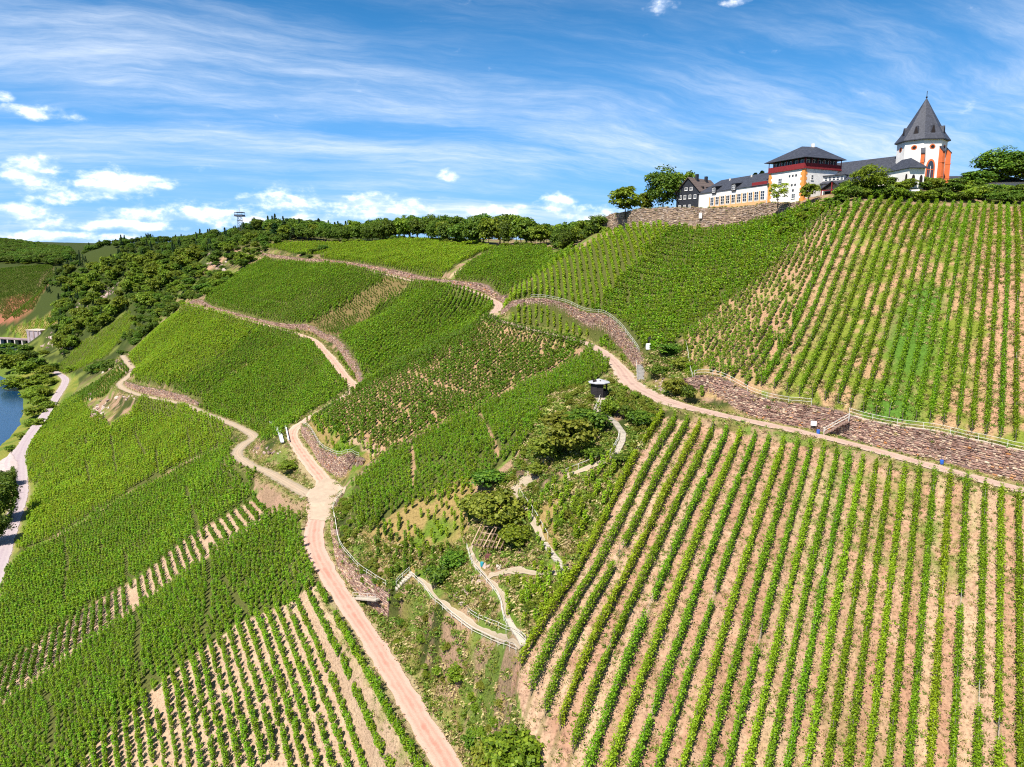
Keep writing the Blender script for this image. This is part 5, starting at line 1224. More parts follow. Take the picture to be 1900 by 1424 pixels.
m.add([f.p(uc-3.0, 1.9, 2.6), f.p(uc, 4.0, 2.6), f.p(uc, 4.0, -1), f.p(uc-3.0, 1.9, -1), f.p(uc+3.0, 1.9, 2.6), f.p(uc+3.0, 1.9, -1), f.p(uc-3.0, 2.1, 2.6), f.p(uc, 4.2, 2.6), f.p(uc, 4.2, -1), f.p(uc-3.0, 2.1, -1), f.p(uc+3.0, 2.1, 2.6), f.p(uc+3.0, 2.1, -1)], [(0,1,2,3),(1,4,5,2),(6,9,8,7),(7,8,11,10),(0,6,7,1),(1,7,10,4),(0,3,9,6),(4,10,11,5)]); m.build('porch_roof', M_SLATE, root)
for u in (-2.6, 0, 2.6): f.box(uc+u-.12, uc+u+.12, -.5, 2.2 if u else 3.9, 2.2, 2.45).build('porch_post', M_DRED, root)
f.box(uc-2.7, uc+2.7, 1.75, 1.95, 2.2, 2.45).build('porch_beam', M_DRED, root); f.box(uc-2.5, uc+2.5, -.5, 1.7, .02, .3).build('porch_back', M_DARKW, root)
# --- chapel annexe
K0 = np.array([94.4, 180.0]); K1 = np.array([95.3, 171.8]); zb = 17.6; dk = (K1-K0)/np.linalg.norm(K1-K0); nk = np.array([-dk[1], dk[0]]); K2 = K1 + nk*4.0; K3 = K0 + nk*4.0
root = empty('chapel_annexe', (*((K0+K2)/2), zb), 'small white annexe with hipped slate roof in front of the church tower', 'building')
MB().prism([K0, K1, K2, K3], zb-2.5, zb+4.6).build('wall', M_WHITE, root)
m = MB(); hip_roof(m, [K0, K1, K2, K3], zb+4.55, [(K0+K3)/2 + dk*2.2, (K1+K2)/2 - dk*2.6], zb+7.3, .6); m.build('roof', M_SLATE, root)
fk = Face(K0, K1, zb); fk2 = Face(K1, K2, zb)
def arch(face, u, z, w, h, n=8, out=.03, m=None, pointed=True, inner=0.0):
    """pointed-arch outline points on a face"""
    w -= inner*2; h -= inner; z += inner*.0
    pts = [(u-w/2, z), (u+w/2, z), (u+w/2, z+h*.6)]
    for k in range(1, n): t = k/n; pts.append((u + w/2*(1-t**1.7), z+h*(.6 + .4*math.sin(t*math.pi/2)**.9)))
    pts.append((u, z+h)); 
    for k in range(n-1, 0, -1): t = k/n; pts.append((u - w/2*(1-t**1.7), z+h*(.6 + .4*math.sin(t*math.pi/2)**.9)))
    pts.append((u-w/2, z+h*.6)); return pts
def plate(face, pts, o0, o1):
    n = len(pts); V = [face.p(a_, b2, o0) for a_, b2 in pts] + [face.p(a_, b2, o1) for a_, b2 in pts]
    return MB().add(V, [tuple(range(n, 2*n))] + [(k, (k+1) % n, n+(k+1) % n, n+k) for k in range(n)])
plate(fk, arch(fk, fk.len-.9, 1.6, .7, 1.7), .0, .05).build('window', M_DARKW, root)
plate(fk2, arch(fk2, 1.2, .9, .8, 2.2), .0, .05).build('window', M_DARKW, root); plate(fk2, arch(fk2, 3.2, .6, .8, 2.4), .0, .05).build('window', M_DARKW, root)
# terrace wall under the annexe with dark openings
tw0 = np.array([88.0, 172.0]); tw1 = np.array([104.0, 164.5]); root = empty('terrace_wall', (*tw0, 15.5), 'white terrace wall with openings below the annexe', 'wall'); ft = Face(tw0, tw1, 14.6)
if ft.n[1] > 0: ft.n = -ft.n
for k in range(4): ft.box(k*2.5, k*2.5+.75, -.6, 1.9, -.5, 0).build('pier', M_WHITE, root)
ft.box(0, 9, 1.9, 2.25, -.55, .05).build('cap', M_WHITE, root); ft.box(.2, 8.8, -.6, 1.2, -.4, -.15).build('infill', M_STONE_TAN, root)
# --- church tower
TC = np.array([104.9, 184.4]); zb = 18.0; R8 = 5.6; view = math.atan2(TC[0], TC[1]); root = empty('church_tower', (*TC, zb), 'white octagonal church tower with orange buttresses and a steep slate spire', 'church tower')
oct_ = []
for k in range(8):
    th = math.radians(3.6 + 45*k); a_ = view + math.pi - th; oct_.append(TC + R8*np.array([math.sin(a_), math.cos(a_)]))
oct_ = oct_[::1]; zt = 12.1
ccw = oct_ if ((oct_[1][0]-oct_[0][0])*(oct_[2][1]-oct_[1][1]) - (oct_[1][1]-oct_[0][1])*(oct_[2][0]-oct_[1][0])) > 0 else oct_[::-1]
MB().prism(ccw, zb-3, zb+zt).build('wall', M_WHITE, root)
prof = [(1.12, zt-.12), (1.125, zt+.1), (.93, zt+1.6), (.70, zt+3.7), (.34, zt+7.3), (.02, zt+10.6)]
m = MB(); V = []; Fc = []
for (k_, z) in prof:
    for p in ccw: q = TC + (p-TC)*k_; V.append((q[0], q[1], zb+z))
for i in range(len(prof)-1):
    for k in range(8): Fc.append((i*8+k, i*8+(k+1) % 8, (i+1)*8+(k+1) % 8, (i+1)*8+k))
Fc.append(tuple(range(8))[::-1]); Fc.append(tuple(range(40, 48))); m.add(V, Fc); rf = m.build('spire', M_SLATE_L, root)
MB().bar((*TC, zb+zt+10.3), (*TC, zb+zt+12.4), .07, 5).build('finial', M_DARKW, rf)
MB().box((*TC, zb+zt+10.9), (.16,0,0), (0,.16,0), (0,0,.16)).build('finial_ball', M_DARKW, rf)
faces = []
for k in range(8):
    a_, b2 = ccw[k], ccw[(k+1) % 8]; faces.append(Face(a_, b2, zb))
def oval(u, z, rx, rz, n=14): return [(u + rx*math.cos(2*math.pi*k/n), z + rz*math.sin(2*math.pi*k/n)) for k in range(n)]
for k, fa in enumerate(faces):
    mid_ = fa.p(fa.len/2, 0)[:2]; facing = -np.dot(fa.n[:2], mid_/np.linalg.norm(mid_))
    if facing < -.2: continue
    plate(fa, oval(fa.len/2, 10.3, .72, .6), 0, .06).build('round_window', M_REDORANGE, root); plate(fa, oval(fa.len/2 + .05, 10.25, .46, .38), .02, .075).build('pane', M_DARKW, root)
    # dormer on the spire
    q = fa.p(fa.len/2, 14.2, -.35); d_ = MB(); w2 = .85
    A1_ = [q - fa.u*w2 - Z3*1.1, q + fa.u*w2 - Z3*1.1, q + fa.u*.2 + Z3*1.35, q - fa.u*.2 + Z3*1.35]; back = -fa.n*2.0
    d_.add(A1_ + [p + back for p in A1_], [(0,1,2,3),(0,3,7,4),(1,5,6,2),(3,2,6,7)]); d_.build('spire_dormer', M_SLATE_L, rf)
    e = fa.n*.03; MB().add([q - fa.u*w2*.72 - Z3*1.0 + e, q + fa.u*w2*.72 - Z3*1.0 + e, q + fa.u*.14 + Z3*1.15 + e, q - fa.u*.14 + Z3*1.15 + e], [(0,1,2,3)]).build('dormer_opening', M_DARKW, rf)
def butt(v, h, dep=.95, wd=.38):
    d = (v-TC)/np.linalg.norm(v-TC); s = np.array([-d[1], d[0]]); d3 = np.array([*d, 0]); s3 = np.array([*s, 0]); c = np.array([*v, zb])
    m = MB(); m.add([c - d3*.4 - s3*wd - Z3*3, c + d3*dep*1.25 - s3*wd - Z3*3, c + d3*dep*1.25 + s3*wd - Z3*3, c - d3*.4 + s3*wd - Z3*3,
        c - d3*.4 - s3*wd + Z3*(h+1.3), c + d3*dep - s3*wd + Z3*h, c + d3*dep + s3*wd + Z3*h, c - d3*.4 + s3*wd + Z3*(h+1.3)], [(0,1,5,4),(1,2,6,5),(2,3,7,6),(4,5,6,7)])
    o = m.build('buttress', M_REDORANGE, root)
    w_ = wd+.12; MB().add([c - d3*.1 - s3*w_ + Z3*(h+1.25), c + d3*(dep+.18) - s3*w_ + Z3*(h-.1), c + d3*(dep+.18) + s3*w_ + Z3*(h-.1), c - d3*.1 + s3*w_ + Z3*(h+1.25), c - d3*.1 - s3*w_ + Z3*(h+1.45), c + d3*(dep+.18) - s3*w_ + Z3*(h+.08), c + d3*(dep+.18) + s3*w_ + Z3*(h+.08), c - d3*.1 + s3*w_ + Z3*(h+1.45)], [(0,3,2,1),(4,5,6,7),(0,1,5,4),(1,2,6,5),(2,3,7,6)]).build('buttress_cap', M_SLATE, o)
    for zz in (3.0, 6.4): MB().box(c + d3*(dep*.55) + Z3*zz, d3*(dep*.62), s3*(wd+.05), Z3*.09).build('string_course', M_REDORANGE, o)
for v in oct_:
    th = math.degrees(math.atan2(np.cross(-TC/np.linalg.norm(TC), (v-TC)/R8), np.dot(-TC/np.linalg.norm(TC), (v-TC)/R8)))
    if -30 < th < 120 or th > 170: butt(v, 8.6 if abs(th) < 30 else 9.0)
# gothic window on the face right of the front edge
best = max(faces, key=lambda fa: -abs((project(fa.p(fa.len/2, 5))[0]) - 1731) - (1e4 if np.dot(fa.n[:2], fa.o[:2]) > 0 else 0))
plate(best, arch(best, best.len/2, 1.9, 2.2, 5.4), 0, .09).build('gothic_window_surround', M_REDORANGE, root)
gw = plate(best, arch(best, best.len/2, 2.25, 1.55, 4.6), .02, .10).build('gothic_window', M_GLASS, root)
for du in (-.42, 0, .42): best.box(best.len/2+du-.05, best.len/2+du+.05, 2.2, 5.6 if du == 0 else 5.0, .09, .13).build('mullion', M_FRAME if du == 0 else M_DRED, gw)
best.box(best.len/2-.85, best.len/2+.85, 4.7, 4.82, .09, .135).build('tracery_bar', M_REDORANGE, gw)
# far roof right of the tower
root = empty('far_barn', (128, 200, 19), 'low dark roof glimpsed right of the church tower', 'building'); MB().prism([(118,196),(138,192),(140,202),(120,206)], 17, 21.2).build('wall', M_WHITE, root); m = MB(); hip_roof(m, [(118,196),(138,192),(140,202),(120,206)], 21.2, [(122,200),(136,197.5)], 23.6, .5); m.build('roof', M_SLATE, root)
print('castle', round(time.time() - T_START, 1))
# ------------------------------------------------------------------ trees and shrubs
def crown_quads(rng, rx, rz, zc, clumps, per, lsize, shape='round', crad=.34):
    c = rng.normal(size=(clumps, 3)); c /= np.linalg.norm(c, axis=1, keepdims=True); rr = rng.uniform(.25, 1, clumps)**.45
    c *= rr[:, None]*.82; c[:, 2] = c[:, 2]*.95 + .05
    c += rng.normal(0, .05, c.shape)
    if shape == 'cone':
        t = rng.uniform(0, 1, clumps)**.8; a = rng.uniform(0, 6.28, clumps); q = (1-t)*rng.uniform(.5, 1, clumps); c = np.stack([q*np.cos(a), q*np.sin(a), t*2-1], 1)
    cr = crad * rng.uniform(.65, 1.3, clumps) * (1 if shape != 'cone' else .55)
    d = rng.normal(size=(clumps, per, 3)); d /= np.linalg.norm(d, axis=2, keepdims=True); d[..., 2] = np.where(d[..., 2] < -.35, -d[..., 2], d[..., 2])
    P = c[:, None] + d * cr[:, None, None] * rng.uniform(.7, 1.08, (clumps, per, 1)) * np.array([1, 1, .8])
    out = d.reshape(-1, 3); P = P.reshape(-1, 3) * np.array([rx, rx, rz]) + np.array([0, 0, zc])
    return leaf_quads(P, lsize, rng, .25, .8, out, 1.6)
def trunk_mb(rng, h, r, rx, zc):
    m = MB(); prev = np.array([0, 0, -.6]); n = 4; top = None
    for k in range(n):
        q = np.array([rng.normal(0, .05*h*.3), rng.normal(0, .05*h*.3), h*(k+1)/n]); m.bar(prev, q, r*(1-.2*k), 6); prev = q
    for k in range(5):
        a = rng.uniform(0, 6.28); b = np.array([0, 0, h*rng.uniform(.55, .95)]); e = b + np.array([math.cos(a)*rx*.55, math.sin(a)*rx*.55, zc*.35]); m.bar(b, e, r*.4, 5)
    return m
TP = {}
def tree_proto(key, mat, rng, H, rx, clumps, per, lsize, shape='round', th=None, crad=.34):
    th = th if th is not None else H*.2; rz = (H - th*.75)/2; zc = th*.75 + rz
    cr = quads_object('crown', crown_quads(rng, rx, rz, zc, clumps, per, lsize, shape, crad), mat, link=False)
    tm = trunk_mb(rng, th + rz*.6, max(.12, H*.022), rx, rz); me = bpy.data.meshes.new('trunk'); me.from_pydata(tm.v, [], tm.f); me.materials.append(M_BARK)
    TP.setdefault(key, []).append((cr.data, me, H, rx))
r_ = np.random.default_rng(31)
for q in range(5): tree_proto('broad', M_TREE, r_, 11, 4.6*r_.uniform(.9, 1.1), 60, 56, .78)
for q in range(3): tree_proto('light', M_TREE_L, r_, 10, 4.6, 56, 54, .74)
for q in range(3): tree_proto('conifer', M_CONIFER, r_, 13, 2.6, 70, 34, .6, 'cone', 2.0)
for q in range(4): tree_proto('shrub', M_SCRUB, r_, 3.0, 1.9, 34, 56, .32, 'round', .5, .38)
for q in range(4): tree_proto('green_shrub', M_TREE, r_, 3.0, 1.9, 34, 56, .32, 'round', .5, .38)
for q in range(3): tree_proto('lush_shrub', M_TREE_L, r_, 3.0, 1.9, 34, 56, .32, 'round', .5, .38)
for q in range(4): tree_proto('thicket', M_SCRUB, r_, 2.6, 1.9, 90, 30, .24, 'round', .2, .22)
for q in range(3): tree_proto('green_thicket', M_TREE_L, r_, 2.6, 1.9, 90, 30, .24, 'round', .2, .22)
for q in range(2): tree_proto('fine', M_TREE_L, r_, 8, 4.4, 70, 70, .40, 'round', 1.6, .34)
for q in range(2): tree_proto('dense', M_TREE, r_, 13, 6.2, 90, 74, .60, 'round', 1.6, .34)
for q in range(2): tree_proto('airy', M_VINE_Y, r_, 6, 2.4, 34, 40, .32, 'round', 1.6, .30)
TN = 0
def plant(key, x, y, h, w=None, name='tree', label='', cat='tree', group=None, z=None, parts=True, dz=-.25):
    global TN
    TN += 1; cr, tr, H, rx = TP[key][TN % len(TP[key])]; z = gz(x, y)[0] + dz if z is None else z
    sz = h/H; sx = (w/2)/rx if w else sz*random.uniform(.9, 1.12)
    if parts:
        e = empty(name, (x, y, z), label, cat, group); e.rotation_euler[2] = random.uniform(0, 6.28); e.scale = (sx, sx, sz)
        for nm, me in (('crown', cr), ('trunk', tr)):
            o = bpy.data.objects.new(nm, me); C.objects.link(o); o.parent = e
        return e
    o = bpy.data.objects.new(name, cr); C.objects.link(o); o.location = (x, y, z); o.rotation_euler[2] = random.uniform(0, 6.28); o.scale = (sx, sx, sz); return tag(o, label, cat, group)
def plant_px(key, px, py, D, hpx, wpx=None, **k):
    p = at_d(px, py, D); return plant(key, p[0], p[1], hpx*D/1280, wpx*D/1280 if wpx else None, z=p[2] - .3, **k)
def ordinal(n):
    u = 'first second third fourth fifth sixth seventh eighth ninth tenth eleventh twelfth thirteenth fourteenth fifteenth sixteenth seventeenth eighteenth nineteenth'.split()
    if n < 19: return u[n]
    t, r = divmod(n + 1, 10); w = {2: 'twent', 3: 'thirt', 4: 'fort', 5: 'fift', 6: 'sixt'}[t]; return w + 'ieth' if r == 0 else w + 'y-' + u[r-1]
# castle trees
plant_px('light', 1160,402,222,55,58, name='lime_tree', label='round olive-green tree at the left end of the castle wall')
plant_px('dense', 1230,394,229,80,72, name='lime_tree', label='tall dark green tree left of the slate house')
plant_px('light', 1264,388,246,74,46, name='lime_tree', label='yellowish tree crown behind the slate house'); plant_px('light', 1196,398,236,40,40, name='lime_tree', label='low tree between the two trees left of the slate house')
plant_px('airy', 1443,380,181,44,42, name='young_tree', label='light airy tree in front of the square block'); plant_px('lush_shrub', 1500,372,176,34,34, name='young_tree', label='small round tree right of the square block corner')
plant_px('fine', 1612,360,163,54,70, name='walnut_tree', label='spreading light green tree in front of the nave roof')
plant_px('dense', 1850,348,188,70,92, name='ash_tree', label='large round tree right of the church tower'); plant_px('dense', 1905,345,184,62,90, name='ash_tree', label='tree at the right edge above the hedge'); plant_px('broad', 1812,352,182,36,60, name='ash_tree', label='lower tree just right of the church tower')
plant_px('conifer', 1412,352,232,34,30, name='spruce_tree', label='dark treetop behind the white wing roof'); plant_px('conifer', 1400,352,240,30,30, name='spruce_tree', label='second dark treetop behind the white wing roof')
plant_px('green_shrub', 1116,436,238,34,44, name='shrub', label='dark shrub at the left corner of the castle wall', cat='shrub'); plant_px('green_shrub', 1100,450,245,34,46, name='shrub', label='dark shrub below the left corner of the castle wall', cat='shrub'); plant_px('lush_shrub', 1128,444,236,26,30, name='shrub', label='bright shrub at the foot of the castle wall corner', cat='shrub')
# hedge of shrubs between vines and castle
hk = 0
for D0, n, ys in ((161.5, 24, 0), (166, 22, 1), (171, 20, 2)):
    for k in range(n):
        px = 1455 + (1930-1455)*(k+random.uniform(.2, .8))/n + ys*6; p = at_d(px, 370, D0 + random.uniform(-1, 1)); h = random.uniform(2.2, 3.4) * (1 if px > 1560 else .7)
        if ys == 2 and px < 1560: continue
        plant(random.choice(['green_shrub', 'green_shrub', 'lush_shrub']), p[0], p[1], h, random.uniform(3.4, 4.8), name='shrub', label=(ordinal(k) + ' shrub from the left in the front line of the hedge above the trellised rows') if ys == 0 else 'dark green shrub behind the front line of the hedge below the castle', cat='shrub', group='hedge shrubs above the trellised rows', parts=False); hk += 1
for k in range(9):
    px = 1415 + k*12; p = at_d(px, 392 - k*2.0, 178 - k*1.3); plant('green_shrub', p[0], p[1], 1.7, 2.6, name='shrub', label='low shrub along the castle wall top below the square block', cat='shrub', group='shrubs on the castle wall top', parts=False)
# wood on the plateau behind the vineyards
FL = [(500,452,540),(560,451,515),(600,450,503),(680,449,480),(760,448,458),(830,452,425),(880,456,395),(920,459,378),(990,460,332),(1040,461,300),(1075,461,278),(1100,452,262)]
fx = np.array([q[0] for q in FL])
cnt = 0
for row in range(4):
    px = 512. - row*3
    while px < 1108:
        D = np.interp(px, fx, [q[2] for q in FL]) + 2 + row*9 + random.uniform(-2, 2); py = np.interp(px, fx, [q[1] for q in FL]); p = at_d(px, py, D)
        hgt = 12.5 + 4.5*math.exp(-((px-910)/70)**2) + 3.0*math.exp(-((px-760)/90)**2) - 3.0*(px > 980) + random.uniform(-1.8, 1.8) - 1.0*(row == 0)
        z = max(gz(p[0], p[1])[0], p[2] - 1.5) - .5
        key = random.choice(['broad', 'broad', 'broad', 'light', 'dense'] if px > 560 else ['broad', 'light', 'conifer', 'broad'])
        plant(key, p[0], p[1], hgt, hgt*random.uniform(.75, .98), name='broadleaf_tree', label=(ordinal(cnt) + ' tree from the left in the front line of the ridge wood') if row == 0 else 'dark green broadleaf tree behind the front line of the ridge wood', cat='tree', group='trees of the ridge wood', z=z); cnt += 1
        px += hgt*.62*1280/D * random.uniform(.8, 1.2)
# edge bushes at the wood's foot
for k in range(26):
    px = random.uniform(590, 1060); D = np.interp(px, fx, [q[2] for q in FL]) - 2; py = np.interp(px, fx, [q[1] for q in FL]); p = at_d(px, py, D)
    plant(random.choice(['green_shrub', 'lush_shrub']), p[0], p[1], random.uniform(2, 4), random.uniform(3, 6), name='shrub', label='bush at the edge of the ridge wood', cat='shrub', group='bushes along the ridge wood', z=gz(p[0], p[1])[0]-.3, parts=False)
for (px, py, h, w) in ((582,470,10,24),(600,466,12,22),(560,474,7,16),(575,478,6,14)): q = gpt(px, py); D = project(q)[2]; plant('green_shrub', q[0], q[1], h*D/1280, w*D/1280, name='shrub', label='bush in the gap of the topmost plot', cat='shrub', group='bushes in the topmost plot', parts=False)
# wooded slope on the left
SLOPE = wpoly([(142,480),(200,456),(250,462),(300,466),(380,450),(447,436),(500,448),(530,452),(500,462),(478,480),(440,506),(384,556),(345,562),(300,600),(245,648),(222,664),(200,690),(150,690),(118,668),(100,610),(112,520)])
x0, y0 = SLOPE.min(0); x1, y1 = SLOPE.max(0); pts = []
rg = np.random.default_rng(77)
cand = np.stack([rg.uniform(x0, x1, 26000), rg.uniform(y0, y1, 26000)], 1); cand = cand[in_poly(SLOPE, cand[:, 0], cand[:, 1])]
cz2 = gz(cand[:, 0], cand[:, 1]); sx_, sy_, sd_ = project(np.c_[cand, cz2])
F2P = expand(PLOTS['F2']['poly'], 4.0); kk_ = ~in_poly(F2P, cand[:, 0], cand[:, 1]); cand = cand[kk_]; cz2 = cz2[kk_]; sx_, sy_, sd_ = sx_[kk_], sy_[kk_], sd_[kk_]
clear = vnoise(cand[:, 0], cand[:, 1], 38., 91)*.6 + vnoise(cand[:, 0], cand[:, 1], 14., 92)*.4
high = hard(505, 455, sy_ + (sx_-300)*.12)            # closed wood near the crest, bushes and clearings lower down
for (cx, cy, rx, ry) in ((400,488,34,22),(190,548,34,18),(112,632,26,14),(140,575,16,26),(245,590,44,10),(430,500,20,16),(215,655,40,26)):
    clear = np.maximum(clear, np.clip(1.5 - ((sx_-cx)/rx)**2 - ((sy_-cy)/ry)**2, 0, 1))
grid = {}; sel = []
for i in np.argsort(rg.uniform(size=len(cand))):
    tall = high[i] > .45; sep = 6.2 if tall else 4.3
    if not tall and clear[i] > .60 and rg.uniform() < .93: continue
    c = (int(cand[i, 0]//7), int(cand[i, 1]//7)); okk = True
    for a_ in (-1, 0, 1):
        for b2 in (-1, 0, 1):
            for (u, v, s2) in grid.get((c[0]+a_, c[1]+b2), ()):
                if (u-cand[i, 0])**2 + (v-cand[i, 1])**2 < (min(sep, s2))**2: okk = False
    if okk: grid.setdefault(c, []).append((cand[i, 0], cand[i, 1], sep)); sel.append((i, tall))
sel.sort(key=lambda q: sd_[q[0]]); print('slope plants', len(sel))
PR_T = []
for key in ('broad', 'light', 'green_shrub', 'lush_shrub', 'conifer'):
    for (cr, tr, H, rx) in TP[key][:2]: PR_T.append((key, bpy.data.objects.new('proto_' + key, cr), H, rx))
sP, sR, sS, sZ, sI = [], [], [], [], []
def stuff_add(key, x, y, z, h, w):
    c = [i for i, q in enumerate(PR_T) if q[0] == key]; i = random.choice(c); sP.append((x, y, z)); sR.append((0, 0, random.uniform(0, 6.28))); sS.append(w/2/PR_T[i][3]); sZ.append(h/PR_T[i][2]); sI.append(i)
for j, (i, tall) in enumerate(sel):
    x, y, z = cand[i, 0], cand[i, 1], cz2[i] - .3
    if tall: key = random.choices(['broad', 'light', 'conifer'], [6, 3, .5 if sx_[i] > 250 else .2])[0]; h = random.uniform(6.5, 9.5); w = h*random.uniform(.8, 1.1) if key != 'conifer' else h*.42
    else: key = random.choices(['green_shrub', 'lush_shrub', 'broad', 'light'], [5, 3, 1.6, .8])[0]; h = random.uniform(2.2, 4.8) if 'shrub' in key else random.uniform(5, 8); w = h*random.uniform(.95, 1.6)
    if j < 290:
        plant(key, x, y, h, w, name='hillside_tree' if ('shrub' not in key) else 'hillside_bush', label=('tree' if 'shrub' not in key else 'rounded green bush') + ' on the wild rocky slope left of the plots', cat='tree' if 'shrub' not in key else 'bush', group='trees on the wild slope' if 'shrub' not in key else 'bushes on the wild slope', z=z, parts=False)
    else: stuff_add(key, x, y, z, h, w)
if sP: gn_scatter('wooded_slope', sP, sR, np.array(sS), sI, [q[1] for q in PR_T], 'closed wood on the far part of the ridge slope', 'woodland', np.array(sZ))
# crest wood behind, far hill wood
def wood_region(pxs, n, label, hmin, hmax, sep, keys=('broad', 'broad', 'light')):
    global sP, sR, sS, sZ, sI
    sP, sR, sS, sZ, sI = [], [], [], [], []
    poly = np.array([at_d(*q)[:2] for q in pxs]); a0, b0 = poly.min(0); a1, b1 = poly.max(0); c = np.stack([rg.uniform(a0, a1, n), rg.uniform(b0, b1, n)], 1); c = c[in_poly(poly, c[:, 0], c[:, 1])]; z = gz(c[:, 0], c[:, 1])
    for (x, y), zz in zip(c, z): h = random.uniform(hmin, hmax); stuff_add(random.choice(keys), x, y, zz - .4, h, h*random.uniform(.75, 1.0)*sep)
    return gn_scatter('far_wood', sP, sR, np.array(sS), sI, [q[1] for q in PR_T], label, 'woodland', np.array(sZ))
wood_region([(-40,495,1270),(60,494,1230),(110,488,1210),(135,480,1300),(130,470,1900),(60,460,1900),(-60,450,1900)], 5200, 'dark wood covering the far hill on the left', 11, 16, 1.2, ('broad', 'broad', 'conifer'))
wood_region([(150,480,960),(200,458,950),(300,466,770),(447,436,600),(530,450,535),(760,440,700),(760,440,900),(300,440,1100),(150,450,1150)], 2600, 'continuous wood behind the crest of the ridge', 8, 10.5, 1.15)
wood_region([(90,585,1000),(110,560,1010),(100,500,1200),(118,492,1180),(150,600,760),(120,640,700),(100,630,760)], 1700, 'bushes at the foot of the far ridge', 5, 9, 1.2, ('broad', 'light', 'green_shrub'))
# bushes along the river
for jb, (px, py, h, w, key) in enumerate(sorted(((20,690,38,46,'light'),(48,700,34,40,'light'),(70,690,28,34,'broad'),(8,668,24,40,'broad'),(60,725,22,36,'lush_shrub'),(84,735,18,30,'lush_shrub'),(72,752,20,34,'lush_shrub'),(64,775,22,34,'lush_shrub'),(58,795,18,26,'lush_shrub'),(30,668,18,30,'broad'),(96,715,14,24,'lush_shrub'),(40,815,14,22,'lush_shrub'),(75,712,20,28,'light'),(100,690,16,22,'broad'),(20,838,12,20,'lush_shrub'),
        (132,690,12,18,'lush_shrub'),(45,655,16,30,'broad'),(80,662,12,22,'light'),(28,722,26,44,'lush_shrub'),(70,735,22,36,'light'),(92,760,16,30,'lush_shrub'),(50,676,26,40,'broad'),(15,652,16,36,'broad'),(76,792,16,24,'lush_shrub'),(60,742,22,40,'lush_shrub'),(86,700,22,34,'light')), key=lambda q: q[1])):
    q = gpt(px, py); D = project(q)[2]; plant(key, q[0], q[1], h*D/1280, w*D/1280, name='riverside_bush', label=ordinal(jb) + ' bush on the river bank, counted from the viaduct end', cat='bush', group='bushes on the river bank', parts=False)
for (px, py, h, w, lab) in ((4,968,90,70,'dark tree at the left edge beside the river road hedge'),(-12,1010,60,60,'lower dark tree at the left edge below the road hedge'),(10,905,34,44,'olive bush at the left edge by the lay-by')):
    q = gpt(px, py); D = project(q)[2]; plant('dense', q[0], q[1], h*D/1280, w*D/1280, name='roadside_tree', label=lab)
# shrubs of the scrub bank
SH = [(1062,838,86,96,'shrub','large olive shrub below the dark hut'),(1020,850,60,76,'shrub','olive shrub left of the large one below the hut'),(1088,800,56,70,'green_shrub','dark shrub just under the hut'),(1040,800,50,72,'shrub','upper olive shrub below the hut'),(1100,850,30,40,'green_shrub','dark shrub right of the large olive one'),
 (930,985,92,100,'shrub','large yellow-green shrub above the broken pergola'),(890,960,60,76,'shrub','yellow-green shrub left of the large one above the pergola'),(960,1012,50,60,'lush_shrub','bright shrub beside the curved pale path'),(905,905,44,60,'green_shrub','dark shrub at the top of the pergola thicket'),
 (815,1085,52,42,'green_shrub','dark upright bush beside the small plot'),(842,1052,36,48,'green_shrub','dark bush left of the pergola'),(878,1388,46,40,'green_shrub','round dark bush near the bottom edge'),(955,1424,90,110,'lush_shrub','wide bright bush at the bottom edge'),(910,1420,70,70,'shrub','olive bush at the bottom edge'),(850,1262,38,40,'lush_shrub','bright bush in the middle of the scrub bank'),(815,1250,22,26,'lush_shrub','small bright bush on the scrub bank'),
 (1128,770,40,40,'lush_shrub','pale leafy bush right of the dark hut'),(1188,790,42,44,'green_shrub','dark bush at the head of the first trellised rows'),(1160,775,34,24,'green_shrub','narrow dark bush near the road below the hut'),(1250,735,46,44,'shrub','brownish shrub on the bank above the road bend'),(1265,690,36,40,'shrub','dry shrub below the white handrail'),(1275,748,50,26,'green_shrub','ivy-like bush hanging over the start of the long wall'),(1225,700,26,34,'green_shrub','green bush beside the concrete stairs'),(1240,660,30,40,'green_shrub','bush at the top of the road bend gully'),
 (540,872,26,44,'lush_shrub','low bush on the grass wedge between the roads'),(745,1160,20,20,'green_shrub','small dark bush at the end of the pink wall'),(1000,880,30,44,'shrub','shrub behind the two benches'),(700,1080,14,20,'green_shrub','tuft on top of the pink wall'),(1150,862,28,34,'green_shrub','dark bush at the foot of the curving steps'),(985,1140,24,30,'green_shrub','bush inside the footpath loop'),(640,985,20,16,'lush_shrub','low bush on the grass strip above the pink wall')]
for (px, py, h, w, key, lab) in SH:
    key = {'shrub': 'thicket', 'lush_shrub': 'green_thicket'}.get(key, key); w *= 1.15; h *= .85
    q = gpt(px, py); D = project(q)[2]; plant(key, q[0], q[1], h*D/1280*.95, w*D/1280, name='shrub', label=lab, cat='shrub', parts=False)
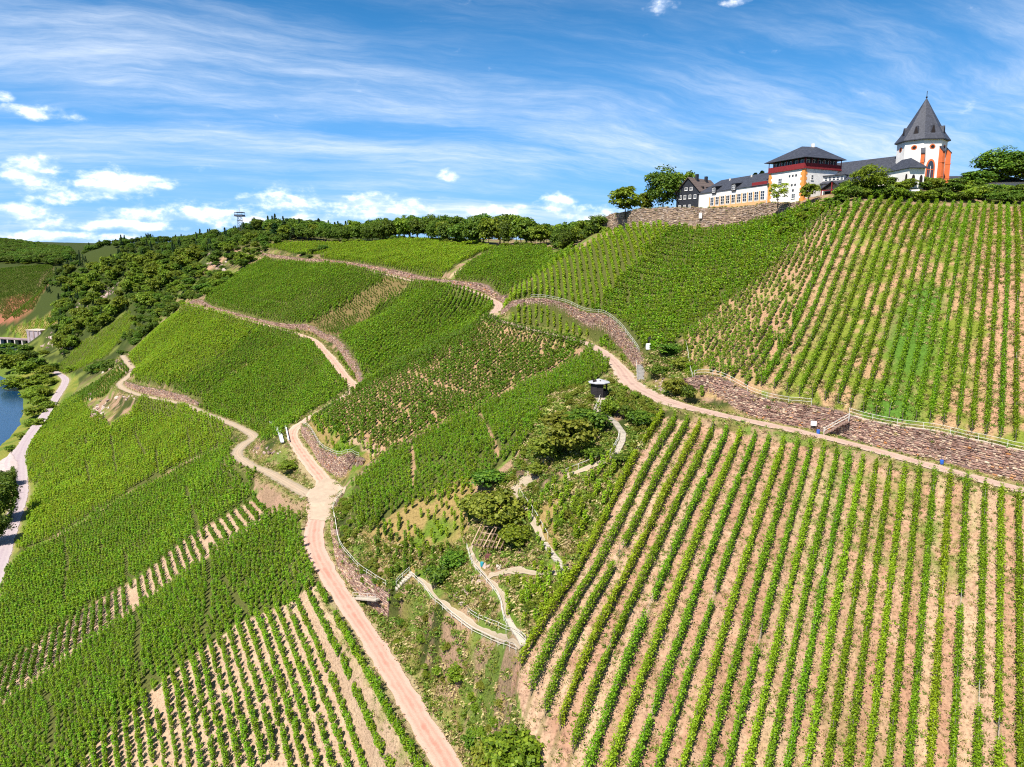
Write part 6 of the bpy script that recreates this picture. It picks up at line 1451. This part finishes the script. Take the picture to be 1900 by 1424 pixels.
# grass and weeds
def tuft(name, mat, rng, n, h, r, ls):
    P = np.stack([rng.normal(0, r, n), rng.normal(0, r, n), rng.uniform(0, h, n)], 1); return quads_object(name, leaf_quads(P, ls, rng, .2, .4), mat, link=False)
TUFT = [tuft('tuft_green', M_GRASS, r_, 26, .35, .28, .34), tuft('tuft_green_b', M_GRASS, r_, 22, .5, .22, .36), tuft('tuft_dry', M_DRY, r_, 24, .4, .26, .34), tuft('weed', M_TREE_L, r_, 16, .22, .16, .16), tuft('tuft_scrub', M_SCRUB, r_, 34, .6, .36, .26)]
def scatter_ground(pxpoly, n, choose, label, name='grass', smin=.6, smax=1.5, nz=.0, exclude=True, near=.25):
    poly = wpoly(pxpoly) if isinstance(pxpoly, list) else pxpoly; a0, b0 = poly.min(0); a1, b1 = poly.max(0); c = np.stack([rg.uniform(a0, a1, n), rg.uniform(b0, b1, n)], 1); c = c[in_poly(poly, c[:, 0], c[:, 1])]
    v = vnoise(c[:, 0], c[:, 1], 6., 1)*.5 + vnoise(c[:, 0], c[:, 1], 2., 2)*.25 + vnoise(c[:, 0], c[:, 1], 17., 3)*.25
    m = v > nz; d, _ = near_roads(c[:, 0], c[:, 1]); m &= (d > near) & (path_free(c[:, 0], c[:, 1]) > .05); c = c[m]; v = v[m]
    z = gz(c[:, 0], c[:, 1]); k = np.array([random.choices(range(5), choose(t))[0] for t in v])
    gn_scatter(name, np.c_[c, z - .04], np.c_[np.zeros((len(c), 2)), rg.uniform(0, 6.28, len(c))], rg.uniform(smin, smax, len(c)), k, TUFT, label, 'ground cover')
SCRUB = [(618,955),(640,930),(690,990),(740,1010),(860,1005),(985,805),(1000,745),(1105,708),(1150,720),(1232,768),(960,1242),(940,1300),(985,1440),(870,1460),(790,1310),(735,1225),(690,1150),(640,1070),(616,1000)]
scatter_ground(SCRUB, 30000, lambda t: (5, 4, 1, 2, 3) if t > .5 else (1, 1, 6, .5, 2), 'rough grass and weeds on the scrub bank', nz=.30)
# low thorn scrub between the paths
THK = [bpy.data.objects.new('proto_thicket', q[0]) for q in TP['thicket'][:3] + TP['green_thicket'][:2]]
poly = wpoly(SCRUB); a0, b0 = poly.min(0); a1, b1 = poly.max(0); c = np.stack([rg.uniform(a0, a1, 2400), rg.uniform(b0, b1, 2400)], 1); v = vnoise(c[:, 0], c[:, 1], 7., 81)*.6 + vnoise(c[:, 0], c[:, 1], 2.5, 82)*.4; d, _ = near_roads(c[:, 0], c[:, 1])
c = c[in_poly(poly, c[:, 0], c[:, 1]) & (v > .50) & (d > 1.2) & (path_free(c[:, 0], c[:, 1]) > .9)]; n = len(c)
gn_scatter('low_scrub', np.c_[c, gz(c[:, 0], c[:, 1]) - .1], np.c_[np.zeros((n, 2)), rg.uniform(0, 6.28, n)], rg.uniform(.2, .55, n), rg.integers(0, 5, n), THK, 'low thorny scrub between the footpaths', 'scrub', rg.uniform(.25, .6, n))
# plants on top of and at the foot of the walls
for kk, w in WALLS.items():
    T_ = w['top']; n = int(len(T_)*1.6); i = rg.integers(0, len(T_), n); o_ = rg.uniform(-.55, 1.2, n); x = T_[i, 0] + w['nrm'][i, 0]*o_; y = T_[i, 1] + w['nrm'][i, 1]*o_; z = np.maximum(T_[i, 2] - .05 - np.where(o_ < -.3, rg.uniform(0, 1, n)**2*w['H'][i]*.7, 0), 0*o_ - 200)
    gn_scatter('wall_plants', np.c_[x, y, z], np.c_[np.zeros((n, 2)), rg.uniform(0, 6.28, n)], rg.uniform(.4, 1.1, n), rg.choice([0, 1, 2, 3, 4], n, p=[.35, .2, .2, .05, .2]), TUFT, 'grass and weeds growing on the ' + bpy.data.objects[[q.name for q in bpy.data.objects if q.get('wall_key') == kk][0]]['label'][:60], 'ground cover')
scatter_ground([(450,865),(480,800),(540,805),(600,885),(588,915),(500,872)], 2600, lambda t: (5, 4, 1, 1, 3), 'long grass on the wedge between the roads')
scatter_ground(ROW_PLOTS['N1']['poly'], 13000, lambda t: (.3, .1, 2.6, 3, .1) if t < .5 else (1.0, .3, 2, 3, .2), 'weeds and straw between the trellised rows below the road', 'weeds', .25, .7)
scatter_ground(ROW_PLOTS['U2']['poly'], 15000, lambda t: (5, 2, .8, 2, .2), 'grass between the trellised rows above the wall', 'grass', .5, 1.1, .36)
scatter_ground([(1190,700),(1290,705),(1276,640),(1230,640),(1200,660)], 1500, lambda t: (3, 2, 3, 1, 3), 'rough growth on the gully bank above the road bend')
for nm, r in ROADS.items():
    if nm == 'river_road': continue
    P = r['line']; T = np.gradient(P[:, :2], axis=0); T /= np.linalg.norm(T, axis=1, keepdims=True) + 1e-9
    idx = rg.integers(0, len(P), int(len(P)*22)); s = rg.choice([-1, 1], len(idx)); o = (r['w']/2 + .35 + np.abs(rg.normal(0, .8, len(idx)))) * s
    x = P[idx, 0] - T[idx, 1]*o + rg.normal(0, 1, len(idx)); y = P[idx, 1] + T[idx, 0]*o + rg.normal(0, 1, len(idx)); d, _ = near_roads(x, y); m = (d > .25) & (d < 3); x, y = x[m], y[m]
    gn_scatter('verge_grass', np.c_[x, y, gz(x, y) - .03], np.c_[np.zeros((len(x), 2)), rg.uniform(0, 6.28, len(x))], rg.uniform(.45, 1.0, len(x)), rg.choice([0, 1, 2, 3], len(x), p=[.45, .2, .25, .1]), TUFT, 'grass verge of the ' + LBL[nm], 'ground cover')
print('trees', TN, round(time.time() - T_START, 1))
# ------------------------------------------------------------------ small things
# dark timber hut
h0 = gpt(1111, 737); root = empty('viewing_hut', h0, 'dark octagonal timber hut with pale flat-pitched roof beside the road bend', 'hut')
M_DTIM = mat_plain('dark_timber', (.028,.024,.026), .8, .2, .25, 5); M_ZINC = mat_plain('zinc_roof', (.36,.36,.38), .5, .4, .08, 2)
oc = [h0[:2] + 1.55*np.array([math.cos(math.pi/8 + k*math.pi/4), math.sin(math.pi/8 + k*math.pi/4)]) for k in range(8)]
MB().prism(oc, h0[2]-1.0, h0[2]+.12).build('base', M_COPING, root)
for k in range(8):
    a, b2 = oc[k], oc[(k+1) % 8]; f = Face(a, b2, h0[2] + .12)
    if not (k == 1): 
        for q in range(4): f.box(.02, f.len-.02, .02 + q*.28, .27 + q*.28, -.10, -.02).build('board', M_DTIM, root)
    f.box(-.06, .06, 0, 2.5, -.14, .0).build('post', M_DTIM, root); f.box(0, f.len, 2.3, 2.5, -.13, -.01).build('beam', M_DTIM, root)
    if k in (2, 3, 4, 5): f.box(.02, f.len-.02, 1.14, 2.3, -.10, -.03).build('board', M_DTIM, root)
rr = [h0[:2] + 2.0*np.array([math.cos(math.pi/8 + k*math.pi/4), math.sin(math.pi/8 + k*math.pi/4)]) for k in range(8)]
m = MB(); zz = h0[2] + 2.62; m.add([(*p, zz) for p in rr] + [(*p, zz+.12) for p in rr] + [(*h0[:2], zz+.72)], [tuple(range(8))[::-1]] + [(k, (k+1) % 8, 8+(k+1) % 8, 8+k) for k in range(8)] + [(8+k, 8+(k+1) % 8, 16) for k in range(8)]); rf = m.build('roof', M_ZINC, root)
MB().box((h0[0]-.9, h0[1]-.75, zz+.45), (.32, .0, .09), (0, .3, .09), (0, 0, .06)).build('roof_hatch', M_DARKW, rf); MB().box((h0[0]+.1, h0[1]-.9, zz+.45), (.12, 0, 0), (0, .12, .04), (0, 0, .06)).build('vent', M_DARKW, rf)
# broken pergola
g0 = gpt(905, 1040); root = empty('pergola', g0, 'broken timber pergola with bare rafters on the scrub bank', 'pergola'); u = np.array([.95, -.31, 0]); v = np.array([.31, .95, 0]); zt = 2.1
up = gz(g0[0]+v[0]*5.4, g0[1]+v[1]*5.4)[0]
def pp(a, b, z): q = g0 + u*a + v*b; return np.array([q[0], q[1], z])
for a in (-2.0, 0, 2.0):
    MB().bar(pp(a, 0, g0[2]-.4), pp(a, 0, g0[2]+zt), .08, 4).build('post', M_WOOD, root); MB().bar(pp(a, 5.4, up-.4), pp(a, 5.4, up+1.7), .08, 4).build('post', M_WOOD, root)
for b in (0, 5.4): z = g0[2]+zt if b == 0 else up+1.7; MB().bar(pp(-2.4, b, z), pp(2.4, b, z), .12, 4).build('beam', M_WOOD, root)
rgp = random.Random(4)
for k in range(8): a = -2.3 + k*.64; MB().bar(pp(a, -.5 - rgp.uniform(0, .3), g0[2]+zt+.12), pp(a + rgp.uniform(-.25, .25), 5.9, up+1.85), .12, 4).build('rafter', M_WOOD if k % 3 else M_WOODL, root)
for k in range(4): b = .8 + k*1.35; z = g0[2]+zt+.24 + (up+1.7-g0[2]-zt)*b/5.4; MB().bar(pp(-1.9, b, z), pp(1.9 - rgp.uniform(0, 1.4), b, z), .08, 4).build('batten', M_WOODL, root)
M_BLUEC = mat_plain('blue_plastic', (.02,.10,.42), .4, .4, .08, 3); M_CLOTHR = mat_plain('dark_red_tarp', (.13,.05,.045), .8, .2, .2, 3)
q = pp(.3, -.2, 0); q[2] = gz(q[0], q[1])[0]; MB().box(q + (0, 0, .45), u*.5, v*.35, (0, 0, .4)).build('crate', M_CLOTHR).location = (0, 0, 0); tag(bpy.context.scene.objects['crate'], 'dark red covered crate under the pergola', 'crate')
def barrel(p, mat, label, r=.26, h=.65, name='barrel'):
    m = MB(); prof = [(r*.92, 0), (r, .1*h), (r*1.04, .5*h), (r, .9*h), (r*.9, h), (r*.82, h*.985)]; V = []; n = 12
    for (q, z) in prof:
        for k in range(n): V.append((p[0]+q*math.cos(2*math.pi*k/n), p[1]+q*math.sin(2*math.pi*k/n), p[2]+z))
    Fc = [(i*n+k, i*n+(k+1) % n, (i+1)*n+(k+1) % n, (i+1)*n+k) for i in range(5) for k in range(n)] + [tuple(5*n+k for k in range(n))]; m.add(V, Fc); return tag(m.build(name, mat), label, 'barrel')
barrel(pp(-.6, -.8, gz(*pp(-.6, -.8, 0)[:2])[0]), mat_plain('teal_plastic', (.03,.26,.33), .4, .4, .08, 3), 'teal barrel at the foot of the pergola')
barrel(gpt(1518, 805), M_BLUEC, 'blue barrel at the foot of the wall steps'); barrel(gpt(1747, 862), M_BLUEC, 'blue barrel by the long wall further right'); barrel(gpt(1203, 648), mat_plain('white_plastic', (.75,.75,.74), .4, .4, .05, 3), 'white tank at the top of the gully', .55, 1.25, 'tank')
# dark cart near the white tank
c0 = gpt(1209, 636); root = empty('cart', c0, 'small dark cart in the gully above the concrete stairs', 'cart'); MB().box(c0 + (0, 0, .8), (.9, 0, 0), (0, .6, 0), (0, 0, .4)).build('box', M_DTIM, root)
for sx in (-.55, .55):
    for sy in (-.62, .62): MB().bar(c0 + (sx, sy-.06, .32), c0 + (sx, sy+.06, .32), .32, 10).build('wheel', M_DARKW, root)
# benches on the little square
for (px, py, a, lab) in ((969,886,.15,'straight timber bench on the sandy square'), (994,888,-.5,'angled timber bench on the sandy square')):
    p = gpt(px, py); root = empty('bench', p, lab, 'bench'); du = np.array([math.cos(a), math.sin(a), 0]); dv = np.array([-du[1], du[0], 0])
    for k in range(3): MB().box(p + (0, 0, .48) + dv*(k*.16-.16), du*.95, dv*.07, (0, 0, .03)).build('seat_plank', M_WOOD, root)
    for k in range(2): MB().box(p + (0, 0, .68 + k*.2) + dv*.28, du*.95, dv*.03, (0, 0, .08)).build('backrest_plank', M_WOOD, root)
    for s in (-.75, .75): MB().box(p + (0, 0, .2) + du*s, du*.06, dv*.2, (0, 0, .26)).build('leg', M_WOODL, root)
tag(ribbon('sandy_square', np.array([gpt(958,893), gpt(975,891), gpt(996,892)]), 3.0, M_PATH, .13, 4, True), 'small sandy square in front of the benches', None, None, 'structure')
# pale metal guide rails by the lower bend
for (p0, p1, w, lab) in (((503,786),(524,826),.42,'long pale metal chute lying down the slope beside the track'), ((528,795),(536,822),.16,'thin pale rail beside the metal chute')):
    P = catmull(np.array([gpt(*p0), (gpt(*p0)+gpt(*p1))/2, gpt(*p1)]), 1.0); P[:, 2] = gz(P[:, 0], P[:, 1]) + .75; root = empty('metal_chute', P[0], lab, 'chute')
    m = MB()
    for a, b2 in zip(P[:-1], P[1:]):
        d = b2 - a; n_v = np.cross(d, (0, 0, 1)); n_v /= np.linalg.norm(n_v); m.box((a+b2)/2, d/2*1.02, n_v*w, np.array([0, 0, .04])); 
        if w > .3: m.box((a+b2)/2 + n_v*w + (0, 0, .12), d/2*1.02, n_v*.03, (0, 0, .12)); m.box((a+b2)/2 - n_v*w + (0, 0, .12), d/2*1.02, n_v*.03, (0, 0, .12))
    m.build('trough', mat_plain('pale_metal', (.70,.70,.72), .4, .5, .06, 2), root)
    for q in P[::3]: MB().bar(q - (0, 0, 1.0), q, .05, 4).build('leg', M_METAL, root)
# trimmed hedge by the river road
P = catmull(np.array([gpt(24,872), gpt(27,900), gpt(27,928), gpt(18,962), (gpt(6,985))]), 1.0); rgh = np.random.default_rng(3); n = 5200; i = rgh.uniform(0, len(P)-1.01, n); ii = i.astype(int); f = (i-ii)[:, None]; B = P[ii]*(1-f) + P[ii+1]*f
B = B + np.c_[rgh.uniform(-.6, .6, n), rgh.uniform(-.6, .6, n), rgh.uniform(0, 1.7, n)]; tag(quads_object('trimmed_hedge', leaf_quads(B, .34, rgh, .3), M_TREE), 'long narrow trimmed hedge between the river road and the lay-by', 'hedge')
tag(MB().box(gpt(52, 945) + (0, 0, .25), (.4, -.3, 0), (.3, .4, 0), (0, 0, .3)).build('boulder', M_STONE_TAN), 'boulder at the edge of the river road', 'rock')
# rock outcrops
M_ROCK = mat_stone('rock', [(0,(.16,.11,.10)),(.4,(.30,.21,.18)),(.7,(.38,.28,.23)),(1,(.48,.40,.34))], .9)
bm_ = bmesh.new(); bmesh.ops.create_icosphere(bm_, subdivisions=2, radius=1.0); ICO_V = np.array([v_.co[:] for v_ in bm_.verts]); ICO_F = [tuple(v_.index for v_ in f_.verts) for f_ in bm_.faces]; bm_.free()
def outcrop(px, py, w, h, lab, seed, n=16):
    n = int(n*1.8)
    c = gpt(px, py); D = project(c)[2]; rg2 = np.random.default_rng(seed); m = MB()
    for k in range(n):
        q = gpt(px + rg2.normal(0, w*.3), py + rg2.normal(0, h*.3)); s = rg2.uniform(.25, 1.0)**1.5 * w*D/1280*.10 + .15; A3 = np.linalg.qr(rg2.normal(size=(3, 3)))[0] * np.array([1.3, .9, .55])*s
        V = ICO_V * rg2.uniform(.72, 1.2, (len(ICO_V), 1)); m.add(q - (0, 0, s*.15) + V @ A3.T, ICO_F)
    return tag(m.build('rock_outcrop', M_ROCK), lab, 'rock')
outcrop(185,760,44,44,'pale rock outcrop below the bend of the pale track',1,26); outcrop(112,634,46,26,'rock face above the river road near the viaduct',2,24); outcrop(190,552,50,30,'pinkish rock patch high on the wild slope',3,20); outcrop(235,738,22,10,'small dark rock ledge below the pale track',4,10); outcrop(205,540,30,20,'upper rock patch on the wild slope',5,12)
outcrop(215,680,60,20,'broken rock steps left of the pale track end',6,14); outcrop(880,1085,60,90,'bare rocky face below the broken pergola',7,18); outcrop(495,838,40,14,'low rock ledge on the grass wedge',8,12); outcrop(985,870,20,24,'pile of stones behind the benches',9,10); outcrop(1015,855,30,30,'leaning slate slabs under the olive shrubs',10,12); outcrop(140,575,26,26,'grey rock rib on the wild slope',11,12)
outcrop(400,490,44,26,'reddish rock clearing on the wild slope near the ridge plots',12,16); outcrop(1228,715,20,30,'reddish stones of the crumbling bank above the road bend',13,16)
# far viaduct and its stone building
root = empty('viaduct', at_d(20,634,820), 'long low railway viaduct with dark arches far down the valley', 'viaduct'); M_VST = mat_plain('viaduct_stone', (.30,.22,.21), .9, .1, .2, .3); Va = at_d(-60,634,840); Vb = at_d(58,636,800); zv = Va[2]; d = Vb-Va; d[2] = 0; Lv = np.linalg.norm(d); d /= Lv; nv = np.array([d[1], -d[0], 0]); npier = 9
MB().box((Va+Vb)/2*np.array([1,1,0]) + (0, 0, zv+6.6), d*Lv/2, nv*2.5, (0, 0, .8)).build('deck', M_VST, root)
for k in range(npier+1): MB().box(Va*np.array([1,1,0]) + d*Lv*k/npier + (0, 0, zv+2), d*.9, nv*2.2, (0, 0, 4.0)).build('pier', mat_plain('viaduct_pier', (.50,.44,.40), .9, .1, .1, .3), root)
MB().box((Va+Vb)/2*np.array([1,1,0]) + (0, 0, zv+2) - nv*1.9, d*Lv/2, nv*.3, (0, 0, 4.0)).build('back_wall', M_DARKW, root)  # near-black sheet standing for the shade inside the arches
b0 = at_d(74,634,790); root = empty('stone_building', b0, 'square stone building with pale cornice at the end of the viaduct', 'building'); MB().box(b0 + (0, 0, 5), d*11.5, nv*6, (0, 0, 8)).build('wall', mat_plain('grey_violet_stone', (.34,.28,.30), .9, .1, .25, .25), root)
MB().box(b0 + (0, 0, 13.3), d*12.2, nv*6.6, (0, 0, .5)).build('cornice', M_COPING, root)
for k in (-7.5, 0, 7.5): MB().box(b0 + d*k + nv*6.1 + (0, 0, 7), d*.9, nv*.3, (0, 0, 6)).build('pilaster', M_VST, root)
MB().box(b0 + d*3.6 + nv*6.1 + (0, 0, 2), d*1.3, nv*.25, (0, 0, 3)).build('door', M_DARKW, root)
# lookout tower on the ridge
t0 = at_d(447, 436, 590); zt = at_d(447, 402, 590)[2]; root = empty('lookout_tower', t0, 'steel lookout tower with two platforms rising from the ridge wood', 'tower'); M_STEEL = mat_plain('dark_steel', (.07,.075,.09), .5, .4, .1, 1)
for sx in (-1, 1):
    for sy in (-1, 1): MB().bar(t0 + (sx*1.9, sy*1.9, -2), (t0[0]+sx*1.3, t0[1]+sy*1.3, zt+.5), .16, 4).build('leg', M_STEEL, root)
nseg = 7
for k in range(nseg):
    z0 = t0[2] + (zt-t0[2])*k/nseg; z1 = t0[2] + (zt-t0[2])*(k+1)/nseg
    for (x0_, y0_, x1_, y1_) in ((-1.6,-1.6,1.6,-1.6),(1.6,-1.6,1.6,1.6),(1.6,1.6,-1.6,1.6),(-1.6,1.6,-1.6,-1.6)): MB().bar((t0[0]+x0_, t0[1]+y0_, z0), (t0[0]+x1_, t0[1]+y1_, z1), .10, 3).build('brace', M_STEEL, root)
MB().box((t0[0], t0[1], zt-3.6), (1.8,0,0), (0,1.8,0), (0,0,.15)).build('lower_platform', M_STEEL, root); MB().box((t0[0], t0[1], zt), (3.6,0,0), (0,3.6,0), (0,0,.2)).build('platform', M_STEEL, root); MB().box((t0[0], t0[1], zt+3.2), (3.4,0,0), (0,3.4,0), (0,0,.22)).build('roof', M_STEEL, root)
for sx in (-1, 1):
    for sy in (-1, 1): MB().bar((t0[0]+sx*3.1, t0[1]+sy*3.1, zt), (t0[0]+sx*3.1, t0[1]+sy*3.1, zt+3.2), .12, 4).build('roof_post', M_STEEL, root)
for (ax, ay) in ((3.4,0),(-3.4,0),(0,3.4),(0,-3.4)): MB().box((t0[0]+ax, t0[1]+ay, zt+.75), (.06 if ax else 3.4, 0, 0), (0, .06 if ay else 3.4, 0), (0, 0, .5)).build('parapet', M_STEEL, root)
MB().bar((t0[0], t0[1], zt+3.2), (t0[0], t0[1], zt+7), .09, 4).build('mast', M_STEEL, root)
# white marker board by the wall steps, light pillar in the castle wall
p = gpt(1509, 797); root = empty('notice_board', p, 'white notice board beside the wall steps', 'sign'); MB().box(p + (0, 0, 1.25), (.38, -.22, 0), (.03, .05, 0), (0, 0, .38)).build('board', M_FRAME, root)
for s in (-1, 1): MB().bar(p + (s*.34, -s*.2, -.2), p + (s*.34, -s*.2, 1.0), .05, 4).build('post', M_WOOD, root)
i = int(np.argmin(abs(project(WALLS['H']['line'][:, :3])[0]-1302))); q = WALLS['H']['line'][i]; tag(MB().box((q[0]-.1, q[1]-.15, q[2] + q[3]*.62), (.42,-.1,0), (.1,.2,0), (0,0,.8)).build('pale_panel', M_WHITE), 'small white panel set in the castle wall', 'panel')
railing(np.array([gpt(1414,403), gpt(1440,398), gpt(1460,394)]) + (0, 0, .9), 'thin fence on the castle wall top below the square block', 3.0, 1.0)
# walker on the river road
def person(p, label):
    me = bpy.data.meshes.new('person'); J = [((0,0,.95),.15),((0,0,1.2),.17),((0,0,1.42),.16),((0,0,1.55),.07),((0,0,1.70),.11),((.1,0,.9),.10),((.11,.04,.48),.07),((.12,.0,.06),.055),((.12,.16,.03),.04),((-.1,0,.9),.10),((-.11,-.10,.48),.07),((-.12,-.22,.06),.055),((-.12,-.06,.03),.04),((.2,0,1.40),.07),((.25,-.06,1.12),.05),((.24,.08,.88),.04),((-.2,0,1.40),.07),((-.25,.06,1.12),.05),((-.24,.16,.9),.04)]
    E = [(0,1),(1,2),(2,3),(3,4),(0,5),(5,6),(6,7),(7,8),(0,9),(9,10),(10,11),(11,12),(2,13),(13,14),(14,15),(2,16),(16,17),(17,18)]
    me.from_pydata([j[0] for j in J], E, []); o = bpy.data.objects.new('person', me); C.objects.link(o); o.location = p
    sk = o.modifiers.new('skin', 'SKIN')
    if not me.skin_vertices: pass
    bm = bmesh.new(); bm.from_mesh(me); ly = bm.verts.layers.skin.verify(); bm.verts.ensure_lookup_table()
    for v_, j in zip(bm.verts, J): v_[ly].radius = (j[1], j[1]*.85); v_[ly].use_root = v_.index == 0
    bm.to_mesh(me); bm.free(); o.modifiers.new('sub', 'SUBSURF').levels = 1; me.materials.append(mat_plain('dark_clothes', (.06,.05,.06), .8, .2, .2, 6)); return tag(o, label, 'person')
person(gpt(38, 915) + (0, 0, .05), 'person in dark clothes walking on the river road')
print('small', round(time.time() - T_START, 1))
